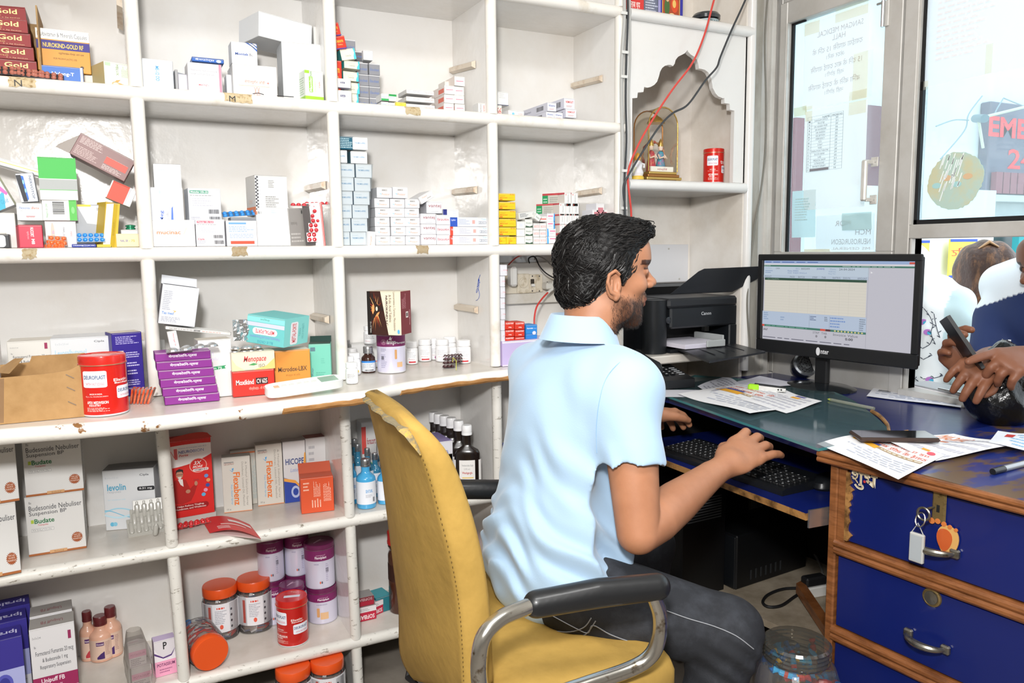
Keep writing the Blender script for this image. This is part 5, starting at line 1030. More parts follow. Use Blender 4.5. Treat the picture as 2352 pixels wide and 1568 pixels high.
o=cart('tablet_box','mint green open box with its lid lifted at the right of the second counter cell',712,762,790,'C',Y=(1.975,1.96),d=.06,col='7fd4bd',faces=dict(T='2f4a44'),flap=.02,ops=dict(F=[('r',.08,.82,.30,.92,'5a7a86'),T(.10,.2,.2,.4,'Rap','4a6a86',rot=90),F(.3,.1,.9,.3,4,'5fae9a'),F(.55,.5,.75,.65,3,'6aba a6'.replace(' ',''))]))
cart4('large_tablet_box','turquoise box with upside-down red lettering lying across the orange box',(565,785),(650,799),(567,720),1.935,.115,Yr=1.87,col='79d3d3',faces=dict(R='8adad6'),ops=dict(F=[('r',0,.78,1,.95,'8fe0dd'),('r',0,.62,1,.76,'cfd3e6'),T(.35,.84,.6,.93,'मेफ्टल','4a8a86',rot=180),('rr',.16,.34,.82,.58,'f3f0f4',.008),T(.24,.39,.74,.53,'MEFTAL-FORTE','d23a44',rot=180,b=1),T(.1,.20,.9,.30,'Mefenamic Acid and Paracetamol','8a96d8',rot=180),T(.3,.05,.72,.14,'BLUE CROSS','4aa0b4',rot=180)],R=[('rr',.25,.05,.55,.85,'f3f0f4',.006),T(.32,.12,.48,.80,'MEFTAL-FORTE','d23a44',rot=90,b=1),T(.60,.3,.66,.6,'Tablets','4aa0a4',rot=90),T(.72,.2,.8,.75,'0 X 2 X 10 TABLETS','5ab0b0',rot=90)]))
for k,(x,y,n)in enumerate(((528,806,2),(566,806,2),(530,792,2),(560,790,2))):
 P=PY(x,y,1.895);strip_pack('tablet_strip',['lower left','lower right','upper left','upper right'][k]+' silver blister strip with a large oval tablet on the cream box',(P[0],1.892,zc_+.0605+.042+.0075*(k>1)),n,1,.021,M_FOIL if k<2 else mat('a8957c',.4,.4,name='tan_foil'),M_FOIL,r=.0095,hz=.0065,ry=R_(1),group='silver blister strips on the cream box')
# remote control on a blister strip
P=PZ(615,906,zc_)
strip_pack('tablet_strip','long clear blister strip with five silver tablets under the remote control',(P[0],P[1],zc_+.0004),5,1,.030,glass('dfe4ea',.1,.8,.2,.2,'ffffff','clear_blister'),M_FOIL,r=.0105,hz=.008,rz=R_(7))
M_REM=mat('eceeec',.35,name='remote_plastic')
mb=MB();n=28;ps=[]
for k in range(n):
 a=2*math.pi*k/n;ps.append((.092*np.sign(math.cos(a))*abs(math.cos(a))**.35,.022*np.sign(math.sin(a))*abs(math.sin(a))**.5,0))
mb.prism(ps,(0,0,.019),M_REM,smooth=True);rm=mb.build('remote_control',label='white air conditioner remote lying at the front of the counter shelf',cat='remote control')
mb=MB();mb.box(.035,-.014,.0192,.078,.014,.0198,mat('8fae9c',.15));mb.build('display',parent=rm)
for k in range(6):
 mb=MB();mb.box(-.075+.018*k,-.010,.019,-.063+.018*k,.002,.0207,mat('d9dbd8' if k else 'e8b090',.5),c=.001);mb.build('button',parent=rm)
rm.location=PZ(700,893,.902);rm.location.z=zc_+.0145;rm.rotation_euler=(R_(14),R_(-2),R_(9))
# third counter cell
for k,(x0,x1,yt,yb)in enumerate(((795,823,832,882),(800,829,810,862),(793,822,800,850),(790,815,818,866))):
 pill(['front','second','third','leftmost'][k]+' white pill bottle of the crowd beside the second upright',x0,x1,yt,yb,group='pill bottles by the second upright',ops=[F(.3,.4,.7,.8,3),T(.35,.12,.62,.24,'Memory','d06a74')]if k==0 else[('r',.45,.1,.7,.3,'f0d060')])
SILV=mat('b9babb',.3,.9,name='ridged_aluminium_cap')
for k,(x0,x1,yt,yb)in enumerate(((831,863,795,857),(822,846,792,838))):
 bot_at(x0,x1,yt,yb,zc_,'syrup_bottle',['front','rear'][k]+' amber-brown bottle with a silver cap, blue-topped label, third counter cell','3a1a10',SILV,capR=.72,neck=.55,sh=.56,caph=.26,lab=(.06,.46),labcol='e6eaee',ops=[('r',0,.82,1,1,'3f8fe0'),F(.25,.3,.75,.75,5,'9aa0a6'),('b',.35,.05,.7,.2)],rot=0,group='amber bottles')
bot_at(793,806,781,800+40,zc_,'syrup_bottle','silver capped bottle peeping out behind the second upright','3a1a10',SILV,capR=.9,neck=.6,sh=.6,caph=.3,labcol=None)
cart('packet','plain white box behind the amber bottles',809,866,789,'C',Y=2.20,d=.04,col='efeeec')
cart('packet','plain white box with a red edge line behind the purple-lidded tin',846,870,800,'C',Y=2.165,d=.03,col='efeeec',ops=dict(F=[('r',.6,.3,.95,.34,'d84a44')]))
bot_at(836,864,748,790,.955,'pill_bottle','white pill bottle standing on the box behind the purple-lidded tin',**PB,ops=[F(.3,.4,.7,.9,4),T(.3,.15,.5,.25,'Rosu','c85a74')])
FL=[('r',0,.70,1,1,'7d2560'),('c',.40,.83,.055,.08,'a8708e'),('c',.40,.83,.04,.06,'7d2560'),T(.375,.80,.425,.86,'Jes','f0d9e6',i=1),T(.46,.74,.62,.9,'flamingo','f6eef4',i=1,b=1),T(.62,.76,.86,.83,'Flamiplast','f6eef4',b=1),('p',[(.50,.90),(.53,1.0),(.545,.93),(.57,.97),(.54,.88)],'f6eef4'),('r',.455,.655,.7,.70,'e6e3f4'),F(.34,.56,.46,.66,3,'a9a6c0'),F(.34,.1,.46,.5,8,'b0adca'),('b',.35,.34,.40,.44),('rr',.60,.35,.64,.62,'d9a26a',.02),('p',[(.64,.12),(.72,.15),(.75,.26),(.67,.24)],'e3b98c')]
P,R,H,yaw=tin_at(866,934,757,858,zc_)
tf=tin('plaster_tin','white and plum tin holding the carton with the glowing figure',P,R*.98,H,'e3e0f4','7a2458',FL,rot=yaw-.15,lidh=.013,rim='9a8a8a')
zt_=P[2]+H
def sun_art(u0,u1):
 r=random.Random(4);L_=[('r',0,0,1,1,'eadfc6'),('p',[(0,0),(.62,0),(.40,1),(0,1)],'3a1a12')]
 cx,cy=.26,.58
 for k in range(34):
  a=r.uniform(0,6.28);l=r.uniform(.25,.5);w_=.012;x1,y1=cx+math.cos(a)*l*.75,cy+math.sin(a)*l
  if x1<0 or x1>.5 or y1<0 or y1>1:continue
  L_.append(('p',[(cx-w_*math.sin(a),cy+w_*math.cos(a)),(x1,y1),(cx+w_*math.sin(a),cy-w_*math.cos(a))],r.choice(['f08a4a','e0502a','f6c27a','c83a20'])))
 L_+=[('p',[(0,0),(.13,0),(.09,1),(0,1)],'1a1210'),('c',cx,cy,.12,.16,'f0a060'),('p',[(.1,.95),(.16,.95),(.3,.72),(.38,.66),(.38,.54),(.3,.5),(.14,.3),(.08,.3),(.22,.56),(.22,.66)],'2a1a16'),('c',.45,.6,.04,.055,'2a1a16'),('c',.29,.6,.03,.05,'fff1c8')]
 L_+=[T(.56,.22,.62,.90,'NUROKIND-LC','4a3034',rot=-90,b=1),T(.66,.30,.73,.92,'& Folic Acid Tablets','7a6a5e',rot=-90),T(.78,.1,.85,.99,'Levocarnitine L-Tartrate, Mecobalamin','8a7c70',rot=-90),('c',.93,.08,.035,.05,'5ab0e0'),T(.08,.05,.12,.3,'15 x 10 Tablets','e8e0da',rot=-90)]
 return L_
cart('large_tablet_box','carton with a glowing figure picture and maroon side balanced on the plum-lidded tin',846,922,669,zt_+.0006,Y=(1.965,1.90),d=.062,col='eee4d0',faces=dict(R='7c2730'),ops=dict(F=sun_art(0,1),R=[('r',.48,.38,.72,.52,'e9dfd8'),('r',.52,.41,.68,.49,'6a5a5c'),F(.1,.6,.5,.95,4,'c98a90',1),F(.8,.2,.9,.6,1,'d9a0a4',1)]))
wb=(('leftmost white pill bottle right of the tin, red band at the front',933,960,784,837,1),('second white pill bottle right of the tin with a red patch',961,991,779,829,1),('white pill bottle standing behind the second and fourth',990,1004,777,826,0),('white pill bottle above the dark capsule bundle',1001,1032,779,831,0),('white pill bottle at the back of the group, tallest cap',1018,1048,773,822,0),('rightmost white pill bottle with a red band near its foot',1049,1082,781,835,1))
for l,x0,x1,yt,yb,rd_ in wb:
 pill(l,x0,x1,yt,yb,ops=[F(.3,.45,.7,.92,4,'c9c9ce'),T(.35,.25,.62,.36,'Divalpro','b0606a')]+([('r',.36,.02,.68,.14,'cf3a42')]if rd_ else[('c',.62,.12,.08,.12,'a04a8a')]))
bot_at(1031,1050,797,833,zc_,'pill_bottle','white bottle lying behind the dark capsule bundle',**{**PB,'caph':.5,'labcol':None})
CAPD=mat('3a0f12',.12,name='dark_red_capsule',coat=.8)
for k in range(4):
 P=PZ(1018+3*k,846-2*k,zc_);strip_pack('capsule_strip',['lowest','second','third','topmost'][k]+' strip of dark capsules in the banded bundle before the pill bottles',(P[0],P[1]-.004+.003*k,zc_+.0006+.0072*k+(.001 if k==0 else .002)),5 if k else 3,2,.0115,M_FOILD,CAPD,r=.005,hz=.0058,rz=R_(-8+5*k),ry=R_(0 if k==0 else-3+k),group='dark capsule bundle')
mb=MB();P=PZ(1045,836,zc_+.02);mb.tube([(0,-.006,0),(0,-.007,.027),(0,.014,.033),(0,.02,.02)],.0009,mat('c9c94a',.5),seg=6);mb.build('rubber_band',label='yellow rubber band round the dark capsule bundle',cat='rubber band',loc=(P[0],P[1]-.002,zc_+.004))
# fourth counter cell
zl=float(PY(1165,784,1.985)[2]);xL=.9735
for k in range(7):
 h_=(float(PY(1150,608,1.99)[2])-zl)/7
 carton('flat_white_box',(ORD[k]if k<6 else 'topmost')+' flat white box in the column by the third upright',(xL,1.99+.002*(k%2),zl+.0003+k*h_),X_at([1159,1159.5,1160,1160.5,1160.5,1161,1165.5][k],1.99,1.1)-xL,.05,h_-.0006,col='e9e9ef',ops=dict(F=[('r',0,.44,.98,.47,'e2ccd2'),T(.4,.48,.88,.58,'Endo-xrange','e27a74',i=1),('r',.94,.42,1,.56,'c0505a'),T(.75,.2,.92,.3,'30g','d8a8a8')]),group='flat white box column')
carton('lilac_carton','lilac carton at the foot of the fourth counter cell behind the shirt',(xL,1.985,zc_+.0004),.18,.09,zl-zc_-.0004,col='cdbde8',faces=dict(T='ded3ee'),ops=dict(F=[('r',0,.93,1,1,'efe9f6'),('r',0,0,1,.06,'d9cdee')]))
pz=dict(F=[T(.08,.70,.92,.86,'PLASENTREX','fdeeea',b=1),T(.38,.48,.58,.58,'Gel','8a1a12'),T(.35,.18,.68,.36,'20g','fdeeea',b=1)])
pz0=dict(F=[T(.08,.45,.92,.8,'PLASENTREX','fdeeea',b=1)])
for i,(x0,x1)in enumerate(((1160.5,1181.5),(1183,1205))):
 s_='left' if i==0 else 'right';z1_=zl+.0003
 for yt,l,op in((774,'lowest red gel box of the '+s_+' pair, mostly hidden',pz0),(757.5,'middle red gel box of the '+s_+' pair',pz),(739.5,'top red gel box of the '+s_+' pair',pz)):
  cart('red_gel_box',l,x0,x1,yt,z1_,Y=1.996,d=.05,col='e23a24',ops=op,group='red gel boxes');z1_=Z_at(yt,X_at(x0,1.996,1),1.996)+.0004
cart('blue_gel_box','lower bright blue packet half hidden by the shirt collar',1208,1234,767,zl+.0003,Y=2.0,d=.05,col='2f86d8')
cart('blue_gel_box','upper bright blue packet right of the red gel boxes',1208,1234,746,Z_at(767,1.08,2.0)+.0004,Y=2.0,d=.05,col='2f8fe0',ops=dict(F=[T(.08,.55,.62,.72,'Anovate','f0f6fd',b=1),T(.68,.55,.92,.66,'Cream','cfe4f8'),('c',.72,.1,.16,.2,'e8dff0')]))
# socket board
eb=empty('socket_board',(1.15,2.235,1.1),0,'dirty cream electrical socket board with plugs and switches on the back of the fourth cell','socket board')
def epart(mb,name,label=None):
 o=mb.build(name,parent=eb,label=label);o.matrix_parent_inverse=Matrix.Translation((-1.15,-2.235,-1.1));return o
M_CRM=mat('ddd3bf',.4,name='aged_cream_plastic',noise_=(40,'a8946f',.5,.72));M_WHP=mat('e2e0da',.35,name='white_plastic')
YE=2.215
def eb_box(px0,py0,px1,py1,t,m,nm,lb=None,y=YE,c=.0015):
 a=PY(px0,py0,y);b=PY(px1,py1,y);mb=MB();mb.box(a[0],y,b[2],b[0],y+t,a[2],m,c=c);return epart(mb,nm,lb)
eb_box(1148,604,1312,692,.028,mat('dcd8d0',.35,name='wooden_board_paint',noise_=(10,'c9c1b2',.45,.7)),'mounting_board')
eb_box(1188,629,1216,673,.008,M_CRM,'socket_plate',None,YE-.008);eb_box(1216,630,1232,672,.008,M_CRM,'switch_plate',None,YE-.008);eb_box(1232,630,1247,670,.008,M_CRM,'switch_plate',None,YE-.008);eb_box(1160,632,1188,674,.008,M_CRM,'switch_plate',None,YE-.008)
q=PY(1203,649,YE-.009);mb=MB();mb.lathe([(.017,0),(.0165,.002),(.013,.0028),(.011,.001),(0,.001)],M_CRM,seg=20,ax=Matrix.Translation(Vector(q))@Matrix.Rotation(R_(90),4,'X'));epart(mb,'regulator_knob')
q=PY(1223,650,YE-.009);mb=MB();mb.box(q[0]-.006,q[1]-.001,q[2]-.006,q[0]+.006,q[1]+.001,q[2]+.013,mat('3a3228',.6));mb.box(q[0]-.006,q[1]-.007,q[2]-.011,q[0]+.006,q[1]+.001,q[2]-.002,M_WHP,c=.001);epart(mb,'rocker_switch')
mb=MB()
for px,py in((1223,634),(1223,668),(1239,634),(1239,668),(1257,648),(1290,678)):
 q=PY(px,py,YE-.0085);mb.lathe([(.0025,0),(0,.001)],M_FOILD,seg=8,ax=Matrix.Translation(Vector(q))@Matrix.Rotation(R_(90),4,'X'))
epart(mb,'screw')
mb=MB();q=PY(1178,634,YE-.03);mb.box(q[0]-.011,YE-.042,q[2]-.032,q[0]+.013,YE-.008,q[2]+.030,mat('e0ded9',.25,name='charger_plastic'),c=.006);tag(mb.build('phone_charger',label='white phone charger plugged in at the left of the socket board'),cat='charger')
mb=MB();q=PY(1272,656,YE-.03)
for k,(dx,s_)in enumerate(((-.022,.011),(0,.016),(.02,.017),(.034,.013))):mb.box(q[0]+dx-.012,YE-.045,q[2]-s_,q[0]+dx+.012,YE-.008,q[2]+s_,mat('cfccc4',.4,name='adaptor_plastic'),c=.004)
tag(mb.build('plug_adaptor',label='grubby white plug adaptor at the right of the socket board'),cat='plug')
mb=MB();P_=[PY(*p)for p in((1268,664,2.16),(1262,668,2.15))];mb.tube([PY(1268,664,2.165),PY(1258,672,2.155)],.0045,M_WHP,seg=10);rp=mb.build('red_cable',label='red cable hanging in a curve from the socket board',cat='cable')
mb=MB();mb.tube(smooth_path([PY(1258,672,2.155),PY(1245,686,2.14),PY(1233,704,2.12),PY(1228,725,2.11),PY(1227,748,2.10),PY(1228,790,2.10)],8),.0028,mat('c93a34',.4,name='red_cable'),seg=8);mb.build('cable_sleeve',parent=rp)
mb=MB();mb.tube(smooth_path([PY(1168,608,2.2),PY(1185,592,2.17),PY(1205,584,2.15),PY(1232,580,2.14),PY(1262,584,2.14),PY(1282,594,2.15),PY(1300,605,2.2)],8),.0022,mat('c4483e',.4),seg=8);mb.build('red_cable',label='thin red cable arching over the socket board',cat='cable')
mb=MB();mb.tube(smooth_path([PY(1216,604,2.2),PY(1214,594,2.19),PY(1222,589,2.18),PY(1230,592,2.17),PY(1240,612,2.16),PY(1258,630,2.16),PY(1292,648,2.17)],8),.0022,M_RUB,seg=8);mb.build('black_cable',label='black cable looping down over the socket board',cat='cable')
mb=MB();mb.tube(smooth_path([PY(1228,596,2.2),PY(1232,588,2.19),PY(1250,594,2.18),PY(1270,612,2.17),PY(1295,632,2.18)],8),.0022,mat('8d8a84',.4),seg=8);mb.build('grey_cable',label='grey cable looping behind the black one over the socket board',cat='cable')
# ====== row D (below the counter)
zd=Z_ROW['D']
BD=lambda:dict(F=[('r',0,0,1,.035,'b0693a'),T(.07,.88,.11,.92,'Rx','5a5a5e'),T(.06,.76,.97,.845,'Budesonide Nebuliser','4e4e54'),T(.06,.66,.70,.745,'Suspension BP','4e4e54'),('r',.08,.55,.13,.61,'b9cf4a'),T(.14,.54,.48,.62,'Budate','2f7a4a',b=1),T(.19,.49,.37,.53,'Transpules','d2575a'),('r',.08,.405,.46,.455,'a8a8ac'),('r',.085,.41,.455,.45,'f3f2f0'),T(.10,.415,.44,.445,'FOR INHALATION ONLY','77777c'),('c',.85,.22,.105,.095,'a85a34',.22),T(.79,.25,.91,.275,'TWIST AND','f4e0d2'),T(.79,.215,.91,.24,'SQUEEZE','f4e0d2'),T(.77,.18,.93,.205,'TRANSPULES','f4e0d2'),('r',.36,.012,.66,.06,'d8a878'),T(.44,.02,.6,.045,'8 x 5 x 2 ml','6a4a34')],R=[F(.1,.1,.9,.9,14,'b9b7b2'),('r',0,0,1,.03,'b0693a')])
DB=dict(col='f3f2f0',d=.085)
c1=cart('nebuliser_carton','lower white nebuliser carton with green brand word and brown foot',67,199,1135,'D',yb=(1279,1258),ops=BD(),**DB)
c2=cart('nebuliser_carton','upper white nebuliser carton stacked on its twin',63,195,1003,float(c1.matrix_world.translation.z)+.0+.1515,Y=(c1.matrix_world.translation.y,c1.matrix_world.translation.y+.008),ops=BD(),**DB)if False else None
def bbh(o):return max(v.co.z for v in o.data.vertices)
def on_top(o,name,label,x0,x1,yt,dY=0,**k):
 t=o.matrix_world.translation;z=t.z+bbh(o)+.0006
 W=max(v.co.x for v in o.data.vertices);y2=t.y+math.sin(o.rotation_euler.z)*W
 return cart(name,label,x0,x1,yt,z,Y=(t.y+dY,y2+dY),**k)
c2=on_top(c1,'nebuliser_carton','upper white nebuliser carton stacked on its twin',60,193,1003,ops=BD(),**DB)
c3=cart('nebuliser_carton','lower nebuliser carton cut by the left picture edge, its top torn open',-80,49,1163,'D',yb=(1340,1314),ops=BD(),flap=.03,**DB)
c4=on_top(c3,'nebuliser_carton','upper nebuliser carton cut by the left picture edge',-85,45,1008,dY=.005,ops=BD(),**DB)
wave=lambda c,v,a,ph,t:('p',[(x,v+a*math.sin(x*6+ph)+t)for x in np.linspace(0,.62,14)]+[(x,v+a*math.sin(x*6+ph))for x in np.linspace(.62,0,14)],c)
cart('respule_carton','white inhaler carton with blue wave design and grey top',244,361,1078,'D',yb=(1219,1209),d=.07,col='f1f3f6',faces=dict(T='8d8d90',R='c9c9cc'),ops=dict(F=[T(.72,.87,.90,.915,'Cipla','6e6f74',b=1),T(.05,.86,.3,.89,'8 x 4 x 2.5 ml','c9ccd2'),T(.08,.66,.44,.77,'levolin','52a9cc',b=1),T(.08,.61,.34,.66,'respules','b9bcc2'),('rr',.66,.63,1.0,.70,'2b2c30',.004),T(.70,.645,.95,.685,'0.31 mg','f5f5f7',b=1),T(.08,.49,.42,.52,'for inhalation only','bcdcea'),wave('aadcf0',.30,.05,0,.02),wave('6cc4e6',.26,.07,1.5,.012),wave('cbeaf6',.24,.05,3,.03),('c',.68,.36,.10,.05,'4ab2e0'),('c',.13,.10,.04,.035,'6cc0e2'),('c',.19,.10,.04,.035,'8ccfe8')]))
M_VIAL=mat('b9b7b0',.25,name='clear_vial_plastic',coat=.3)
for k in range(3):
 P=PZ(291+7*k,1237-2*k,zd);mb=MB();h0=.0015+.009*k
 mb.box(0,0,0,.085,.004,.052,M_VIAL,c=.0008);o=mb.build('respule_strip',label=['front lowest','middle','rear upper'][k]+' strip of translucent plastic ampoules at the right of the inhaler carton',cat='ampoule strip',group='ampoule strips')
 vb=MB()
 for i in range(5):vb.lathe([(.004,0),(.0062,.004),(.0062,.030),(.003,.034),(.003,.040),(0,.042)],M_VIAL,seg=10,c=(.0095+.0165*i,0,.008))
 vb.build('ampoule',parent=o);o.matrix_world=Matrix.Translation((P[0]+.004,P[1]+.004+.013*k,zd+.0006+.015*k))@Matrix.Rotation(R_(4-3*k),4,'Z')@Matrix.Rotation(R_(-48+12*k),4,'X')
mb=MB();P=PZ(362,1240,zd);mb.lathe([(.004,0),(.0062,.004),(.0062,.024),(.003,.03),(0,.034)],M_VIAL,seg=10);mb.build('ampoule_vial',label='single loose clear ampoule leaning on the upright',cat='ampoule',loc=(P[0]-.004,P[1]+.03,zd+.004),rot=(R_(8),R_(8),0))
# red vitamin dispenser
NR=[('r',0,0,1,1,'dd2a26'),('p',[(0,.66)]+[(x,.655+.13*x**2.2)for x in np.linspace(0,1,12)]+[(1,.93)]+[(x,.93+.012*math.sin(x*3.1))for x in np.linspace(1,0,8)],'f6f3f1'),('p',[(.06,.76),(.14,.76),(.14,.86),(.22,.76),(.27,.76),(.27,.90),(.20,.90),(.20,.80),(.12,.90),(.06,.90)],'e2686a'),T(.30,.885,.9,.905,'Vitamin B Complex with B12','9aa6c4'),T(.30,.83,.60,.868,'NEURO','4a5fa0',b=1),T(.61,.83,.84,.868,'BION','7a8abf'),T(.30,.79,.50,.82,'Forte','d8403c',i=1,b=1),('c',.70,.65,.19,.095,'f4b9ad'),('c',.70,.65,.175,.087,'dd2f2a'),T(.60,.66,.78,.71,'3X','fbf0ec',b=1,i=1),T(.58,.62,.80,.65,'MORE','fbf0ec',b=1,i=1),('rr',.58,.575,.92,.61,'e9dcd9',.003),T(.61,.583,.89,.603,'VITAMIN B12','6a3a3a',b=1),('p',[(.06,.22),(.10,.42),(.18,.49),(.30,.51),(.42,.48),(.50,.36),(.62,.42),(.66,.40),(.58,.28),(.5,.2),(.3,.17)],'b3221f'),('p',[(.25,.50),(.35,.50),(.36,.40),(.30,.43)],'f0ece8'),('c',.29,.56,.075,.055,'c08a70'),('p',[(.21,.57),(.22,.62),(.29,.64),(.37,.62),(.37,.57),(.34,.60),(.24,.60)],'2a2424'),('p',[(.25,.535),(.33,.535),(.31,.50),(.27,.50)],'e6e2de'),('r',.22,.56,.36,.565,'332a2a'),('c',.45,.33,.05,.025,'c08a70'),('c',.63,.42,.035,.03,'c08a70'),('r',.58,.455,.70,.475,'c23030'),('c',.86,.50,.045,.024,'6a9ad8'),('c',.90,.44,.045,.024,'ee9a60'),('c',.88,.375,.045,.024,'3a55a8'),('c',.83,.315,.045,.024,'f09ab8'),('c',.78,.26,.045,.024,'62b8e2'),('rr',.12,.09,.88,.165,'a01a1c',.008),T(.2,.128,.78,.155,'Helps Relieve Tingling,','f6ded8',b=1),T(.16,.096,.82,.122,'Numbness, and Weakness','f6ded8',b=1)]
o=cart('vitamin_dispenser','tall red and white vitamin carton with a suited figure beside the first upright',387,493,1010,zd+.016,yb=None,Y=(2.145,2.155),d=.06,col='dd2a26',faces=dict(T='c2302a',R='a82020'),ops=dict(F=NR))
mb=MB();mb.box(0,.002,-.0155,.118,.055,-.0004,mat('c9c2bd',.5));mb.build('tray_foot',parent=o,label='open slot at the foot with strips showing')
mb=MB();Wd=.118;mb.prism([(Wd*t,-.0005,bbh(o)+.022*math.sin(math.pi*min(1,t*1.02))**.35*(0.4+.6*t))for t in np.linspace(0,1,12)]+[(Wd,-.0005,bbh(o)),(0,-.0005,bbh(o))],(0,.0012,0),mat('b8382c',.5));mb.build('lid_flap',parent=o,label='curved red back flap')
for k in range(6):
 x,y=((396,1207),(422,1200),(450,1194),(400,1216),(418,1212),(440,1205))[k]
 P=PZ(x,y,zd);P[1]=min(P[1],2.11)-.01;strip_pack('capsule_strip',['upper left','upper middle','upper right','lower left','lower middle','lower right'][k]+' strip of bright red capsules spilling from the red dispenser',(P[0]-.005,P[1]-.004,zd+.0006+(.0075 if k<3 else .0002*k)),3,2,.0125,mat('c98a88',.3,.4),mat('d8262a',.15,coat=.8),r=.0052,hz=.006,rz=R_(-14+9*k),rx=R_(4),group='red capsule strips under the dispenser')
P=PZ(462,1193,zd);Q=PZ(574,1205,zd);L_=PZ(484,1229,zd)
mb=MB();n=10
def lf(u,v):return P+(Q-P)*u+(L_-P)*v*.9+np.array([0,0,.001+.016*math.sin(u*math.pi)*(1-.0*v)])
mb.grid([[tuple(lf(u,v))for v in np.linspace(0,1,5)]for u in np.linspace(0,1,n)],mat('d2383a',.35,name='red_sleeve'));mb.grid([[tuple(lf(u,v)*1-np.array([0,0,.017*math.sin(u*math.pi)]))for v in np.linspace(0,1,5)]for u in np.linspace(0,1,n)],mat('e9dcd8',.4,name='sleeve_back'))
o=mb.build('tablet_sleeve',label='flattened red cardboard sleeve lying open on the shelf',cat='sleeve')
mb=MB();mb.grid([[tuple(lf(u,v)+np.array([0,0,.0006]))for v in(.25,.4)]for u in np.linspace(.5,.95,8)],ink('f0e6e4'));mb.grid([[tuple(lf(u,v)+np.array([0,0,.0006]))for v in(.55,.62)]for u in np.linspace(.3,.8,8)],ink('f3c9c4'));
for t in range(3):mb.grid([[tuple(lf(u,v)+np.array([0,0,.0008]))for v in(.7+.07*t,.73+.07*t)]for u in np.linspace(.2,.45,4)],ink('f6dcd8'))
mb.build('sleeve_print',parent=o)
fx=lambda:dict(F=[('r',.08,.90,.42,.915,'8a8a88'),T(.08,.86,.44,.895,'GEOSPRAY','9a4a3a'),('p',[(.25,.78),(.38,.74),(.34,.79),(.42,.80),(.36,.73)],'5aa8e0'),T(.38,.12,.62,.72,'Flexabenz','ef7a2c',rot=-90,b=1),T(.27,.14,.34,.5,'Pain Relief Spray','6ab4e4',rot=-90),T(.68,.1,.76,.9,'Diclofenac, Linseed Oil, Menthol','a29c94',rot=-90),T(.80,.1,.88,.9,'& Methyl Salicylate Spray','a29c94',rot=-90),('r',0,0,1,.012,'ee9a6a'),T(.1,.04,.25,.07,'55 g','7a7a7a')],R=[F(.1,.1,.9,.9,10,'b4aea4',1)])
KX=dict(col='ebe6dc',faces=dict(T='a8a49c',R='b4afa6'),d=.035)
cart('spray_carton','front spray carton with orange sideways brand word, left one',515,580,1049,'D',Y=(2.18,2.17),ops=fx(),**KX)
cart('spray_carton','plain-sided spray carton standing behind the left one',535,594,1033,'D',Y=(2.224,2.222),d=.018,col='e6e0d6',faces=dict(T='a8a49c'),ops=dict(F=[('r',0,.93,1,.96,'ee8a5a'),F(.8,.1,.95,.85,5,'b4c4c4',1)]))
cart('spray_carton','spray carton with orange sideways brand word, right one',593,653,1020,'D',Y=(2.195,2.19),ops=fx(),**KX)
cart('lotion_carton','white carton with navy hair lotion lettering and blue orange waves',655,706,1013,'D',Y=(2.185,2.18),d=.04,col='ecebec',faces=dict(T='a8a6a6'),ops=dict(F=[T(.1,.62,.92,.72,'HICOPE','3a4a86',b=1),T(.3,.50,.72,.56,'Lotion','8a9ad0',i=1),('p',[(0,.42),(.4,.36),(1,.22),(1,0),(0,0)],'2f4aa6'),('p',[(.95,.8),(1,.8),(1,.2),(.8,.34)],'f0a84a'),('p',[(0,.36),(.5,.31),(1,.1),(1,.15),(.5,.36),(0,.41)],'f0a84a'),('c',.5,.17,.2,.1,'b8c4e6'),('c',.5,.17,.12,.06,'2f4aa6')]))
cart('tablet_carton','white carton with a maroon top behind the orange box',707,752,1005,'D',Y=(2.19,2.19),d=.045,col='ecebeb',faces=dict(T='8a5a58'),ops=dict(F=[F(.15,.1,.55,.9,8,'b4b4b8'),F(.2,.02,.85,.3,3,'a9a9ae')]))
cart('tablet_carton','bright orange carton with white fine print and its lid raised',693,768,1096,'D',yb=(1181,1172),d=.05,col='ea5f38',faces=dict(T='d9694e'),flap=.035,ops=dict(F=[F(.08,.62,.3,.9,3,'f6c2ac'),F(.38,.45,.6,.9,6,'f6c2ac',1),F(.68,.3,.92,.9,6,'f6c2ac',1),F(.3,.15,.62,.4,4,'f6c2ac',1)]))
# blue bottles
M_BLQ=mat('2f9fe6',.12,name='blue_liquid',coat=.6);GB=glass('c9e6f4',.02,.9,.18,0,name='bottle_glass')
GB2=mat('4aa9dc',.12,name='blue_bottle',coat=.8)
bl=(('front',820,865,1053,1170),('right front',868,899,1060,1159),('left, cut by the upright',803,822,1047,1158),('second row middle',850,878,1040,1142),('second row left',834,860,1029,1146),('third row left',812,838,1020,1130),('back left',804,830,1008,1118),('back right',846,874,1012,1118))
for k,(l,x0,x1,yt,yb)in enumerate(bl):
 bot_at(x0,x1,yt,yb,zd,'mouthwash_bottle',l+' silver-capped bottle of blue liquid','4aa9dc',SILV,capR=.5,neck=.44,sh=.60,caph=.15,lab=(.10,.56),labcol='eceef4',bm=GB2 if k<3 else mat('3f86a8',.15,name='blue_bottle_shaded',coat=.8),ops=[T(.42,.52,.62,.66,'SENTURIL','4aa0dc',b=1),F(.42,.3,.62,.45,3,'b4b4bc'),('b',.62,.1,.68,.3)],rot=.25,group='blue mouthwash bottles')  # rear rows use a dimmer copy of the blue, shade painted in
cart('tablet_carton','white and red carton behind the blue bottles',833,866,969,zd+.07,Y=2.19,d=.05,col='e9e6e4',ops=dict(F=[('r',0,.3,.3,.9,'d8504a'),T(.35,.5,.95,.65,'foracort','b05a60',b=1),('p',[(0,0),(.6,.1),(1,0)],'6aa86a')]))
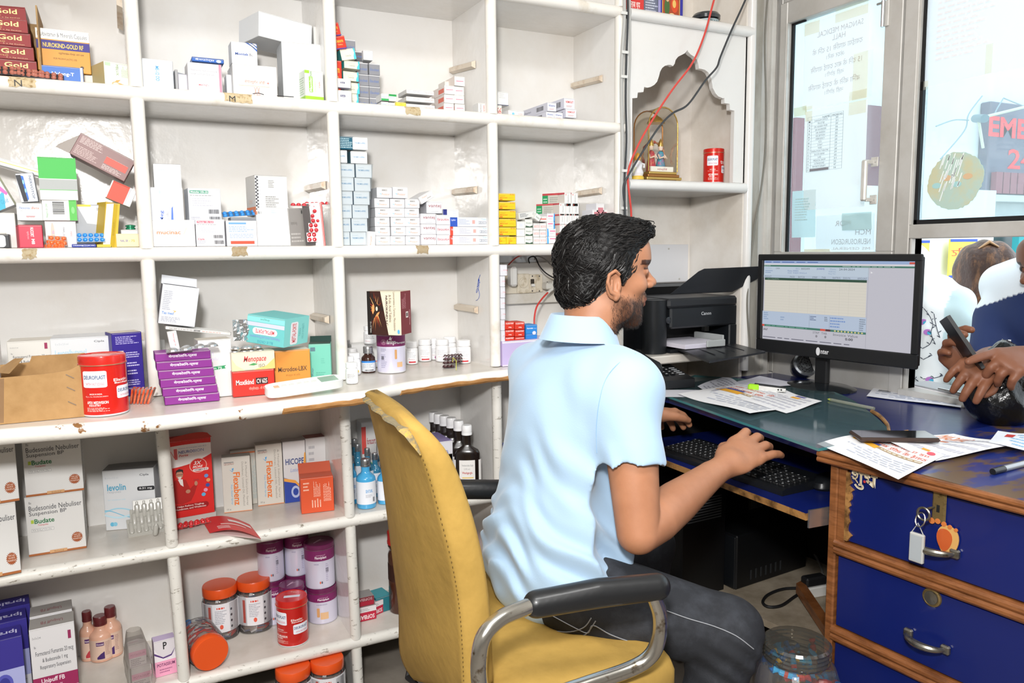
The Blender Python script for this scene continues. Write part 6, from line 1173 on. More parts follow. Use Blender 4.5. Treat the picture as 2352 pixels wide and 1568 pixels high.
carton('packet','plain carton under the white and red one behind the blue bottles',(X_at(833,2.19,.5),2.19,zd+.0003),.05,.05,.069,col='c9c6c2',kids=False)
# dark gargle bottles
for k in range(6):
 x0,x1,yt,yb=[(1060,1112,980,1103),(1047,1092,969,1085),(1035,1076,962,1072),(1025,1064,957,1060),(1016,1051,952,1050),(1008,1040,948,1040)][k]
 yy=1.995+.036*k;xx_=X_at([1086,1070,1056,1043,1032,1023][k],yy,.6)
 H_=Z_at([980,969,962,957,952,948][k],xx_,yy)-zd
 bottle('gargle_bottle',['frontmost','second','third','fourth','fifth','rearmost'][k]+' dark brown gargle bottle with a white cap in the row',(xx_-.004-.004*k,min(yy+.03,2.205),zd+.0003),.0375,H_,'1d1512','efeff0',capR=.40,neck=.31,sh=.58,caph=.14,lab=(.06,.50),labcol='ece9e6',rot=R_(-26),ops=[T(.40,.78,.62,.86,'Povidone-Iodine Gargle','77777a'),T(.44,.68,.56,.74,'2.0% w/v','9a9a9c'),T(.40,.52,.60,.62,'Washgargle','c23a34',b=1),('r',.40,.40,.62,.43,'e8c04a'),('p',[(.36,0),(.36,.4),(.42,.25),(.52,.1),(.56,0)],'c8504a'),('c',.54,.14,.03,.08,'3a2a2a')],group='dark gargle bottles',squ=.75,sy=.42)
for k in range(3):
 cart('tablet_carton',['bottom','middle','top'][k]+' white carton with purple lid of the pile behind the chair back',1000,1041,[1071,1043,1014][k],zd+.0003+k*.0348,Y=2.04,d=.12,col='eceaf0',faces=dict(T='8a7cb0',L='5a5070'),ops=dict(F=[T(.3,.55,.75,.7,'PREGABA','5a5aa0',b=1),T(.4,.3,.6,.4,'20 g','9a9aa8'),('c',.85,.3,.05,.1,'5a6ab0')]),group='purple-lidded cartons')
for k,(x0,x1,yt,z0_,c,l,f)in enumerate(((1146,1190,1047,zd,'ece9ef','large white carton with lilac top right of the third lower upright','c9a8dc'),(1146,1166,1009,zd+.0625,'b9a6dc','small lilac and cream packet on the white one','e9e2a8'),(1166,1190,1000,zd+.0625,'24409c','deep blue packet beside the small lilac one','2a4ab0'))):
 x_=max(X_at(x0,2.05,.5),.978)
 carton('tablet_carton',l,(x_,2.05,z0_+.0004),X_at(x1,2.05,.5)-x_,.07,[.062,.036,.045][k],col=c,faces=dict(T=f),ops=dict(F=[('r',0,.7,1,1,f),T(.3,.1,.9,.25,'Health','8a7a9a')]if k==0 else([('r',0,.3,.6,.8,f)]if k==1 else[])))
# ====== row E
ze=Z_ROW['E']
lung=[('r',0,0,1,1,'3b3390'),('r',0,0,1,.62,'aeb2e2'),('r',0,0,1,.30,'e6e4ea'),('c',.62,.45,.16,.12,'5a5ab8'),('c',.62,.45,.10,.08,'3a3a94'),('c',.25,.45,.16,.12,'5a5ab8'),T(.42,.24,.92,.26,'8x5x2.5 ml Respules','8a8a92'),T(.1,.12,.95,.19,'Salbutamol & Ipratropium','6a6a72'),T(.3,.05,.7,.10,'Inhalation','6a6a72')]
for k,(x0,x1,yt,Y_)in enumerate(((-60,66,1473,(1.985,1.998)),(-50,77,1432,(2.065,2.078)),(-50,84,1400,(2.135,2.148)))):
 cart('respule_carton',['front','middle','rear'][k]+' dark violet respule carton of the row at the bottom left',x0,x1,yt,'E',Y=Y_,d=.062,col='352d86',faces=dict(T='352d86',R='2a246c'),ops=dict(F=lung,T=[T(.1,.3,.92,.72,'Ipralungs','cfcdf0',rot=180,b=1),T(.25,.1,.5,.2,'Respules','aaa8d8',rot=180)]),group='violet respule cartons')
un=lambda:dict(T=[T(.25,.3,.75,.65,'Unipuff FB','8a4a50',rot=180)],F=[T(.06,.88,.24,.905,'5 x 5 x 2 ml','6a6a6e'),('r',.84,.81,.91,.91,'96305c'),T(.08,.77,.12,.80,'Rx','6a6a6e'),T(.10,.66,.94,.73,'Formoterol Fumarate 20 mcg','505056'),T(.24,.58,.80,.64,'& Budesonide 1 mg','505056'),T(.18,.50,.86,.56,'Respiratory Suspension','505056'),('r',0,.255,1,.42,'9c2a5a'),T(.18,.33,.70,.40,'Unipuff FB','f6e9ef',b=1),T(.38,.275,.64,.31,'RESPULES','f2dbe6'),('r',0,.20,1,.245,'c3c3c6'),T(.38,.15,.68,.18,'श्वसन घोल','77777a'),T(.72,.08,.9,.13,'1 Store Upright','4a4a4e'),T(.4,.02,.66,.055,'uniza','3a3a3e',b=1),T(.08,.09,.35,.11,'FOR INHALATION ONLY','a8a8ac')],R=[F(.1,.1,.9,.9,14,'9c9c9e',1)])
cart('respule_carton','front white carton with a magenta band among the violet ones, bottom left',83,185,1437,'E',Y=(1.99,1.995),d=.06,col='eceaec',faces=dict(T='9c9894',R='8a8886'),ops=un())
cart('respule_carton','rear grey-topped carton with a magenta band, bottom left',84,180,1408,'E',Y=(2.065,2.07),d=.06,col='eceaec',faces=dict(T='9c9894',R='8a8886'),ops=un())
PCH=mat('ecb79c',.3,name='peach_syrup',coat=.4);MRC=mat('6a2a2c',.35,name='maroon_cap')
for k,(l,x0,x1,yt,yb)in enumerate((('front',211,263,1413,1521),('left',187,222,1403,1512),('right',237,279,1392,1494))):
 bot_at(x0,x1,yt,yb,ze,'lotion_bottle',l+' peach coloured lotion bottle with a maroon cap','ecb79c',MRC,capR=.56,neck=.5,sh=.58,caph=.2,bm=PCH,lab=(.06,.52),labcol='e9c8b4',rot=.1,ops=[('r',.35,.72,.52,.9,'5a2a6a'),T(.36,.76,.51,.85,'Nilosicalam','f0dfe8',b=1),('p',[(.36,.05),(.52,.05),(.52,.42),(.44,.32),(.36,.15)],'4a2a6c' if k!=1 else 'c8404a'),F(.54,.2,.66,.9,10,'b8928a')])
poly=glass('e9e6e2',.15,.85,.12,.22,'e9e6e0','polythene')
pot=lambda:dict(T=[F(.1,.2,.9,.8,2,'c8a8b8')],F=[('r',0,.45,1,.72,'e6a3c0'),F(.1,.1,.9,.4,4,'9a8a94'),T(.1,.52,.9,.62,'POTASSIUM','a85a84')])
for k,(x0,x1,yt,zz,l)in enumerate(((305,350,1530,ze,'lower'),(298,338,1480,ze+.052,'upper'))):
 cart('pink_box',l+' pink and white box inside the clear polythene bag',x0,x1,yt,zz+.0005,Y=(1.99,1.995)if k==0 else(2.0,2.005),d=.05,col='e9e2e6',faces=dict(T='cfc6ca'),ops=pot(),group='bagged pink boxes')
mb=MB();Q=[];x0_,x1_=X_at(290,1.98,.25),X_at(354,1.98,.25)
for z in np.linspace(0,.145,14):
 s_=z/.145;Q.append([((x0_+x1_)/2-.01*s_+(x1_-x0_)/2*(1.02-.55*max(0,s_-.55)*2)*math.cos(a)*(1+.05*math.sin(7*a+z*90)),2.012+.036*(1-.6*s_)*math.sin(a)*(1+.08*math.sin(5*a+z*70)),ze+.001+z)for a in np.linspace(0,6.283,26)])
mb.grid(Q,poly);mb.build('polythene_bag',label='crumpled clear polythene bag around two pink boxes',cat='bag')
cart('pink_box','pink and white box with a purple arc standing right of the bag',358,407,1469,'E',Y=(2.03,2.035),d=.03,col='f0eaef',faces=dict(T='c9b8d8',L='9a8aa6'),ops=dict(F=[('r',0,0,1,.42,'f0a6c4'),('p',[(0,.8),(.2,.6),(.6,.45),(1,.62),(1,.42),(0,.42)],'f0eaef'),('p',[(0,.62),(.4,.48),(.8,.52),(1,.75),(.78,.56),(.4,.52),(0,.68)],'5a3a7c'),T(.42,.74,.6,.94,'P','2a2a2e',b=1),T(.1,.27,.92,.36,'POTASSIUM','7a3a6a',b=1),F(.2,.08,.8,.22,2,'b06a90')]))
# jars
ORG=mat('e8571f',.3,name='orange_lid',coat=.3)
CLR=glass('f2f2f2',.03,.92,.16,.06,'ffffff','clear_plastic')
def jar(label,loc,R,H,rotM=None,lidh=.026,squ=.82,labt=(.30,.78)):
 mb=MB();mb.lathe([(R*.86,0),(R*.95,.003),(R*.97,.012),(R*.97,H-lidh-.014),(R*.86,H-lidh-.005),(R*.8,H-lidh)],CLR,seg=32,sq=squ)
 o=mb.build('plaster_jar',label=label,cat='jar')
 lb=MB();lb.lathe([(R*.93,0),(R*.95,.002),(R*.95,lidh-.004),(R*.91,lidh),(0,lidh)],ORG,seg=40);lb.build('lid',parent=o,loc=(0,0,H-lidh),label='bright orange screw lid')
 ib=MB();r=random.Random(int(loc[0]*999))
 for k in range(150):
  a=r.uniform(0,6.28);z=r.uniform(.006,H-lidh-.012);t=r.uniform(-.5,.5);q=R*r.uniform(.78,.88)
  M=Matrix.Translation((q*math.cos(a),q*math.sin(a),z))@Matrix.Rotation(a,4,'Z')@Matrix.Rotation(t,4,'X')
  ib.box(-.0006,-.009,-.0022,.0006,.009,.0022,mat(('d8453a','c9c4c4','6a6e86','d9d2cf','c23a34')[k%5],.35),M=M)
 ib.lathe([(R*.74,.004),(R*.76,.01),(R*.76,H-lidh-.02),(0,H-lidh-.015)],mat('a9988f',.6),seg=16)
 ib.build('plaster_strips',parent=o,kind='stuff')
 pb=MB();wrap_print(pb,[('r',0,0,1,1,'e9e8ec'),('r',.43,.82,.56,.88,'e2503c'),F(.40,.3,.6,.78,8,'a9a9b4'),('c',.50,.2,.03,.08,'e8624a')]+[('c',.68,.15+.2*q,.018,.045,'3a3c46')for q in range(4)]+[('r',.28,.1,.33,.9,'d8503c')],R*1.0,H*labt[0]*.6,H*labt[1]*.95,-1.6,1.6);pb.build('paper_label',parent=o)
 M=Matrix.Translation(Vector(loc))@(rotM or Matrix.Identity(4));o.matrix_world=M;return o
def jar_at(label,x0,x1,yt,yb,z,**k):
 P,R,H,yaw=tin_at(x0,x1,yt,yb,z);return jar(label,P,R*1.03,H,Matrix.Rotation(yaw,4,'Z'),**k)
jar_at('clear jar of plasters with an orange lid, upper left of the lower cell',470,548,1341,1453,ze)
jar_at('clear jar of plasters with an orange lid, right of its twin in the lower cell',548,625,1325,1443,ze)
P=PZ(478,1545,ze)
jar('clear plaster jar lying on its side, orange lid toward the front of the shelf',(P[0]+.008,P[1]+.013,ze+.0475),.047,.125,Matrix.Rotation(R_(12),4,'Z')@Matrix.Rotation(R_(92),4,'X')@Matrix.Translation((0,0,-.115)))
jar_at('orange-lidded plaster jar under the bottom shelf, left one',637,720,1528,1660,.004)
jar_at('orange-lidded plaster jar under the bottom shelf, right one',716,796,1510,1640,.004)
FT=lambda bk:[('r',0,.72,1,1,'7d2560'),T(.44,.85,.60,.90,'waterproof','d8b0c8'),T(.42,.76,.62,.85,'Flamiplast','f6eef4',b=1)]+([('rr',.40,.20,.45,.52,'d9a26a',.02),('p',[(.46,.12),(.55,.16),(.60,.36),(.52,.34)],'e3b98c'),F(.4,.6,.62,.68,1,'b4aec6')]if not bk else[T(.43,.78,.6,.82,'waterproof','d8b0c8'),F(.4,.6,.5,.68,1,'b4aec6'),('b',.6,.4,.65,.52),F(.6,.15,.66,.65,10,'b4aec6'),('c',.50,.14,.012,.035,'e06a4a'),('c',.53,.14,.012,.035,'5a5a6a')])
LOP=[('p',[(.3,.3),(.55,.55),(.75,.6),(.55,.62),(.6,.75),(.45,.6),(.3,.35)],'c9a6bc')]
def fl_tin(label,x0,x1,yt,yb,z,bk=0,rot=0):
 P,R,H,yaw=tin_at(x0,x1,yt,yb,z);tin('plaster_tin',label,P,R*.985,H,'d8d6e8','6e2252',FT(bk),rot=yaw+rot,lidh=.014,rim='9a7a8a',lidops=LOP,base='cfcde0');return P,R,H
P1,R1,H1=fl_tin('lower plum and white plaster tin at the right, with a picture of a plaster',708,777,1340,1434,ze,0)
fl_tin('upper plum and white plaster tin stacked at the right of the lower cell',700,770,1240,1341,P1[2]+H1+.001,1)if False else None
def tin_raw(label,P,R,H,bk,rot=0):return tin('plaster_tin',label,P,R,H,'d8d6e8','6e2252',FT(bk),rot=-math.atan2(P[0],P[1])+rot,lidh=.014,rim='9a7a8a',lidops=LOP,base='cfcde0')
zt2=P1[2]+H1+.0008;Htn=Z_at(1241,P1[0],P1[1])-zt2
tin_raw('upper plum and white plaster tin stacked at the right of the lower cell',(P1[0]-.003,P1[1],zt2),R1*.985,Htn,1)
P2=(X_at(669,2.145,.3),2.145,ze+.0003)
tin_raw('short plum-lidded plaster tin behind the red tin, bottom of its pile',P2,.034,Htn*.98,0)
q=(P2[0]-.043,2.207,ze+.0003)
tin_raw('rear left plaster tin, lower of its pile',q,.036,Htn,1)
tin_raw('rear left plaster tin, upper of its pile',(q[0],q[1],ze+.0011+Htn),.036,Htn,1)
q2=(q[0]+.073,2.209,ze+.0003)
tin_raw('rearmost middle plaster tin, lower of its pile',q2,.034,Htn,1);tin_raw('rearmost middle plaster tin, upper of its pile',(q2[0],q2[1],ze+.0011+Htn),.034,Htn,1)
P,R,H,yaw=tin_at(638,711,1368,1487,ze)
tin('bandage_tin','red tin with white brand panels in front of the plaster tins',P,R*.98,H,'c9221c','d0281f',DE(),rot=yaw-.75,lidh=.018,lidops=[('p',[(.25,.4),(.7,.75),(.8,.6),(.35,.25)],'dfe0ec'),T(.2,.75,.5,.85,'APEX','f0b8b0')])
bot_at(425,446,1425,1474,ze,'dropper_bottle','small pale blue translucent bottle lying behind the fallen jar','a9cfd8','3a8fe0',capR=.6,neck=.5,caph=.25,labcol=None)
# third cell, row E
sb=lambda:dict(F=[T(.1,.12,.9,.42,'SOFIBAR','fbeef0',rot=180,b=1),('r',0,.62,1,1,'e4dfe0'),F(.2,.7,.8,.9,2,'a8a4a8')])
xm=.535
P=PZ(880,1408,ze)
carton('soap_box','front crimson and white soap box turned at an angle',(PZ(852,1418,ze)[0],PZ(852,1418,ze)[1],ze+.0004),.045,.075,.040,yaw=R_(-2)+R_(22),col='cf2a48',faces=dict(T='b9b4b2'),ops=dict(F=sb()['F'],L=[T(.3,.1,.9,.4,'SOFIBAR','fbeef0',rot=180,b=1),('r',0,.55,1,1,'dcd6d8'),F(.1,.6,.8,.9,3,'9a969c')]))
carton('soap_box','crimson and white soap box lying behind the front one, upside down',(X_at(822,2.06,.2),2.075,ze+.0004),.058,.05,.042,col='cf2a48',faces=dict(T='9a9694'),ops=sb())
carton('soap_box','upper crimson soap box resting on the rear one',(X_at(820,2.06,.2),2.078,ze+.0434),.056,.048,.026,col='b92a40',faces=dict(T='9a9694'),ops=dict(F=[('r',0,.55,1,1,'8a3a42'),T(.1,.6,.9,.9,'SOFIBAR','d8b8bc',rot=180)]))
carton('soap_box','dark teal box beside the soap boxes behind the chair back',(X_at(866,2.09,.2),2.10,ze+.0004),.05,.06,.047,col='2f7f8c',faces=dict(T='3f98a4',L='2a7480'),yaw=R_(10))
bot_at(894,958,1215,1412,ze,'snack_jar','brown jar with a red lid mostly hidden behind the chair back','4a2a1c','d0302a',capR=1.0,neck=.9,sh=.7,caph=.16,lab=(.4,.6),labcol='3a2018',ops=[])
bot_at(1050,1110,1222,1325,ze,'snack_jar','clear jar with a bright red lid between chair back and shirt','e2d8d2','d92a26',capR=.95,neck=.9,sh=.5,caph=.42,lab=(.3,.6),labcol='f0eeec',ops=[T(.4,.5,.6,.8,'no','d8403a')])
# ====== niche and cabinet top
zn=1.4335
P,R,H,yaw=tin_at(1610,1667,343,430,zn)
cc=np.array(PY(1638,426,2.08));Rn=.034;Hn=Z_at(343,cc[0],2.08)-zn
tin('bandage_tin','red tin with a white brand panel standing in the arched niche',(cc[0],2.08,zn+.0004),Rn,Hn,'d9281f','d82a20',DE(),rot=-math.atan2(cc[0],2.08)+.05,lidh=.014)
a=PY(1662,425,2.14)
mb=MB();mb.box(0,0,0,.05,.0015,.06,mat('3a2a34',.4,name='dark_print',noise_=(60,'a9838a',.5,.62)));o=mb.build('small_picture',label='small dark printed picture card behind the red tin in the niche',cat='picture',loc=(X_at(1664,2.12,1.5),2.12,zn+.022),rot=(R_(-8),0,R_(-8)))
mb=MB();mb.box(.03,-.0006,.002,.042,0,.058,ink('a8506a'));mb.build('printed_design',parent=o)
# shrine ornament: gilded stepped plinth, arched clear case, robed pair of figures
GOLD=mat('c9a35a',.3,.75,name='gilt',bump=(200,.4,.001));GLD2=mat('a8713c',.35,.6,name='copper_gilt',bump=(200,.4,.001))
sx0,sx1=X_at(1478,2.07,1.45),X_at(1566,2.07,1.45);cx_=(sx0+sx1)/2
sh_=empty('shrine_ornament',(cx_,2.11,zn),0,'gilded arched shrine ornament with a clear case around small robed figures','ornament')
def sp(mb,n_,l=None):return mb.build(n_,parent=sh_,label=l)
for k in range(3):
 mb=MB();w_=.070-.007*k;mb.box(-w_,-.05+.004*k,.006+.009*k,w_,.05-.004*k,.0145+.009*k,GOLD if k%2==0 else GLD2,c=.0015);sp(mb,'plinth_step')
mb=MB()
for s_ in(-1,1):
 for t in(-1,1):mb.box(s_*.06-.008,t*.04-.006,0,s_*.06+.008,t*.04+.006,.007,GOLD,c=.001)
sp(mb,'plinth_foot')
zt0=.033;HA=Z_at(248,cx_,2.11)-zn-.004
def arcpts(w_,h,n=14):return[(-w_,zt0)]+[(w_*math.cos(a),h-w_+w_*math.sin(a))for a in np.linspace(math.pi,0,n)]+[(w_,zt0)]
for y in(-.040,.040):
 mb=MB();mb.tube([(x,y,z)for x,z in arcpts(.058,HA)],.0022,GLD2 if y>0 else GOLD,seg=8);sp(mb,'arch_frame')
mb=MB();A_=arcpts(.058,HA);mb.grid([[(x,-.04,z),(x,.04,z)]for x,z in A_],glass('f3ead8',.03,.93,.12,.05,'ffffff','clear_case'));sp(mb,'clear_case')
mb=MB();mb.box(-.045,-.036,zt0,.045,-.030,zt0+.016,mat('e9e4d6',.5));mb.text('मंदिर',(-.02,-.0365,zt0+.004),(1,0,0),(0,0,1),.04,.007,ink('b0505a'));sp(mb,'name_plaque')
ROBE=[mat('b8404a',.4,noise_=(90,'d9a05a',.5,.65),name='robe_red'),mat('4a94a8',.4,noise_=(90,'c85a8a',.5,.65),name='robe_blue')];SKN=mat('e8cdb8',.4)
for k,dx in enumerate((-.018,.020)):
 mb=MB();mb.lathe([(.018,0),(.016,.02),(.011,.045),(.012,.06),(.008,.068),(.004,.07)],ROBE[k],seg=16,c=(dx,0,zt0));mb.lathe([(0,.07),(.006,.072),(.0085,.080),(.007,.088),(0,.092)],SKN,seg=14,c=(dx,0,zt0));mb.lathe([(.0088,.085),(.009,.09),(.006,.100),(.002,.108),(0,.112)],GOLD,seg=12,c=(dx,0,zt0))
 mb.tube([(dx-.011,-.004,zt0+.058),(dx-.014,-.014,zt0+.045),(dx,-.018,zt0+.05)],.003,SKN,seg=6);mb.tube([(dx+.011,-.004,zt0+.058),(dx+.016,-.012,zt0+.045),(dx+.004,-.018,zt0+.048)],.003,SKN,seg=6)
 sp(mb,'robed_figure')
mb=MB();mb.tube([(.044*math.cos(a),.012,zt0+.055+.045*math.sin(a))for a in np.linspace(-.6,math.pi+.6,26)],[.004+.0015*math.sin(k*2.2)for k in range(26)],mat('c99a78',.4,noise_=(70,'a83a3a',.45,.6)),seg=8);sp(mb,'floral_halo')
mb=MB();mb.lathe([(.03,0),(.028,.005),(.018,.016),(.006,.024),(0,.032)],GOLD,seg=18,c=(.0,0,HA-.045));sp(mb,'canopy')
q=PY(1464,412,2.03)
mb=MB();mb.lathe([(.020,0),(.020,.008),(.017,.011)],mat('e6c24a',.5),seg=14);mb.lathe([(.016,.010),(.019,.02),(.014,.034),(.016,.045),(.010,.056),(.006,.06)],mat('e9e6ea',.35,noise_=(55,'d9e04a',.58,.66)),seg=16);mb.lathe([(0,.055),(.009,.06),(.010,.068),(.006,.078),(0,.084)],mat('e3a03a',.4),seg=12);mb.tube([(.012,-.002,.05),(.022,-.004,.048),(.02,-.006,.036)],.003,mat('e9e6ea',.35),seg=6)
mb.build('small_figurine',label='small pale painted figurine at the left corner of the niche',cat='figurine',loc=(q[0]+.004,2.035,zn+.0005))
zt3=1.9325
def prayer(name,label,x0,x1,Y,d,col,ops,h):cart(name,label,x0,x1,0,zt3,Y=Y,d=d,col=col,ops=ops,cat='box' if h else 'book')
carton('incense_packet','red packet with white Devanagari print at the left of the cabinet top',(X_at(1443,2.02,1.95),2.02,zt3),.058,.03,.09,col='e2403c',ops=dict(F=[T(.02,.05,.75,.32,'गुलाब धूप','f3dcd6',b=1),('r',.0,.5,.5,.62,'f0b04a')]))
carton('booklet','grey blue booklet with white print standing on the cabinet top',(X_at(1479,2.06,1.95),2.06,zt3),.06,.012,.10,col='7d8496',ops=dict(F=[F(.1,.05,.9,.6,7,'d0d6e2')]),cat='book')
a=X_at(1515,2.05,1.95)
o=carton('devotional_picture','framed devotional picture with a blue right edge on the cabinet top',(a,2.045,zt3),.088,.012,.12,col='3a3aa8',cat='picture',ops=dict(F=[('r',.06,.03,.86,1,'c9a04a'),('r',.10,.06,.82,1,'a8482a'),('c',.62,.4,.16,.2,'d8502a'),('c',.60,.42,.08,.1,'e9c06a'),('c',.28,.32,.12,.22,'4a6a3a'),('c',.30,.55,.08,.1,'d9b48a'),('c',.5,.12,.14,.06,'f0d8a0')],L=[('r',0,0,1,1,'b9b6e8')]))
q=PY(1624,52,2.06)
mb=MB();mb.lathe([(.036,0),(.040,.003),(.040,.020),(.034,.023),(.045,.024),(.046,.034),(.040,.042),(.030,.044),(0,.044)],mat('34383c',.2,coat=.5),seg=32);o=mb.build('round_jar',label='low round dark jar with a wide lid on the cabinet top',cat='jar',loc=(q[0],2.065,zt3))
mb=MB();wrap_print(mb,[('r',0,0,1,1,'a9b9bd'),T(.3,.3,.7,.8,'NO.1','5a6a72',b=1)],.0402,.003,.02,-1.2,.9);mb.build('paper_label',parent=o)
# hanging cables -----------------
def cable(name,label,pts,r,m,parent=None,part=None):
 mb=MB();mb.tube(smooth_path([PY(x,y,Y)for x,y,Y in pts],7),r,m,seg=8);return mb.build(part or name,parent=parent,label=label)if parent else tag(mb.build(name,label=label),cat='cable')
REDC=mat('cf4a42',.35,name='red_cable');GRY=mat('b3b3b0',.4,name='grey_cable');DRK=mat('3c3f42',.4,name='dark_cable')
cable('red_cable','red cable crossing the arched niche from top right to lower left',[(1660,-60,1.95),(1640,0,1.95),(1618,80,1.95),(1590,145,1.95),(1545,205,1.95),(1505,265,1.95),(1470,325,1.95),(1448,375,1.95),(1442,410,1.95),(1447,460,1.95),(1450,500,1.96),(1450,620,1.97)],.0032,REDC)
cable('black_cable','dark cable sagging across the arched niche from the top right',[(1735,-60,1.93),(1712,0,1.93),(1680,70,1.93),(1655,130,1.93),(1646,155,1.93),(1620,185,1.93),(1580,240,1.93),(1545,260,1.93),(1515,290,1.93),(1475,350,1.94),(1445,400,1.94),(1432,430,1.95),(1436,490,1.96),(1440,620,1.97)],.0032,DRK)
for k,(x0,r,m,l)in enumerate(((1429,.0052,GRY,'thick grey conduit running down beside the last upright'),(1437,.003,DRK,'dark thin cable clipped beside the grey conduit'),(1442,.003,GRY,'thin grey cable right of the conduit'))):
 cable('wall_cable',l,[(x0+4,-60,1.98),(x0+5,40,1.98),(x0-1+k*3,130,1.98),(x0-2+2*k,220,1.98),(x0+k*2,320,1.98),(x0-1-k,400,1.98),(x0-3,470,1.98),(x0-2,620,1.98)],r,m)
for k,py in enumerate((30,120,176,392,478)):
 q=PY(1432+2*(k%2),py,1.975);mb=MB();mb.box(q[0]-.010,1.9715,q[2]-.004,q[0]+.012,1.9745,q[2]+.004,mat('dcdcd8',.4));mb.build('cable_clip',label=['highest','second highest','middle','second lowest','lowest'][k]+' white clip on the vertical cables',cat='clip',group='cable clips')
cable('wall_cable','thin dark cable running down the wall strip beside the window',[(1768,-60,1.995),(1757,80,1.995),(1759,220,1.995),(1758,330,1.995),(1750,420,1.995),(1733,520,1.99),(1722,620,1.99),(1716,700,1.98),(1722,800,1.98)],.003,mat('7d7a72',.5))
# ====== desk
BLUE=mat('101d5e',.28,name='blue_laminate',bump=(18,.05),coat=.2)
BLUW=mat('1a2b72',.3,name='worn_blue_laminate',noise_=(7,'5f4a34',.47,.56,(1,2.2,1)),coat=.1)
BRN=mat('8a5630',.42,name='brown_moulding',bump=(90,.35,.002),noise_=(16,'5f3618',.4,.7,(1,1,6)),coat=.2)
BRNW=mat('a07442',.5,name='worn_ply_edge',bump=(120,.4,.002),noise_=(26,'5a3d1e',.45,.62))
ZD=.78
desk=empty('shop_desk',(1.7,1.3,0),0,'blue laminate desk with brown wooden edging along the window wall','desk')
def dp(mb,n_,l=None,kind=None):
 o=mb.build(n_,parent=desk,label=l,kind=kind);o.matrix_parent_inverse=Matrix.Translation((-1.7,-1.3,0));return o
front=[(1.445,1.955),(1.432,1.819),(1.346,1.18),(1.362,.90),(1.368,.758),(1.37,.2)]
mb=MB();mb.prism([(x,y,ZD-.022)for x,y in[(1.41,1.96)]+[(1.44,1.955),(1.452,1.83),(1.366,1.19)]+[(1.366,1.13),(2.04,1.13),(2.04,1.99),(1.41,1.99)]],(0,0,.022),BLUE);dp(mb,'desk_top')
mb=MB();mb.prism([(x,y,ZD-.0218)for x,y in[(1.36,1.13),(1.364,.90),(1.372,.2),(2.04,.2),(2.04,1.1295)]],(0,0,.022),BLUW);dp(mb,'desk_top','blue top with the laminate worn through to brown')
e0=PZ(1880,1034,ZD);e1=PZ(2352,1151,ZD);e2=e1+(e1-e0)*1.2
for z,r in((ZD-.006,.007),(ZD-.018,.0065)):
 mb=MB();mb.tube([(e0[0],e0[1],z),(e1[0],e1[1],z),(e2[0],e2[1],z)],r,BRN,seg=10);dp(mb,'edge_moulding')
mb=MB();mb.prism([(e0[0],e0[1],ZD-.001),(1.40,1.13,ZD-.001),(1.40,.2,ZD-.001),(e2[0],e2[1],ZD-.001),(e1[0],e1[1],ZD-.001)][::-1],(0,0,-.02),BRN);dp(mb,'edge_board')
# drawer cabinet: face plane from A (left) to B (right)
FA=PX(1906,1075,e0[0]+.012)[:2];FB=np.array([e1[0]+.010,e1[1]])
fd=(FB-FA)/np.linalg.norm(FB-FA);fn=np.array([fd[1],-fd[0]])
if fn[0]>0:fn=-fn
FL_=1.05
def FP(px,py):
 d=ray(px,py);n3=np.array([fn[0],fn[1],0]);t=((FA[0]*fn[0]+FA[1]*fn[1])-(CAM@n3))/(d@n3);p=CAM+d*t;return float((p[:2]-FA)@fd),float(p[2])
MF=Matrix(((fd[0],-fn[0],0,FA[0]),(fd[1],-fn[1],0,FA[1]),(0,0,1,0),(0,0,0,1)))
def fb(s0,s1,y0,y1,z0,z1,m,c=0):mb=MB();mb.T=MF;mb.box(s0,y0,z0,s1,y1,z1,m,c=c);return mb
s1_=FP(1958,1200)[0];r1a,r1b=FP(1915,1236)[1],FP(1915,1272)[1];r2a,r2b=FP(1893,1428)[1],FP(1893,1462)[1]
dp(fb(0,.020,0,.02,0,ZD-.024,BRN,.003),'left_stile');dp(fb(.020,.040,.002,.022,r1b,ZD-.024,BRN,.002),'inner_stile')
dp(fb(0,.02,.02,.60,0,ZD-.024,mat('4a3524',.6)),'side_panel');dp(fb(.02,FL_,.30,.31,0,ZD-.024,mat('2a201a',.7)),'back_panel')
for a,b in((r1a,r1b),(r2a,r2b)):
 zc2=(a+b)/2;h=(a-b)/2
 mb=MB();mb.T=MF
 for dz,r in((h*.45,h*.52),(-h*.45,h*.52)):mb.tube([(.018,.004,zc2+dz),(FL_,.004,zc2+dz)],r,BRN,seg=10)
 mb.box(.018,.004,zc2-h,FL_,.02,zc2+h,BRN);dp(mb,'cross_rail')
dr=[]
for k,(z1,z0,s0)in enumerate(((ZD-.030,r1a+.002,.042),(r1b-.002,r2a+.002,.024),(r2b-.002,.03,.024))):
 o=dp(fb(s0,FL_,.006,.024,z0,z1,BLUE,.002),'drawer');dr.append(o)
def sub(mb,par,n_,l=None):
 mb2=mb;o=mb2.build(n_,parent=par,label=l);o.matrix_parent_inverse=par.matrix_parent_inverse;o.parent=par
 o.matrix_parent_inverse=Matrix.Identity(4);return o
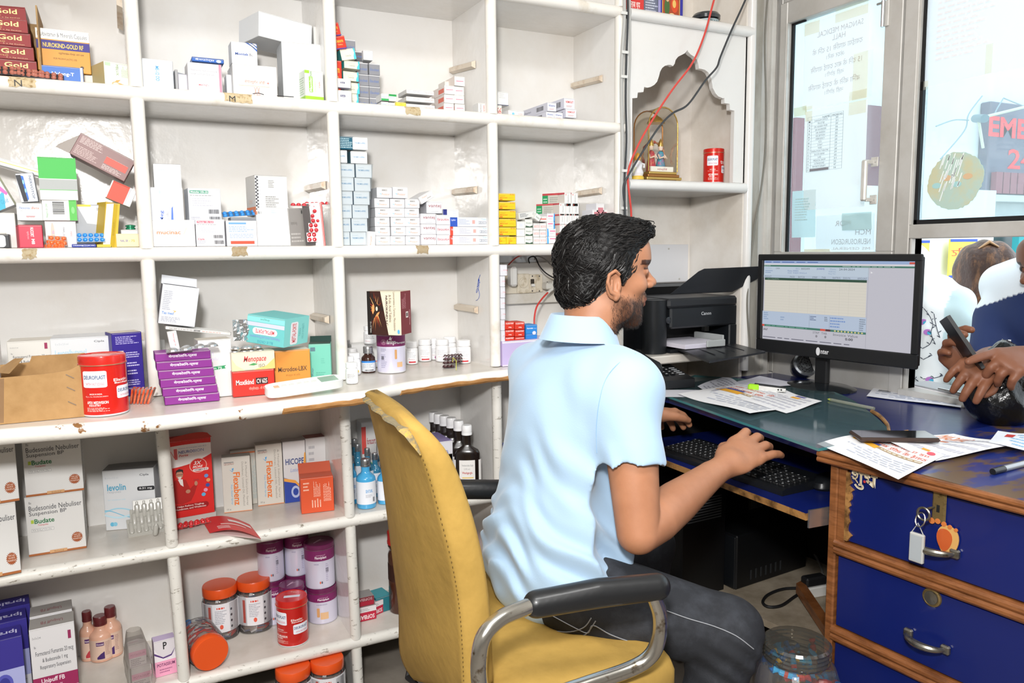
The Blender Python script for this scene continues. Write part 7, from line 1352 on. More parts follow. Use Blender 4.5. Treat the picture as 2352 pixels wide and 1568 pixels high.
# chewed inner edge of the top drawer
mb=MB();mb.T=MF;r=random.Random(2);zz=np.linspace(r1a+.004,ZD-.035,22);mb.prism([(.040,0,z)for z in(zz[0],zz[-1])][::1]+[(.046+.010*abs(noise.noise(Vector((z*60,0,0))))*2,0,z)for z in zz[::-1]],(0,.006,0),BRNW);dp(mb,'splintered_edge','splintered wood beside the top drawer')
CHR=mat('8f8c84',.3,.9,name='worn_chrome',noise_=(60,'5f5646',.55,.7));BRS=mat('8f7a50',.4,.7,name='old_brass',noise_=(80,'5a4a30',.5,.7))
def handle(p0,p1,drw):
 (a,za),(b,zb2)=FP(*p0),FP(*p1);mb=MB();mb.T=MF
 P_=[(a+(b-a)*t,-.0-.026*math.sin(math.pi*min(1,max(0,t)))**.5,za+(zb2-za)*t)for t in np.linspace(0,1,16)]
 mb.tube(P_,[.004+.0035*math.sin(math.pi*t)**.6 for t in np.linspace(0,1,16)],CHR,seg=10)
 for s_,z in((a,za),(b,zb2)):mb.box(s_-.009,-.004,z-.009,s_+.009,.007,z+.009,CHR,c=.003)
 return sub(mb,drw,'handle','tarnished curved metal handle')
handle((2103,1245),(2192,1272),dr[0]);handle((2085,1453),(2170,1492),dr[1])
s_,z=FP(2155,1162);mb=MB();mb.T=MF;mb.box(s_-.0135,.000,z-.033,s_+.0135,.007,z+.033,BRS,c=.004);mb.box(s_-.003,-.0006,z-.012,s_+.003,.002,z+.002,M_RUB);sub(mb,dr[0],'keyhole_plate')
s_,z=FP(2137,1373);mb=MB();mb.T=MF;mb.lathe([(.019,0),(.018,.003),(.0155,.004),(.0145,.0028),(.006,.0045),(0,.0045)],BRS,seg=28,ax=Matrix.Translation((s_,.006,z))@Matrix.Rotation(R_(90),4,'X'));mb.lathe([(.0135,.0),(.013,.002),(.0,.003)],CHR,seg=24,ax=Matrix.Translation((s_,.0025,z))@Matrix.Rotation(R_(90),4,'X'));sub(mb,dr[1],'round_lock')
# lettering plaque, footprint sticker, keys
s_,z=FP(1985,1105);mb=MB();mb.T=MF;v,fs=glyphs('शुभ',1,0)
mb.add([(s_-.030+.060*x,-.0006,z-.020+.038*y)for x,y in v],fs,mat('e6dcc4',.4));v,fs=glyphs('शुभ',0,0);mb.add([(s_-.027+.054*x,-.0016,z-.0175+.033*y)for x,y in v],fs,mat('b9a88a',.4));mb.add([(s_+.002+.003*math.cos(a),-.002,z+.003*math.sin(a))for a in np.linspace(0,6.28,9)[:-1]],[tuple(range(8))],ink('c03a3a'));tag(mb.build('lettering_sticker',label='cream Devanagari sticker on the top blue drawer'),cat='sticker')
s_,z=FP(2150,1232);mb=MB();mb.T=MF;YB_=-.002
def foot(sc,y):return[(s_+sc*(.022+.020*math.cos(a)*(1+.25*math.sin(a))),y,z+sc*(-.002+.030*math.sin(a)))for a in np.linspace(0,6.283,26)[:-1]]
mb.prism(foot(1.0,.002),(0,-.002,0),mat('c79a5a',.35,coat=.4));mb.prism(foot(.72,0),(0,-.0008,0),mat('b8562a',.35,coat=.4))
for k in range(5):mb.lathe([(.0062-.0006*k,0),(.0058-.0006*k,.002),(0,.0022)],mat('c0703a',.35),seg=12,ax=Matrix.Translation((s_-.010+.0115*k,.0015,z+.031-.0025*abs(k-1)))@Matrix.Rotation(R_(90),4,'X'))
tag(mb.build('footprint_sticker',label='orange and gold footprint sticker behind the hanging key tag'),cat='sticker')
ky=empty('hanging_keys',(0,0,0),0,'bunch of keys with a clear plastic tag hanging in the top drawer lock','keys')
s_,z=FP(2150,1165)
def kp(mb,n_,l=None):mb.T=None;return mb.build(n_,parent=ky,label=l)
mb=MB();mb.T=MF;mb.tube([(s_-.003,-.002,z),(s_-.004,-.024,z+.001)],.0022,CHR,seg=8);mb.tube([(s_-.008+.012*math.cos(a),-.027,z-.010+.012*math.sin(a))for a in np.linspace(0,6.283,20)[:-1]],.0024,CHR,seg=8,close=True);kp(mb,'key')
mb=MB();mb.T=MF;mb.tube([(s_-.012+.009*math.cos(a),-.030+.004*math.sin(a),z-.022+.013*math.sin(a))for a in np.linspace(0,6.283,18)[:-1]],.0013,CHR,seg=6,close=True);kp(mb,'split_ring')
(ta,za_),(tb,zb3)=FP(2112,1212),FP(2146,1290);mb=MB();mb.T=MF;TG=mat('b4b4b0',.25,name='frosted_tag',coat=.5)
mb.box(ta,-.034,zb3,tb-.004,-.026,za_,TG,c=.002);mb.box(ta+.003,-.0346,zb3+.004,tb-.007,-.034,za_-.004,mat('a2a8ac',.2));mb.tube([(ta+.003,-.03,za_),((ta+tb)/2-.002,-.03,za_+.020),(tb-.007,-.03,za_)],.001,TG,seg=6);kp(mb,'key_tag','frosted rectangular plastic tag')
# glass sheet on the desk
gl=[PZ(x,y,ZD+.006)[:2]for x,y in((1505,905),(1880,1031),(1955,1018),(2046,1000),(2030,975),(1995,945),(1950,915),(1890,893),(1800,880),(1700,870),(1595,862))]
gl=[(1.44,1.90)]+[tuple(p)for p in gl[1:]]
gs=smooth_path([(x,y,ZD+.0012)for x,y in gl[2:]],4)
TEAL=mat('557276',.06,name='green_glass_sheet',trans=.0,alpha=.5,coat=.6)
mb=MB();mb.prism([(gl[0][0],gl[0][1],ZD+.0012),(gl[1][0],gl[1][1],ZD+.0012)]+[tuple(p)for p in gs],(0,0,.0062),TEAL,mat('3f7f82',.1,name='green_glass_edge',coat=.5));mb.build('glass_sheet',label='greenish glass sheet with a rounded corner lying on the desk',cat='glass')
q=PZ(2046,998,ZD);mb=MB();mb.tube(smooth_path([PZ(x,y,ZD+.0045)for x,y in((2003,945),(2020,955),(2038,975),(2046,995),(2085,990))],5),[.006*(1-.02*k)for k in range(21)],BRNW,seg=8);dp(mb,'chipped_edge','brown chipped edge by the glass corner')
# keyboard tray and slide
ZT=.645
tA,tB=PZ(1851,1179,ZT),PZ(1440,1029,ZT)
mb=MB();tr_=[(tA[0],tA[1]),(1.66,1.135),(1.66,1.86),(tB[0]+.02,1.87)]
mb.prism([(x,y,ZT-.016)for x,y in tr_],(0,0,.016),BLUE,BRNW);dp(mb,'keyboard_tray','blue pull-out shelf with a raw plywood edge')
mb=MB();a=np.array([tA[0]+.004,tA[1]-.006,ZT-.010]);b=np.array([1.60,1.137-.004,ZT-.010])
mb.prism([a+np.array([0,0,-.022]),b+np.array([0,0,-.022]),b+np.array([0,0,.018]),a+np.array([0,0,.018])],(0,.004,0),M_STEEL)
mb.lathe([(.012,0),(.011,.002),(0,.0025)],M_STEEL,seg=18,ax=Matrix.Translation(tuple(a+(b-a)*.22+np.array([0,-.001,0])))@Matrix.Rotation(R_(90),4,'X'));dp(mb,'drawer_slide','bare steel slide rail')
mb=MB();mb.box(1.44,1.955,0.30,1.9,1.975,ZD-.024,M_RUB);mb.box(2.0,.2,0,2.02,1.99,ZD-.024,mat('1d1a18',.8));dp(mb,'under_desk_dark_panel')  # near-black panels added so the space under the desk reads as shade
# low platform with equipment
pf=[PZ(1560,1330,.20),PZ(1885,1482,.20)];PLY=mat('a89b88',.6,name='dusty_ply',noise_=(9,'7f725f',.4,.7))
mb=MB();mb.prism([(1.50,1.90,.18),(pf[0][0],pf[0][1],.18),(pf[1][0],pf[1][1],.18),(1.98,1.15,.18),(1.98,1.90,.18)],(0,0,.02),PLY);mb.build('low_platform',label='dusty plywood platform under the desk carrying the black power unit',cat='platform')
for s_ in(1.52,1.95):
 pass
mb=MB();mb.box(1.60,1.30,0,1.95,1.32,.18,PLY);mb.box(1.60,1.80,0,1.95,1.82,.18,PLY);o=mb.build('platform_leg',parent=bpy.data.objects['low_platform'])
BLK=mat('0f1012',.42,name='black_metal');BLK2=mat('15171a',.35,name='glossy_black_plastic')
uA,uB,uC=PZ(1640,1310,.20),PZ(1690,1356,.20),PZ(1852,1302,.20)
ux_=(uC-uB);L1=np.linalg.norm(ux_);ang=math.atan2(ux_[1],ux_[0]);dL=np.linalg.norm(uA-uB);Hh=Z_at(1232,uB[0],uB[1])-.20
up_=empty('power_unit',(uB[0],uB[1],.2003),ang,'black backup power box on the plywood platform under the desk','ups')
mb=MB();mb.box(0,0,0,min(L1,.36),dL,Hh,BLK,c=.004);mb.build('casing',parent=up_)
mb=MB();mb.box(-.006,.002,.004,0,dL-.002,Hh-.004,BLK2,c=.002);mb.build('front_panel',parent=up_)
mb=MB();mb.lathe([(.006,0),(.005,.002),(0,.0025)],M_STEEL,seg=14,ax=Matrix.Translation((-.007,dL*.55,Hh*.78))@Matrix.Rotation(R_(-90),4,'Y'));mb.build('power_button',parent=up_)
for k in range(7):
 mb=MB();mb.box(.06+.022*k,-.0012,.02,.066+.022*k,0,.05,mat('2a2c2e',.6));mb.build('vent_slot',parent=up_)
pc=empty('computer_tower',(1.40,1.70,.02),R_(2),'black computer tower in the shade under the keyboard tray','computer')
mb=MB();mb.box(0,0,0,.17,.17,.50,BLK,c=.004);mb.build('casing',parent=pc)
mb=MB()
for k in range(9):mb.box(.02,-.0012,.41+.008*k,.15,0,.413+.008*k,mat('6a6c6e',.4))
mb.build('vent_grille',parent=pc);mb=MB();mb.tube([(.06+.02*math.cos(a),-.002,.2+.008*math.sin(a))for a in np.linspace(0,6.283,16)[:-1]],.0012,M_STEEL,seg=6,close=True);mb.build('badge',parent=pc)
for n_,lab,m_,pts,r in(('black_cable','black cable looping on the plywood platform',M_RUB,[(1845,1350),(1800,1352),(1765,1365),(1752,1382),(1765,1393),(1795,1390),(1825,1370),(1850,1355)],.0042),('grey_cable','grey cable behind the power strip under the desk',mat('8d8a84',.5),[(1858,1255),(1872,1275),(1885,1300),(1890,1320)],.004)):
 mb=MB();mb.tube(smooth_path([PZ(x,y,.206)for x,y in pts],7),r,m_,seg=8);tag(mb.build(n_,label=lab),cat='cable')
q=PZ(1850,1378,.20);ps=empty('power_strip',(q[0],q[1],.2003),R_(-8),'white power strip with a black plug under the desk','power strip')
mb=MB();mb.box(0,0,0,.11,.04,.032,M_WHP,c=.003);mb.build('strip_body',parent=ps);mb=MB();mb.box(.008,.004,.032,.08,.036,.060,M_RUB,c=.005);mb.build('plug',parent=ps)
a,b=PZ(1828,1360,.215),PZ(1893,1462,.2015);mb=MB();dd=b-a;mb.prism([a,a+np.array([.035,.008,0]),a+np.array([.035,.008,.028]),a+np.array([0,0,.028])],dd,BRN);mb.build('wood_offcut',label='brown wood offcut leaning beside the power strip',cat='wood')
mb=MB();a,b=PZ(1700,1475,.10),PZ(1772,1478,.10);mb.box(1.30,1.19,.0005,1.62,1.36,.12,mat('9a7430',.7,name='brown_carton',noise_=(10,'7f5c22',.4,.7)),c=.002);mb.build('floor_carton',label='brown carton on the floor behind the sweet jar',cat='carton')
# sweet jar with wrapped sweets
zj=.0;q=PZ(1818,1700,.001);jx,jy=X_at(1822,1.06,.2),1.06;Rj=.083
HJ=Z_at(1470,jx,jy-.0)-.001;jr=empty('sweet_jar',(jx,jy,.001),0,'big open clear jar full of blue and red wrapped sweets','jar')
mb=MB();mb.lathe([(Rj*.8,0),(Rj,.01),(Rj,HJ-.075),(Rj*.9,HJ-.05),(Rj*.76,HJ-.036)],CLR,seg=36);mb.build('jar_body',parent=jr)
mb=MB();pr=[(Rj*.76,HJ-.036)]+[(Rj*(.78+.02*(k%2)),HJ-.034+.0042*k)for k in range(8)]+[(Rj*.74,HJ)];mb.lathe(pr,glass('d8d2c6',.04,.8,.3,.08,'e0dccf','thick_rim'));
mb.v and mb.build('threaded_neck',parent=jr)
SW=[mat('2f9fe0',.2,coat=.5),mat('1f6fc0',.2,coat=.5),mat('c8402e',.25,coat=.5),mat('3fb4ea',.2,coat=.5),mat('e8c23a',.3),mat('c98a3a',.3)]
r=random.Random(11)
for k in range(64):
 top=k<16;R_m=Rj*.62 if top else Rj*.84;z=(HJ-.045+r.uniform(-.010,.010))if top else HJ-.20+.13*((k-16)/48)
 a=r.uniform(0,6.28)if top else r.uniform(-2.9,.4);q_=R_m*math.sqrt(r.uniform(0,1))if top else R_m
 mb=MB();c_=SW[r.randrange(4)];mb.lathe([(.0,-.026),(.011,-.024),(.005,-.015),(.0095,-.012),(.0105,0),(.0095,.012),(.005,.015),(.011,.024),(0,.026)],c_,seg=8,sy=.6,smooth=False);mb.lathe([(.0108,-.003),(.0108,.004)],SW[4 if k%3 else 2],seg=8,sy=.62,smooth=False)
 o=mb.build('wrapped_sweet',label=('red' if c_ is SW[2]else 'blue')+' foil-wrapped sweet, '+('in the neck' if top else('near the bottom','at mid height','near the shoulder')[min(2,(k-16)//16)])+' of the clear jar',cat='sweet',group='wrapped sweets in the jar');o.location=(jx+q_*math.cos(a),jy+q_*math.sin(a),z);o.rotation_euler=(r.uniform(0,3),r.uniform(0,3),r.uniform(0,3))
# ====== things on the desk
def scr(c,e=.82):
 if 'screen_'+c in bpy.data.materials:return bpy.data.materials['screen_'+c]
 m=mat(c,.3,name='screen_'+c,emit=e);m.node_tree.nodes['Principled BSDF'].inputs['Base Color'].default_value=(.02,.02,.022,1);return m
def rig(name,label,cat,loc,rz=0):return empty(name,tuple(loc),rz,label,cat)
# monitor: plane through the photographed left and right edges
mL,mR=PD(1738,693,2.54),PD(2111,725,2.11)
mv=mR-mL;mv[2]=0;Wm=float(np.linalg.norm(mv));mux=mv/Wm;mang=math.atan2(mux[1],mux[0]);Hm=.3155
mid=(mL+mR)/2;zb_m=float(PD(2108,856,2.12)[2]);zb_m=(zb_m+float(PD(1746,803,2.53)[2]))/2
mon=rig('monitor','wide black computer monitor on a round foot showing a billing screen','monitor',(mL[0],mL[1],zb_m),mang)
def mp(mb,n_,l=None,k=None,par=None):return mb.build(n_,parent=par or mon,label=l,kind=k)
mb=MB();b_=.020;mb.box(0,0,0,Wm,.012,.042,M_BLACK,c=.003);mb.box(0,0,Hm-b_,Wm,.012,Hm,M_BLACK,c=.003);mb.box(0,0,.04,b_,.012,Hm-b_+.004,M_BLACK,c=.003);mb.box(Wm-b_,0,.04,Wm,.012,Hm-b_+.004,M_BLACK,c=.003);mp(mb,'bezel')
mb=MB();mb.box(.004,.010,.004,Wm-.004,.030,Hm-.004,M_BLACK,c=.006);mb.box(Wm*.2,.03,.04,Wm*.8,.05,Hm*.8,M_BLACK,c=.01);mp(mb,'rear_housing')
sc=MB();sw,sh2=Wm-2*b_,Hm-.042-b_;sc.box(b_,.008,.042,Wm-b_,.0095,Hm-b_,scr('c9c8d2'));so_=mp(sc,'screen')
_ink=ink;ink=lambda c:scr(c)
g_='3d7a68';th='b9c9dc'
S=[('r',0,.965,1,1,'9fb6dc'),('r',.965,.968,.995,.99,'d8503c'),F(.01,.972,.62,.99,1,'3d5aa8'),('r',0,.945,1,.965,'e2e0e6'),('r',0,.925,1,.945,g_),T(.0,.928,.05,.942,'SALE ENTRY','cfe0da'),F(.56,.93,.92,.942,1,'bfd6ce'),('r',0,.82,.73,.925,'c4d3e2'),T(.01,.895,.06,.912,'Party Name:','8aa2c4'),T(.09,.895,.12,.912,'CASH','55595f'),T(.24,.895,.27,.912,'BILL:','8aa2c4'),T(.28,.892,.34,.912,'B002499','55595f'),T(.39,.892,.44,.912,'[CASH]','3b3bb0',b=1),T(.48,.892,.52,.912,'Date:','8aa2c4'),T(.54,.890,.64,.914,'24-04-2024','4a4d55'),T(.18,.866,.26,.886,'Name: ANIKA','6a86b8'),T(.18,.838,.32,.858,'Addr: RAJNI SINGLA','6a86b8'),F(.01,.84,.08,.885,2,'8aa2c4'),T(.47,.866,.52,.884,'Address:','8aa2c4'),T(.47,.838,.52,.856,'Reg No.','8aa2c4'),('r',0,.785,.73,.82,'bccbdc'),T(.01,.79,.06,.812,'PRODUCT','6a7686')]+[T(u,.79,u+w_,.812,s_,'6a7686')for u,w_,s_ in((.20,.035,'PACK'),(.26,.045,'BATCH'),(.36,.035,'STRP'),(.425,.03,'TAB.'),(.50,.05,'RATE/S'),(.57,.045,'DIS1%'),(.66,.06,'AMOUNT'))]+[('r',.01,.755,.72,.785,'1e4a34'),T(.02,.762,.12,.777,'<- key to change Bill No.','a9c4b4'),('r',.01,.36,.72,.755,'e2ddd0')]+[('r',.01,.36+.033*k,.72,.362+.033*k,'cfcabf')for k in range(12)]+[('r',u,.36,u+.0012,.755,'cfcabf')for u in(.2,.26,.335,.39,.455,.55,.61)]+[('r',0,.19,.73,.36,'bccbe0'),('r',.35,.19,.3515,.345,'8a96a8'),('r',.49,.19,.4915,.345,'8a96a8'),F(.01,.25,.05,.35,4,'8aa2c4'),F(.14,.25,.17,.31,2,'8aa2c4'),F(.355,.28,.40,.34,3,'4a5f86'),F(.455,.28,.485,.34,3,'6a7686'),F(.495,.21,.6,.345,4,'7a9ad0'),F(.685,.2,.725,.345,6,'7a8696'),('r',0,.165,.73,.19,g_),F(.03,.17,.42,.186,1,'7ab0a0'),('r',0,.165,.018,.19,'e0503c'),('r',.43,.165,.465,.19,'e0503c'),('r',.468,.165,.5,.19,'5a2a30')]+[('c',.53+.022*k,.178,.006,.009,'e2d48a')for k in range(9)]+[T(.01,.115,.045,.14,'SALE','26262a',b=1,i=1),T(.38,.125,.425,.15,'STRP','6a6a72'),T(.44,.125,.48,.15,'TAB.','6a6a72'),T(.52,.12,.68,.15,'Invoice Value','6a6a72'),T(.40,.082,.412,.11,'0','26262a',b=1),T(.462,.082,.474,.11,'0','26262a',b=1),T(.60,.078,.65,.108,'0.00','26262a',b=1),F(.01,.02,.64,.042,1,'6a6a78'),('r',.73,0,.732,.925,'a9a9b6'),('p',[(.745,.86),(.745,.885),(.757,.868)],'f4f4f6')]
mb=MB();printing(mb,S,(b_,.008,.042),(1,0,0),(0,0,1),(0,-1,0),sw,sh2,off=.0002);ink=_ink
mb.build('screen_image',parent=so_)
mb=MB();printing(mb,[T(.45,.35,.50,.65,'nter','d9d9dc',b=1),('c',.432,.5,.013,.30,'d9d9dc')],(0,0,0),(1,0,0),(0,0,1),(0,-1,0),Wm,.042);mp(mb,'maker_mark')
bc=PZ(1917,880,ZD);bl_=Matrix.Rotation(-mang,3,'Z')@(Vector(bc)-Vector((mL[0],mL[1],zb_m)))
xb_,yb_,zf=Wm*.5,.052,ZD-zb_m+.0004
bl_.x=bl_.x*.75+xb_*.25
mb=MB();mb.lathe([(.115,0),(.115,.004),(.098,.010),(.03,.015),(0,.016)],mat('1b1f23',.2,name='glossy_black',coat=.5),seg=40,c=(bl_.x,yb_-.01,zf),sy=.82);fo=mp(mb,'foot')
mb=MB();mb.box(bl_.x-.021,yb_-.004,zf+.012,bl_.x+.021,yb_+.018,.06,M_BLACK,c=.004);mp(mb,'neck')
mb=MB();mb.lathe([(.024,0),(.022,.0006),(0,.0007)],mat('b8705a',.6),seg=9,c=(bl_.x-.035,yb_-.055,zf+.0105),sy=.55,smooth=False);mp(mb,'sticker','peeling reddish sticker')
# speakers
for k,px in enumerate((1846,1905)):
 q=PY(px,848 if k==0 else 850,1.86 if k==0 else 1.80);sp_=rig('speaker',('left' if k==0 else 'right')+' small round black speaker with silver ring behind the monitor','speaker',(q[0],q[1],ZD+.0003));Rs=.042
 mb=MB();M=Matrix.Translation((0,0,Rs))@Matrix.Rotation(R_(-22),4,'Z')@Matrix.Rotation(R_(62),4,'X')
 mb.lathe([(0,-.045),(.022,-.042),(.036,-.028),(.042,-.005),(.041,.012),(.037,.018)],mat('1c1e22',.2,coat=.5),seg=28,ax=M);mb.build('shell',parent=sp_)
 mb=MB();mb.lathe([(.041,.010),(.0415,.017),(.036,.021),(.033,.018)],mat('a9adb2',.25,.8),seg=28,ax=M);mb.build('ring',parent=sp_)
 mb=MB();mb.lathe([(.034,.017),(0,.019)],mat('55585a',.5),seg=24,ax=M,smooth=False)
 for i in range(30):
  a=2.4*i;r_q=.0055*math.sqrt(i);mb.lathe([(.0022,.0192),(0,.0194)],M_RUB,seg=6,c=(0,0,0),ax=M@Matrix.Translation((r_q*math.cos(a),r_q*math.sin(a),0)))
 mb.build('grille',parent=sp_)
# keyboard
kA,kB,kC=PZ(1797,1138,ZT+.002),PZ(1882,1084,ZT+.012),PZ(1500,995,ZT+.01)
kv=np.array([-.035,1,0]);kv/=np.linalg.norm(kv);kang=math.atan2(-kv[0],kv[1])
KW,KD=.445,.150
kx=np.array([kv[1],-kv[0],0])
kb=rig('keyboard','black computer keyboard with white key legends on the pull-out shelf','keyboard',(kA[0],kA[1],ZT+.0004));kb.rotation_euler=(0,0,math.atan2(kx[1],kx[0]))
mb=MB();mb.prism([(0,0,0),(KD,0,0),(KD,0,.024),(.012,0,.016),(0,0,.012)],(0,KW,0),BLK2);mb.build('casing',parent=kb)
kz=lambda x:.016+.008*(x-.012)/(KD-.012)
KM=mat('141517',.5,name='key_plastic');KL=ink('c9ccd0');caps=MB();pr=MB()
def key(x,y,w_,d=.0155,n_=[0]):
 z=kz(x);caps.box(x,y,z-.001,x+d,y+w_,z+.0055,KM,c=.002);pr.add([(x+d*.5,y+w_-.003,z+.0058),(x+d*.5,y+w_-.007,z+.0058),(x+d*.82,y+w_-.007,z+.0058),(x+d*.82,y+w_-.0035,z+.0058)],[(0,1,2,3)],KL)
rows=((0,18.3,.014),(1,18.3,.033),(2,18.3,.0515),(3,18.3,.070),(4,18.3,.0885),(5,18.3,.115))
for r_i,pt_,x in rows:
 for c_ in range(4):
  if r_i<5:key(x,.010+.0188*c_,.0168)
 for c_ in range(3):
  if r_i not in(1,):key(x,.095+.0188*c_,.0168)
 y=.160
 while y<KW-.018:
  w_=.0168
  if r_i==0 and .22<y<.25:w_=.105
  w_=min(w_,KW-.008-y);key(x,y,w_);y+=w_+.002
caps.build('keys',parent=kb,kind='stuff');pr.build('key_legends',parent=kb,kind='stuff')
# mouse
q=PZ(1893,1128,ZT);mb=MB();mb.lathe([(.030,0),(.033,.006),(.031,.018),(.022,.029),(.010,.034),(0,.0345)],BLK2,seg=28,sx=1.55,sy=.95);o=mb.build('mouse',label='black computer mouse at the end of the pull-out shelf',cat='mouse',loc=(q[0]+.035,max(q[1]+.02,1.175),ZT+.0004),rot=(0,0,R_(12)))
mb=MB();mb.box(.022,-.0025,.026,.034,.0025,.032,mat('3a3c3e',.4),c=.001);mb.build('scroll_wheel',parent=o)
# printer
pxl,pxr=X_at(1497,2.0,.95),1.872;zp=.8795;pt=Z_at(684,1.6,2.0);Hp=pt-zp;Wp=pxr-pxl;cw=.075
prn=rig('printer','black laser printer with its paper tray folded open in the corner recess','printer',(pxl,2.0,zp))
PBK=mat('191c20',.4,name='printer_black',coat=.1);PBD=mat('24262a',.45,name='printer_lid');yd=.235
def pp(mb,n_,l=None,par=None):return mb.build(n_,parent=par or prn,label=l)
mb=MB();mb.prism([(cw*.5+cw*.56*math.cos(a),cw*.5+cw*.52*math.sin(a),0)for a in np.linspace(0,6.283,28)[:-1]],(0,0,Hp-.006),PBK,smooth=True);mb.box(.002,cw*.4,.002,cw,yd,Hp-.004,PBK,c=.008);pp(mb,'rounded_cheek')
mb=MB();mb.box(cw,0,Hp*.44,Wp,yd,Hp-.03,PBK,c=.006);mb.box(Wp-.035,0,0,Wp,yd,Hp*.46,PBK,c=.004);mb.box(cw,.12,0,Wp-.03,yd,Hp*.45,M_RUB);mb.box(cw,0,0,Wp-.03,yd,.012,PBK);pp(mb,'body')
mb=MB();mb.box(cw-.012,-.004,Hp-.034,Wp-.002,yd,Hp-.002,PBD,c=.008);pp(mb,'lid')
mb=MB();a,b,c,d=[PY(x,y,Y)for x,y,Y in((1540,675,1.998),(1612,617,1.972),(1800,609,1.972),(1684,669,1.998))]
loc_=np.array([pxl,2.0,zp])
mb.prism([a-loc_,a-loc_+(b-a)*.9,a-loc_+(b-a)+np.array([.010,0,.0]),c-loc_,d-loc_],(0,.004,-.002),PBD);pp(mb,'paper_support','raised dark grey plastic flap')
t0_,t1_,t2_,t3_=PY(1552,802,2.0),PY(1686,792,2.0),PZ(1758,811,.898),PZ(1629,834,.893)
mb=MB();mb.prism([t0_-loc_,t3_-loc_,t2_-loc_,t1_-loc_],(0,0,.006),PBK,PBD)
for k in range(4):
 u=.25+.17*k;A_=t0_+(t1_-t0_)*u;B_=t3_+(t2_-t3_)*u;mb.tube([A_-loc_+(B_-A_)*.15+np.array([0,0,.007]),A_-loc_+(B_-A_)*.75+np.array([0,0,.007])],.002,PBD,seg=5)
tr2=pp(mb,'paper_tray','open front tray')
mb=MB();mb.box(cw+.002,-.075,.018,cw+.165,.10,.032,mat('e6e2ee',.5,name='paper_stack'));
for k in range(6):mb.box(cw+.002,-.0755,.0195+.002*k,cw+.1652,-.075,.0200+.002*k,ink('b9b6c4'))
o=mb.build('paper_stack',label='stack of white paper loaded in the printer',cat='paper',loc=tuple(loc_+np.array([0,.004,.003])))
mb=MB();GY=mat('a9adad',.4,name='tray_grey');mb.box(cw+.075,-.092,.024,cw+.15,-.084,.046,GY,c=.002);mb.box(cw+.172,-.055,.022,cw+.178,.09,.055,GY,c=.002);mb.box(Wp-.055,.1,.05,Wp-.035,.118,.085,GY,c=.001)
for i in range(10):mb.box(Wp-.06+.0,.1195-.001,.055+.003*i,Wp-.038,.1198,.0565+.003*i,M_RUB)
pp(mb,'paper_guide','grey paper guides')
mb=MB();mb.text('Canon',(cw+.125,-.0012,Hp*.66),(1,0,0),(0,0,1),.042,.011,ink('b4b8bc'),bold=1);pp(mb,'maker_name','grey lettering')
mb=MB();mb.lathe([(.011,0),(.0105,.002),(.0085,.003),(.008,.0015),(0,.002)],mat('2b2e33',.25,coat=.4),seg=20,ax=Matrix.Translation((cw*.93,-.0006+.006,Hp*.60))@Matrix.Rotation(R_(90),4,'X'));pp(mb,'power_button')
# black case with a metal strip and low black box behind the head
mb=MB();a=[PY(*p)for p in((1400,745,2.10),(1500,735,2.10),(1500,822,2.10),(1400,832,2.10))];mb.prism(a,(0,.03,0),BLK2);o=mb.build('equipment_case',label='black slab-shaped case leaning between the head and the printer',cat='case')
mb=MB();mb.tube([PY(1474,742,2.085),PY(1491,818,2.085)],.006,mat('8f9498',.35,.7),seg=8);mb.build('metal_strip',parent=o)
mb=MB();a,b=PY(1508,650,2.262),PY(1582,668,2.262);mb.box(a[0]-.12,2.238,.90,b[0]+.06,2.266,a[2],BLK,c=.004);mb.box(a[0]-.12,2.232,a[2]-.012,b[0]+.06,2.24,a[2]-.002,mat('6a6c6e',.35));mb.build('wall_box',label='low black box with a grey rim behind the printer',cat='box')
# desk telephone
fA,fB,fC=PZ(1509,902,ZD),PZ(1598,899,ZD+.003),PZ(1584,840,ZD+.03)
ph=rig('desk_phone','black push-button desk phone with its handset on the left','telephone',(fA[0]-.028,fA[1]-.004,ZD+.010),R_(-6))
Wf=float(np.linalg.norm(fB-fA))+.04;mb=MB();mb.prism([(0,0,0),(0,.155,0),(0,.155,.055),(0,0,.026)],(Wf,0,0),mat('1b1d20',.4,name='phone_black'));mb.build('base',parent=ph)
sl=math.atan2(.029,.155);Mp=Matrix.Translation((0,0,.0262))@Matrix.Rotation(sl,4,'X')
for i in range(3):
 for j in range(4):
  mb=MB();mb.T=Mp;mb.box(.058+.022*i,.045+.019*j,0,.073+.022*i,.056+.019*j,.004,KM,c=.001);mb.add([(.062+.022*i,.048+.019*j,.0042),(.068+.022*i,.048+.019*j,.0042),(.068+.022*i,.053+.019*j,.0042),(.062+.022*i,.053+.019*j,.0042)],[(0,1,2,3)],KL);mb.T=None;mb.build('dial_button',parent=ph)
mb=MB();mb.T=Mp
for j in range(5):mb.box(Wf-.028,.045+.015*j,0,Wf-.008,.048+.015*j,.001,KL)
mb.text('beetel',(.085,.135,.001),(1,0,0),(0,1,0),.03,.008,KL);mb.T=None;mb.build('printed_legend',parent=ph)
mb=MB();mb.T=Mp;mb.tube([(.024,.0,.030),(.024,.02,.036),(.024,.08,.042),(.024,.14,.036),(.024,.158,.028)],[.016,.023,.015,.022,.016],mat('1b1d20',.4,name='phone_black'),seg=12);mb.box(.006,-.002,.002,.042,.036,.026,mat('1b1d20',.4,name='phone_black'),c=.006);mb.box(.006,.12,.002,.042,.158,.024,mat('1b1d20',.4,name='phone_black'),c=.006);mb.T=None;mb.build('handset',parent=ph)
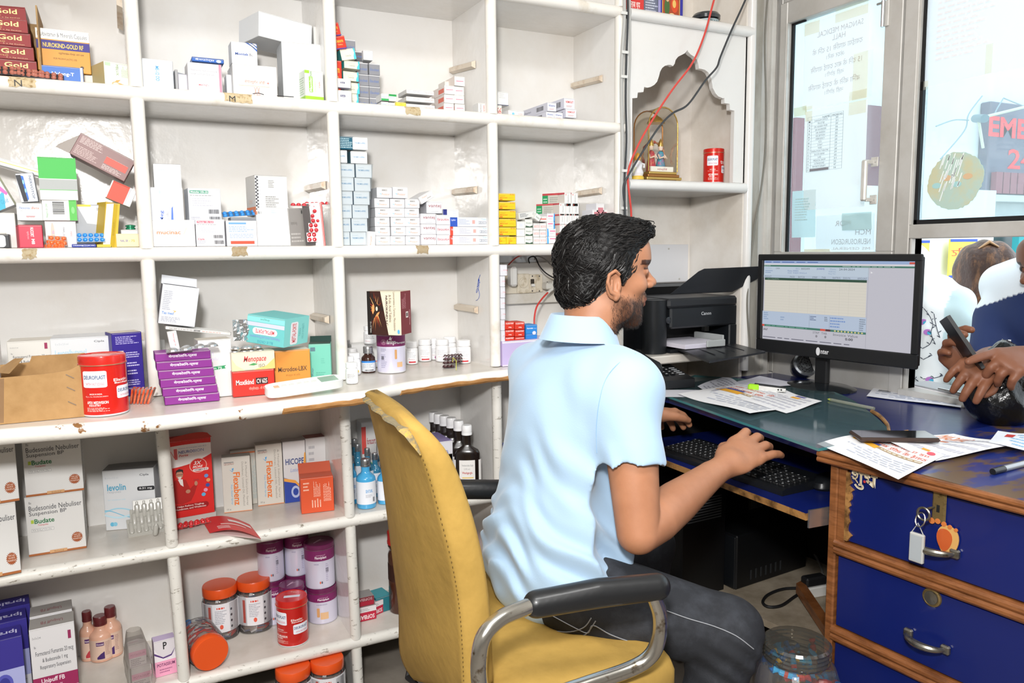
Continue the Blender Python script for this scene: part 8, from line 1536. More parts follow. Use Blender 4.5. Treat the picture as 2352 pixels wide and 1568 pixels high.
# papers
def sheet(name,label,pts,z,col='f1f1f3',ops=None,amp=.004,th=.0004,seed=0,n=10,cat='paper',curl=None):
 """pts = 4 photo corners (front-left, front-right, back-right, back-left) on height z"""
 A_,B_,C_,D_=[PZ(x,y,z)for x,y in pts]
 def fn_(u,v):
  p=(A_*(1-u)+B_*u)*(1-v)+(D_*(1-u)+C_*u)*v;w_=amp*(math.sin(u*5+seed)*math.sin(v*4+seed*2)+1)*.5+.0006
  if curl:w_+=curl(u,v)
  return np.array([p[0],p[1],z+w_])
 mb=MB();mb.grid([[tuple(fn_(u,v))for v in np.linspace(0,1,n)]for u in np.linspace(0,1,n*2)],mat(col,.55,name='paper_'+col),flip=False);o=mb.build(name,label=label,cat=cat)
 if ops:
  t=MB();printing(t,ops,(0,0,0),(1,0,0),(0,0,1),(0,-1,0),1,1,off=0);pm_=MB()
  for f,mi_ in zip(t.f,t.m):
   vs=[];P_=[t.v[k]for k in f]
   if len(P_)==4 and max(p[0]for p in P_)-min(p[0]for p in P_)>.08:
    us=sorted(set(p[0]for p in P_));u0,u1=us[0],us[-1];v0,v1=min(p[2]for p in P_),max(p[2]for p in P_);K=8
    lf_=-P_[0][1];vs=[tuple(fn_(u0+(u1-u0)*i/K,v)+np.array([0,0,.0005+lf_]))for i in range(K+1)for v in(v0,v1)];pm_.add(vs,[(2*i,2*i+2,2*i+3,2*i+1)for i in range(K)],t.mats[mi_])
   else:pm_.add([tuple(fn_(p[0],p[2])+np.array([0,0,.0005-p[1]]))for p in P_],[tuple(range(len(P_)))],t.mats[mi_])
  pm_.build('printed_text',parent=o)
 return o
bill=[F(.30,.84,.95,.96,3,'c9c9d2'),('c',.12,.90,.05,.05,'e05a6a'),('r',.17,.93,.27,.98,'e8a83a'),T(.08,.74,.9,.84,'यह पर्ची अगली बार','e26a4a'),T(.05,.62,.95,.73,'दवाई के लिए साथ लायें ।','e26a4a'),('r',.05,.54,.60,.60,'b59a74'),F(.06,.55,.58,.59,1,'f1ece4'),('r',.60,.50,.92,.60,'f0b03a'),('r',.62,.60,.88,.66,'5a5f9a'),F(.05,.14,.95,.45,5,'d0d4e0')]
ZG=ZD+.0078
sheet('bill_sheet','white bill with red, orange and brown print lying on the green glass, curled front',((1722,957),(1557,907),(1700,886),(1876,925)),ZG,ops=[('t' if False else o_[0],)+o_[1:]for o_ in bill],amp=.010,seed=1)
sheet('bill_sheet','plain rear half of a bill lying behind the curled one, small coloured print',((1806,950),(1640,905),(1790,893),(1888,926)),ZG+.001,ops=[F(.1,.1,.8,.9,6,'ccccd6'),('r',.3,.9,.5,.97,'6a6aa8'),('r',.75,.3,.95,.36,'e27a4a')],amp=.006,seed=2)
sheet('bill_sheet','white bill with coloured print hanging over the front edge of the drawer unit',((2063,1106),(1876,1022),(2010,996),(2170,1050)),ZD+.002,ops=bill,amp=.008,seed=3,curl=lambda u,v:-.0*v)
sheet('bill_sheet','rear fold of the bill lying under the mobile phone, curling at its right end',((2150,1060),(2000,1010),(2190,1000),(2345,1028)),ZD+.003,ops=[F(.05,.1,.8,.9,5,'ccccd6'),T(.5,.7,.95,.9,'SANGAM','e2844a',i=1),('r',.55,.55,.95,.6,'e27a4a')],amp=.010,seed=4)
sheet('grey_notes','crumpled grey printed papers beside the desk phone',((1640,905),(1602,893),(1660,868),(1712,892)),ZG,col='d6d6de',ops=[F(.05,.1,.95,.9,8,'a4a4ae')],amp=.012,seed=5)
sheet('grey_notes','flat white papers lying under the desk phone',((1640,912),(1480,912),(1490,896),(1650,896)),ZG-.001,col='dcdce4',amp=.001,seed=5)
sheet('blank_sheet','blank lilac white sheet lying behind the stapler',((1700,893),(1680,880),(1745,864),(1846,884)),ZG+.0005,col='e2e2ee',amp=.002,seed=6)
sheet('invoice_sheet','printed medical shop invoice lying under the clipboard by the window',((2207,938),(1990,910),(2010,889),(2212,912)),ZD+.002,ops=[T(.55,.78,.95,.90,'SANGAM MEDICAL HALL','8a8f9c'),F(.05,.15,.95,.7,7,'b4bcd0'),('b',.78,.55,.92,.68)],amp=.003,seed=7,col='eceef6')
sheet('folded_slip','white slip with blue and red print at the right edge of the desk',((2352,1036),(2270,1018),(2292,992),(2400,1000)),ZD+.012,ops=[F(.1,.1,.6,.9,5,'9ac4e4'),('r',.55,.55,.75,.8,'c8403a')],amp=.004,seed=8,col='e6eaf2')
# clipboard, stapler, pens, phone
a,b=PZ(2078,876,ZD+.03),PZ(2216,906,ZD+.03);mb=MB();d_=b-a;L2=float(np.linalg.norm(d_));an_=math.atan2(d_[1],d_[0])
cb=rig('clipboard','grey metal clipboard standing on the window sill side of the desk','clipboard',(a[0],a[1],ZD+.024),an_)
mb.box(0,0,0,L2,.09,.004,mat('b9bcc0',.3,.4),c=.001);mb.build('board',parent=cb);mb=MB();mb.box(L2*.62,-.004,.004,L2*.98,.012,.010,M_STEEL,c=.002);mb.tube([(L2*.6,-.003,.008),(L2,-.003,.008)],.003,M_STEEL,seg=8);mb.build('clip',parent=cb)
mb=MB();mb.box(0,-.006,-.021,L2*.96,.085,-.0005,mat('e9e7ea',.6,name='paper_pad'));mb.build('paper_pad',parent=cb)
a,b=PZ(1718,900,ZG),PZ(1802,905,ZG);d_=b-a;st_=rig('stapler','small chrome stapler with a lime green grip on the glass','stapler',(a[0],a[1]-.004,ZG+.0005),math.atan2(d_[1],d_[0]));L3=float(np.linalg.norm(d_))
mb=MB();mb.box(.01,.001,0,L3*.93,.014,.004,M_STEEL,c=.001);mb.prism([(.02,0,.004),(L3,0,.006),(L3,0,.016),(.02,0,.022)],(0,.015,0),mat('dcdcd8',.25,.6),smooth=False);mb.build('body',parent=st_)
mb=MB();mb.box(-.004,-.002,.003,.030,.017,.024,mat('9fdc2a',.35),c=.004);mb.build('grip',parent=st_);mb=MB();mb.prism([(.015,.003,.0225),(L3,.003,.0175),(L3,.003,.020),(.015,.003,.027)],(0,.009,0),BLK2);mb.build('top_arm',parent=st_)
for u in(.80,.88):mb=MB();mb.lathe([(.0026,0),(0,.0006)],M_RUB,seg=10,ax=Matrix.Translation((L3*u,-.0002,.012))@Matrix.Rotation(R_(90),4,'X'));mb.build('rivet',parent=st_)
a,b=PZ(1900,916,ZG+.004),PZ(2008,938,ZG+.004);mb=MB();mb.tube([a,a+(b-a)*.08,a+(b-a)*.1,b],[.0008,.0035,.0042,.0042],glass('e6ead8',.1,.85,.25,.35,'e9ecdf','clear_pen'),seg=10);o=mb.build('ball_pen',label='clear plastic pen lying across the green glass',cat='pen');mb=MB();mb.tube([a,a+(b-a)*.07],[.0006,.0036],mat('c9d64a',.4),seg=8);mb.build('pen_tip',parent=o)
a,b=PZ(2280,1083,ZD+.006),PZ(2400,1052,ZD+.006);mb=MB();mb.tube([a,a+(b-a)*.18,b],[.0062,.0065,.006],BLK2,seg=12);o=mb.build('ball_pen',label='black and silver pen at the right end of the worn desk top',cat='pen');mb=MB();mb.tube([a+(b-a)*.2,a+(b-a)*.75],.0066,mat('9a9da0',.3,.6),seg=12);mb.build('metal_band',parent=o)
pA,pB,pC,pD_=[PZ(x,y,ZD+.018)[:2]for x,y in((1976,1010),(2188,1012),(2142,984),(1957,988))]
fx_=pB-pA;Lp=float(np.linalg.norm(fx_));dx_=float(np.linalg.norm(pD_-pA));mo=rig('mobile_phone','black smartphone in a brown case lying on the bills','phone',(pA[0],pA[1],ZD+.0125),math.atan2(fx_[1],fx_[0]))
mb=MB();mb.box(0,0,0,min(Lp,.17),.076,.010,mat('3a2a24',.4,name='phone_case'),c=.004);mb.build('case',parent=mo);Lq=min(Lp,.17)
mb=MB();mb.box(.004,.004,.0101,Lq-.004,.072,.0106,mat('0c0d10',.04,name='phone_glass',coat=1.0));mb.build('display',parent=mo)
# ====== soft bodies from distance fields
import openvdb as vdb
class Field:
 def __init__(s,lo,hi,h):
  s.lo=np.array(lo,np.float32);s.h=h;n=np.ceil((np.array(hi)-s.lo)/h).astype(int)+1
  s.ax=[s.lo[i]+h*np.arange(n[i],dtype=np.float32)for i in range(3)];s.d=np.full(n,0.2,np.float32)
 def sub(s,lo,hi,m):
  sl=[]
  for i in range(3):
   a=max(0,int((lo[i]-m-s.lo[i])/s.h));b=min(len(s.ax[i]),int((hi[i]+m-s.lo[i])/s.h)+2);sl.append(slice(a,max(a+1,b)))
  return tuple(sl),s.ax[0][sl[0]][:,None,None],s.ax[1][sl[1]][None,:,None],s.ax[2][sl[2]][None,None,:]
 def join(s,sl,v,k,cut=False):
  a=s.d[sl]
  if cut:v=-v;h=np.clip(.5-.5*(v-a)/max(k,1e-5),0,1)if k else 0;s.d[sl]=np.maximum(a,v)if not k else(-(np.minimum(-a,-v)-np.maximum(k-np.abs(a-v),0)**2/(4*k)));return
  s.d[sl]=np.minimum(a,v)-(np.maximum(k-np.abs(a-v),0)**2/(4*k)if k else 0)
 def cone(s,a,b,ra,rb,k=.01,cut=False):
  a=np.array(a,np.float32);b=np.array(b,np.float32);R=max(ra,rb);sl,X,Y,Z=s.sub(np.minimum(a,b)-R,np.maximum(a,b)+R,k*1.5+.01)
  d=b-a;t=np.clip(((X-a[0])*d[0]+(Y-a[1])*d[1]+(Z-a[2])*d[2])/(d@d+1e-9),0,1)
  v=np.sqrt((X-a[0]-t*d[0])**2+(Y-a[1]-t*d[1])**2+(Z-a[2]-t*d[2])**2)-(ra+(rb-ra)*t);s.join(sl,v,k,cut)
 def chain(s,pts,rs,k=.01):
  P=np.array(pts,np.float32);R=max(rs);sl,X,Y,Z=s.sub(P.min(0)-R,P.max(0)+R,k*1.5+.01);v=None
  for a,b,ra,rb in zip(P[:-1],P[1:],rs[:-1],rs[1:]):
   d=b-a;t=np.clip(((X-a[0])*d[0]+(Y-a[1])*d[1]+(Z-a[2])*d[2])/(d@d+1e-9),0,1);q=np.sqrt((X-a[0]-t*d[0])**2+(Y-a[1]-t*d[1])**2+(Z-a[2]-t*d[2])**2)-(ra+(rb-ra)*t);v=q if v is None else np.minimum(v,q)
  s.join(sl,v,k)
 def ell(s,c,r,M=None,k=.01,cut=False):
  """ellipsoid with radii r along the rows of M"""
  c=np.array(c,np.float32);M=np.eye(3)if M is None else np.array(M);R=max(r);sl,X,Y,Z=s.sub(c-R,c+R,k*1.5+.01)
  x,y,z=X-c[0],Y-c[1],Z-c[2];q=[(M[i][0]*x+M[i][1]*y+M[i][2]*z)for i in range(3)]
  k0=np.sqrt(sum((q[i]/r[i])**2 for i in range(3)));k1=np.sqrt(sum((q[i]/r[i]**2)**2 for i in range(3)))+1e-6;s.join(sl,k0*(k0-1)/k1,k,cut)
 def mesh(s,name,m,parent=None,disp=None,col=None,sm=2,**kw):
  d=s.d
  if disp is not None:d=d+disp(s.ax[0][:,None,None],s.ax[1][None,:,None],s.ax[2][None,None,:]).astype(np.float32)
  G=vdb.FloatGrid(background=.2);G.copyFromArray(np.ascontiguousarray(np.clip(d,-.15,.2)/s.h));p,q=G.convertToQuads(0.0)
  p=p*s.h+s.lo;v=p[q];n=np.cross(v[:,2]-v[:,0],v[:,3]-v[:,1]);vol=(v.mean(1)*n).sum()
  if vol<0:q=q[:,::-1]
  e=np.concatenate([q[:,[i,(i+1)%4]]for i in range(4)]).astype(np.int64);cn=np.bincount(e[:,0],minlength=len(p))+np.bincount(e[:,1],minlength=len(p))
  for it in range(sm):
   av=np.stack([np.bincount(e[:,0],p[e[:,1],i],len(p))+np.bincount(e[:,1],p[e[:,0],i],len(p))for i in range(3)],1)/np.maximum(cn,1)[:,None];p=p+(.6 if it%2==0 else-.35)*(av-p)
  me=bpy.data.meshes.new(name);me.vertices.add(len(p));me.vertices.foreach_set('co',p.ravel().astype(np.float32));me.loops.add(q.size);me.loops.foreach_set('vertex_index',np.ascontiguousarray(q).ravel().astype(np.int32))
  me.polygons.add(len(q));me.polygons.foreach_set('loop_start',np.arange(0,q.size,4,dtype=np.int32));me.polygons.foreach_set('use_smooth',np.ones(len(q),bool));me.update(calc_edges=True);me.validate()
  if col is not None:
   a=me.color_attributes.new('tint','FLOAT_COLOR','POINT');c=np.ones((len(p),4),np.float32);c[:,:3]=col(p);a.data.foreach_set('color',c.ravel())
  me.materials.append(m);o=bpy.data.objects.new(name,me);C.objects.link(o)
  if parent:o.parent=parent
  return tag(o,**kw)
def unit(v):v=np.array(v,float);return v/np.linalg.norm(v)
def basis(f,up=(0,0,1)):f=unit(f);l=unit(np.cross(up,f));return np.array([f,l,np.cross(f,l)])
# ------ office chair
YEL=mat('b18e45',.85,name='yellow_suede',bump=(40,.35,.004),noise_=(9,'9d7d38',.42,.72))
ch=empty('office_chair',(.75,1.33,0),0,'worn yellow suede office chair with black arm pads and chrome tube arms','chair')
CHI=Matrix.Translation((-.75,-1.33,0))
def cp(o):o.parent=ch;o.matrix_parent_inverse=CHI;return o
farE=[PY(x,y,Y)for x,y,Y in((838,903,1.56),(868,1030,1.56),(888,1180,1.56),(903,1300,1.56),(915,1400,1.56),(918,1500,1.555),(945,1560,1.54))]
nearE=[PY(x,y,Y)for x,y,Y in((932,985,1.17),(975,1060,1.155),(1010,1180,1.145),(1040,1300,1.14),(1056,1400,1.14),(1063,1500,1.14),(1066,1590,1.14))]
def resample(P,n):P=np.array(smooth_path(P,6));t=np.linspace(0,len(P)-1,n);i=np.minimum(t.astype(int),len(P)-2);return P[i]+(P[i+1]-P[i])*(t-i)[:,None]
FE,NE=resample(farE,30),resample(nearE,30);nu=26;Rr=[]
for u in np.linspace(0,1,nu):
 row=FE*(1-u)+NE*u;bul=.020*math.sin(math.pi*u)*np.sin(np.linspace(.2,3.1,30));row=row.copy();row[:,0]-=bul;Rr.append(row)
Rr=np.array(Rr)
tk=lambda j:.026+.028*math.sin(min(1,j/12)*math.pi/2)
rings=[]
for j in range(30):
 back=[Rr[i,j]for i in range(nu)];t=tk(j);f_=[back[nu-1-i]+np.array([t+.012*math.sin(math.pi*i/(nu-1)),.0,.006])for i in range(nu)]
 n0,n1=back[-1],f_[0];f0,f1=f_[-1],back[0]
 rd1=[n0+(n1-n0)*a+np.array([0,-.010*math.sin(math.pi*a),0])for a in(.12,.35,.65,.88)];rd2=[f0+(f1-f0)*a+np.array([0,.010*math.sin(math.pi*a),0])for a in(.12,.35,.65,.88)]
 rings.append(back+rd1+f_+rd2)
K=len(rings[0]);mb=MB();vs=[tuple(p)for r_ in rings for p in r_];fs=[(j*K+i,j*K+(i+1)%K,(j+1)*K+(i+1)%K,(j+1)*K+i)for j in range(29)for i in range(K)]
def cap(j,dz):
 c=np.mean(rings[j],axis=0)+np.array([0,0,dz]);b=len(vs);R2=[np.array(p)*.45+c*.55+np.array([0,0,dz*.3])for p in rings[j]];vs.extend(tuple(p)for p in R2);vs.append(tuple(c))
 for i in range(K):
  k2=(i+1)%K;a,b2=j*K+i,j*K+k2;fs.append((a,b2,b+k2,b+i)if j else(b2,a,b+i,b+k2));fs.append((b+i,b+k2,b+K))
cap(0,.006);cap(29,-.01);mb.add(vs,fs,YEL,True);bk=cp(mb.build('backrest',sharp=80));bk['label']='yellow suede backrest with stitched edge seam'
SEAM=mat('6a5426',.8);mb=MB()
for j in range(4,118):
 t=j/4.0;i=int(t);
 if i>=28:break
 if j%2:continue
 a=NE[i]+(NE[i+1]-NE[i])*(t-i);b=NE[i]+(NE[i+1]-NE[i])*(t-i+.14);mb.tube([a+np.array([-.001,-.0012,0]),b+np.array([-.001,-.0012,0])],.0009,SEAM,seg=4)
cp(mb.build('stitching',kind='stuff'))
mb=MB();P_=[Rr[i,0]*.75+Rr[i,1]*.25+np.array([-.0035,0,0])for i in range(2,nu)]+[NE[k]+np.array([-.002,-.003,0])for k in(1,2,3,4)]
mb.tube(P_,[.003]+[.0085+.0025*math.sin(k*.9)for k in range(len(P_)-3)]+[.006,.002],mat('857a60',.9,name='grimy_suede',bump=(120,.8,.003),noise_=(50,'b9974a',.5,.62)),seg=8,flat=.45);cp(mb.build('worn_edge',label='grey grimy worn top edge'))
mb=MB();q=PY(838,903,1.555);mb.tube([q+np.array([-.004,0,-.012]),q+np.array([.018,-.01,.002]),q+np.array([.03,-.01,0])],[.006,.009,.004],mat('2f2c2a',.8),seg=6,flat=.4);mb.tube([PY(932,1500,1.56),PY(944,1530,1.55),PY(938,1555,1.54),PY(960,1575,1.5)],[.006,.009,.008,.005],M_RUB,seg=8);cp(mb.build('torn_lining',label='dark lining showing at the torn corners'))
ZS=.475;sp4=[(.56,1.09),(.76,1.06),(.85,1.075),(.885,1.12),(.905,1.33),(.90,1.53),(.85,1.58),(.58,1.585),(.545,1.5),(.54,1.2)]
ps_=np.array([p[:2]for p in smooth_path([(x,y,0)for x,y in sp4+[sp4[0]]],5)])[:-1];cen=ps_.mean(0);mb=MB();prof_=((1.0,-.075),(1.03,-.055),(1.03,-.025),(1.0,-.008),(.93,0),(.75,.004),(.4,.004),(.05,.003))
P=[[(cen[0]+(x-cen[0])*s_,cen[1]+(y-cen[1])*s_,ZS+dz-.010*max(0,(x-.80)/.1))for s_,dz in prof_]for x,y in ps_];mb.grid(P,YEL,closeu=True);mb.add([p[0]for p in P],[tuple(range(len(P)))[::-1]],M_RUB);mb.add([p[-1]for p in P],[tuple(range(len(P)))],YEL);cp(mb.build('seat',sharp=80))
PAD=mat('1b1c1e',.38,name='black_vinyl',bump=(30,.2,.003),coat=.2);TUB=mat('c4c1ba',.22,.95,name='scuffed_chrome',bump=(60,.15,.001),noise_=(26,'7a6a55',.58,.66))
def arm(pts_pad,pts_tube):
 f=Field(np.min(pts_pad,0)-.06,np.max(pts_pad,0)+.06,.004);
 f.chain(pts_pad,[.0215]*3,0)
 f.cone(pts_pad[0]+np.array([0,0,-.004]),pts_pad[-1]+np.array([0,0,-.004]),.019,.019,.01);cp(f.mesh('arm_pad',PAD))
 mb=MB();mb.tube(smooth_path(pts_tube,8),.0135,TUB,seg=14);cp(mb.build('arm_tube'))
n1,n2=PY(1232,1385,1.085),PY(1510,1345,1.03)
arm([n1,(n1+n2)/2+np.array([0,0,.006]),n2],[n1,PY(1200,1398,1.08),PY(1150,1420,1.075),PY(1112,1460,1.07),PY(1100,1520,1.07),PY(1106,1590,1.07),PY(1135,1640,1.07),PY(1230,1610,1.065),PY(1350,1570,1.055),PY(1450,1535,1.045),PY(1495,1505,1.035),PY(1514,1460,1.03),PY(1515,1410,1.03),PY(1500,1365,1.03)])
m1,m2=PY(1040,1122,1.64),PY(1195,1122,1.60)
arm([m1,(m1+m2)/2,m2],[m2,m2+np.array([.06,0,-.02]),m2+np.array([.07,0,-.10]),m2+np.array([.02,0,-.19]),m1+np.array([-.02,0,-.19]),m1+np.array([-.04,0,-.10]),m1])
mb=MB();mb.lathe([(.03,0),(.03,.30),(.022,.30),(.022,.38)],BLK2,seg=20,c=(.78,1.34,.05));
mb.box(.68,1.20,.385,.90,1.48,.405,BLK);cp(mb.build('gas_column'))
for k in range(5):
 a=R_(20+72*k);mb=MB();e=(.78+.25*math.cos(a),1.34+.25*math.sin(a));mb.tube([(.78,1.34,.095),(.78+.13*math.cos(a),1.34+.13*math.sin(a),.088),(e[0],e[1],.062)],[.026,.022,.016],BLK2,seg=10);lg=cp(mb.build('leg'));mb=MB();mb.lathe([(.0,-.012),(.022,-.012),(.026,-.004),(.026,.004),(.022,.012),(0,.012)],M_RUB,seg=16,ax=Matrix.Translation((e[0],e[1],.027))@Matrix.Rotation(R_(90),4,'X'));o=mb.build('caster',parent=lg);o.parent=lg
# ------ the seated man
man=empty('person',(.85,1.38,0),0,'man in a light blue short-sleeved polo shirt and black jeans seated, typing at the keyboard','person')
MI=Matrix.Translation((-.85,-1.38,0))
def mpn(o):o.parent=man;o.matrix_parent_inverse=MI;return o
hf=unit([math.cos(R_(-17)),math.sin(R_(-17)),-.02]);H=basis(hf)
HS=1.0;hc=PY(1407,655,1.335)-H[1]*(-.073)
def hp(x,y,z):return hc+HS*(x*H[0]+y*H[1]+z*H[2])
E_=lambda c,r,k=.012,cut=False:f.ell(hp(*c),r,H,k,cut)
def head_field(nb):
 global f
 f=Field(hc-np.array([.17,.17,.30]),hc+np.array([.18,.17,.19]),.0026)
 E_((-.006,0,.048),(.092,.074,.084));E_((.030,0,.050),(.064,.066,.070));E_((.035,0,-.005),(.052,.060,.070),.02);E_((.050,0,-.056),(.036,.046,.036),.02);E_((.070,0,-.078),(.017,.022,.016),.018)
 E_((-.005,0,-.03),(.06,.058,.05),.02);E_((.083,0,.050),(.014,.042,.010),.014);E_((.070,.0,.072),(.030,.050,.040),.02)
 for s_ in(-1,1):
  E_((.064,s_*.040,.000),(.022,.022,.020),.014);E_((.097,s_*.031,.030),(.016,.017,.011),.012,True);E_((.0785,s_*.031,.029),(.0125,.0155,.0125),.002);E_((.020,s_*.056,-.052),(.030,.012,.026),.02)
  f.cone(hp(.090,s_*.016,.046),hp(.076,s_*.050,.046),.006,.004,.008)
  ec=(.002,s_*.073,.000);E_(ec,(.017,.007,.030),.004);E_((.003,s_*.080,.004),(.010,.006,.019),.003,True);f.chain([hp(.010,s_*.078,-.022),hp(-.006,s_*.084,-.014),hp(-.015,s_*.087,.006),hp(-.012,s_*.087,.022),hp(.002,s_*.084,.030),hp(.013,s_*.079,.022)],[.0048,.004,.0036,.0038,.004,.003],.003);f.chain([hp(.012,s_*.077,-.020),hp(.006,s_*.079,-.028)],[.005,.0055],.004);f.chain([hp(-.004,s_*.082,-.008),hp(-.005,s_*.083,.010)],[.003,.003],.003);f.cone(hp(.013,s_*.076,.0),hp(.013,s_*.077,-.008),.0035,.0035,.003)
 f.chain([hp(.086,0,.040),hp(.098,0,.022),hp(.1085,0,.006)],[.007,.008,.0095],.010);E_((.1085,0,.003),(.0125,.012,.010),.006)
 for s_ in(-1,1):E_((.100,s_*.013,-.001),(.011,.008,.008),.005);E_((.107,s_*.007,-.008),(.005,.003,.003),.001,True)
 E_((.080,0,-.026),(.018,.024,.014),.012);f.chain([hp(.084,-.022,-.037),hp(.093,-.008,-.032),hp(.093,.008,-.032),hp(.084,.022,-.037)],[.003,.0052,.0052,.003],.003);f.chain([hp(.084,-.021,-.040),hp(.089,-.008,-.043),hp(.089,.008,-.043),hp(.084,.021,-.040)],[.003,.0062,.0062,.003],.003)
 f.chain([hp(.082,-.02,-.039),hp(.096,0,-.038),hp(.082,.02,-.039)],[.0016]*3,0)
 f.cone(hp(-.018,0,-.035),nb,.048,.058,.03);f.cone(hp(-.034,0,.0),hp(-.028,0,-.09),.042,.046,.03)
nb=np.array([.885,1.388,1.0]);head_field(nb)
def skin_tint(p):
 q=(p-hc)@H.T;c=np.ones((len(p),3));x,y,z=q[:,0],q[:,1],q[:,2]
 jaw=np.clip((-.020-z+np.clip(x-.02,0,.07)*-.15)/.014,0,1)*np.clip((x+.005)/.03,0,1)*np.clip((z+.13)/.02,0,1);mous=np.exp(-(((x-.098)/.02)**2+((z+.023)/.008)**2));lip=((z<-.029)&(z>-.050)&(x>.088)&(np.abs(y)<.023))
 chk=np.clip(1-(np.abs(z+.03)-.0)/.03,0,1)*0
 bd=np.clip(jaw*.86+mous*.7+chk,0,.88)[:,None];nz=np.array([noise.noise(Vector(v*140))for v in q])[:,None];bd=np.clip(bd*(1+.35*nz),0,.88)
 c=c*(1-bd)+np.array([.10,.075,.06])*bd;c[lip]=(.74,.50,.48)
 br=(np.abs(z-.0475)<.0055)&(np.abs(y)>.012)&(np.abs(y)<.056)&(x>.06);c[br]=(.10,.07,.06)
 ey=(np.abs(z-.029)<.0045)&(np.abs(np.abs(y)-.031)<.0135)&(x>.076);c[ey]=(1.4,1.5,1.7);ir=ey&(np.abs(np.abs(y)-.033)<.006);c[ir]=(.05,.03,.02)
 ln=(np.abs(z-.0345)<.0016)&(np.abs(np.abs(y)-.031)<.0165)&(x>.07);c[ln]=(.15,.1,.08)
 return c
SKIN=mat('b07b5c',.5,name='brown_skin',bump=(220,.12,.001),attr='tint',sss=.12,noise_=(12,'a06c4e',.4,.75))
head=f.mesh('head_tmp',SKIN,col=skin_tint)
# arms with hands -----------------
def arm_body(sh,el,wr,hand,side,fingers,thumb,nm,h=.003):
 """hand = (palm centre, palm direction, palm normal pointing out of the back of the hand)"""
 pc_,pd,pn=[np.array(v,float)for v in hand];pd=unit(pd);pn=unit(pn-pd*(pn@pd));ps2=np.cross(pn,pd)*side
 allp=[sh,el,wr,pc_+pd*.13,pc_-pd*.05+ps2*.07,pc_-ps2*.07];g=Field(np.min(allp,0)-.09,np.max(allp,0)+.09,h)
 g.chain([sh,sh+(el-sh)*.5,el,el+(wr-el)*.22,el+(wr-el)*.5,el+(wr-el)*.75,wr],[.052,.050,.042,.0475,.044,.037,.031],.0)
 B=np.array([pd,ps2,pn]);P0=lambda a,b,c:pc_+a*pd+b*ps2+c*pn
 g.cone(wr,P0(-.045,0,.0),.030,.026,.004);g.ell(P0(-.02,0,0),(.053,.043,.0195),B,.02);g.ell(P0(.020,.002,0),(.039,.048,.0172),B,.014)
 g.ell(P0(-.026,.024,-.008),(.030,.016,.016),B,.012)
 for i,(ln_,bend,spr)in enumerate(fingers):
  yb=.0345-.0230*i;a0=P0(.036-.003*abs(i-1),yb,.002);d=unit(pd*math.cos(bend[0])-pn*math.sin(bend[0])+ps2*spr);L1_=ln_*.48;p1=a0+d*L1_;an=bend[0]+bend[1];d2_=unit(pd*math.cos(an)-pn*math.sin(an)+ps2*spr);p2=p1+d2_*ln_*.30;an+=bend[2];d3=unit(pd*math.cos(an)-pn*math.sin(an)+ps2*spr*.6);p3=p2+d3*ln_*.22
  r0=(.0102,.0107,.0102,.0092)[i];g.chain([a0-pd*.012,a0,p1,p2,p3],[r0*1.0,r0*1.15,r0*1.08,r0*.98,r0*.84],.006);g.ell(a0+pn*.003,(.009,.009,.008),B,.006)
 t0,t1,t2,t3=[P0(*v)for v in thumb];g.chain([t0,t1,t2,t3],[.015,.0125,.011,.009],.008)
 return g
nsh=np.array([.875,1.235,.945]);nel=PY(1466,1222,1.175);nwr=PY(1632,1092,1.285)
hcn=PY(1700,1052,1.315);hd=PY(1775,1010,1.345)-hcn
g=arm_body(nsh,nel,nwr,(hcn+np.array([0,-.005,.010]),hd+np.array([0,0,.01]),(-.62,-.72,.85)),1,[(.084,(.05,.60,.45),.14),(.092,(.0,.60,.45),.04),(.087,(.0,.58,.42),-.08),(.072,(-.05,.35,.3),-.26)],[(-.03,.030,-.008),(.005,.048,-.022),(.030,.052,-.034),(.050,.048,-.042)],'a')
nails=lambda p:np.ones((len(p),3))
arm1=g.mesh('arm_tmp',SKIN,col=nails)
fsh=np.array([.86,1.565,.94]);fel=np.array([.93,1.70,.70]);fwr=np.array([1.19,1.715,.735]);fh=PY(1528,952,1.745)
g=arm_body(fsh,fel,fwr,(fh+np.array([-.035,-.012,.006]),np.array([.85,.25,-.12]),(-.1,.25,1.0)),-1,[(.070,(.30,.45,.35),.10),(.078,(.30,.45,.3),.02),(.072,(.35,.5,.3),-.06),(.058,(.4,.5,.3),-.16)],[(-.02,.032,-.006),(.012,.050,-.012),(.036,.058,-.018),(.056,.060,-.024)],'b',h=.0034)
arm2=g.mesh('arm_tmp',SKIN,col=nails)
# join head and arms into one body
def join(objs,name,**kw):
 vs,fs,cs,b=[],[],[],0
 for o in objs:
  me=o.data;n=len(me.vertices);co=np.empty(n*3,np.float32);me.vertices.foreach_get('co',co);vs.append(co.reshape(-1,3));c=np.empty(n*4,np.float32);me.color_attributes['tint'].data.foreach_get('color',c);cs.append(c);q=np.empty(len(me.loops),np.int32);me.loops.foreach_get('vertex_index',q);fs.append(q+b);b+=n
 p=np.concatenate(vs);q=np.concatenate(fs);me=bpy.data.meshes.new(name);me.vertices.add(len(p));me.vertices.foreach_set('co',p.ravel());me.loops.add(len(q));me.loops.foreach_set('vertex_index',q);nf=len(q)//4;me.polygons.add(nf);me.polygons.foreach_set('loop_start',np.arange(0,len(q),4,dtype=np.int32));me.polygons.foreach_set('use_smooth',np.ones(nf,bool));me.update(calc_edges=True)
 a=me.color_attributes.new('tint','FLOAT_COLOR','POINT');a.data.foreach_set('color',np.concatenate(cs));me.materials.append(objs[0].data.materials[0])
 for o in objs:bpy.data.objects.remove(o)
 o=bpy.data.objects.new(name,me);C.objects.link(o);return tag(o,**kw)
mbody=mpn(join([head,arm1,arm2],'body'))
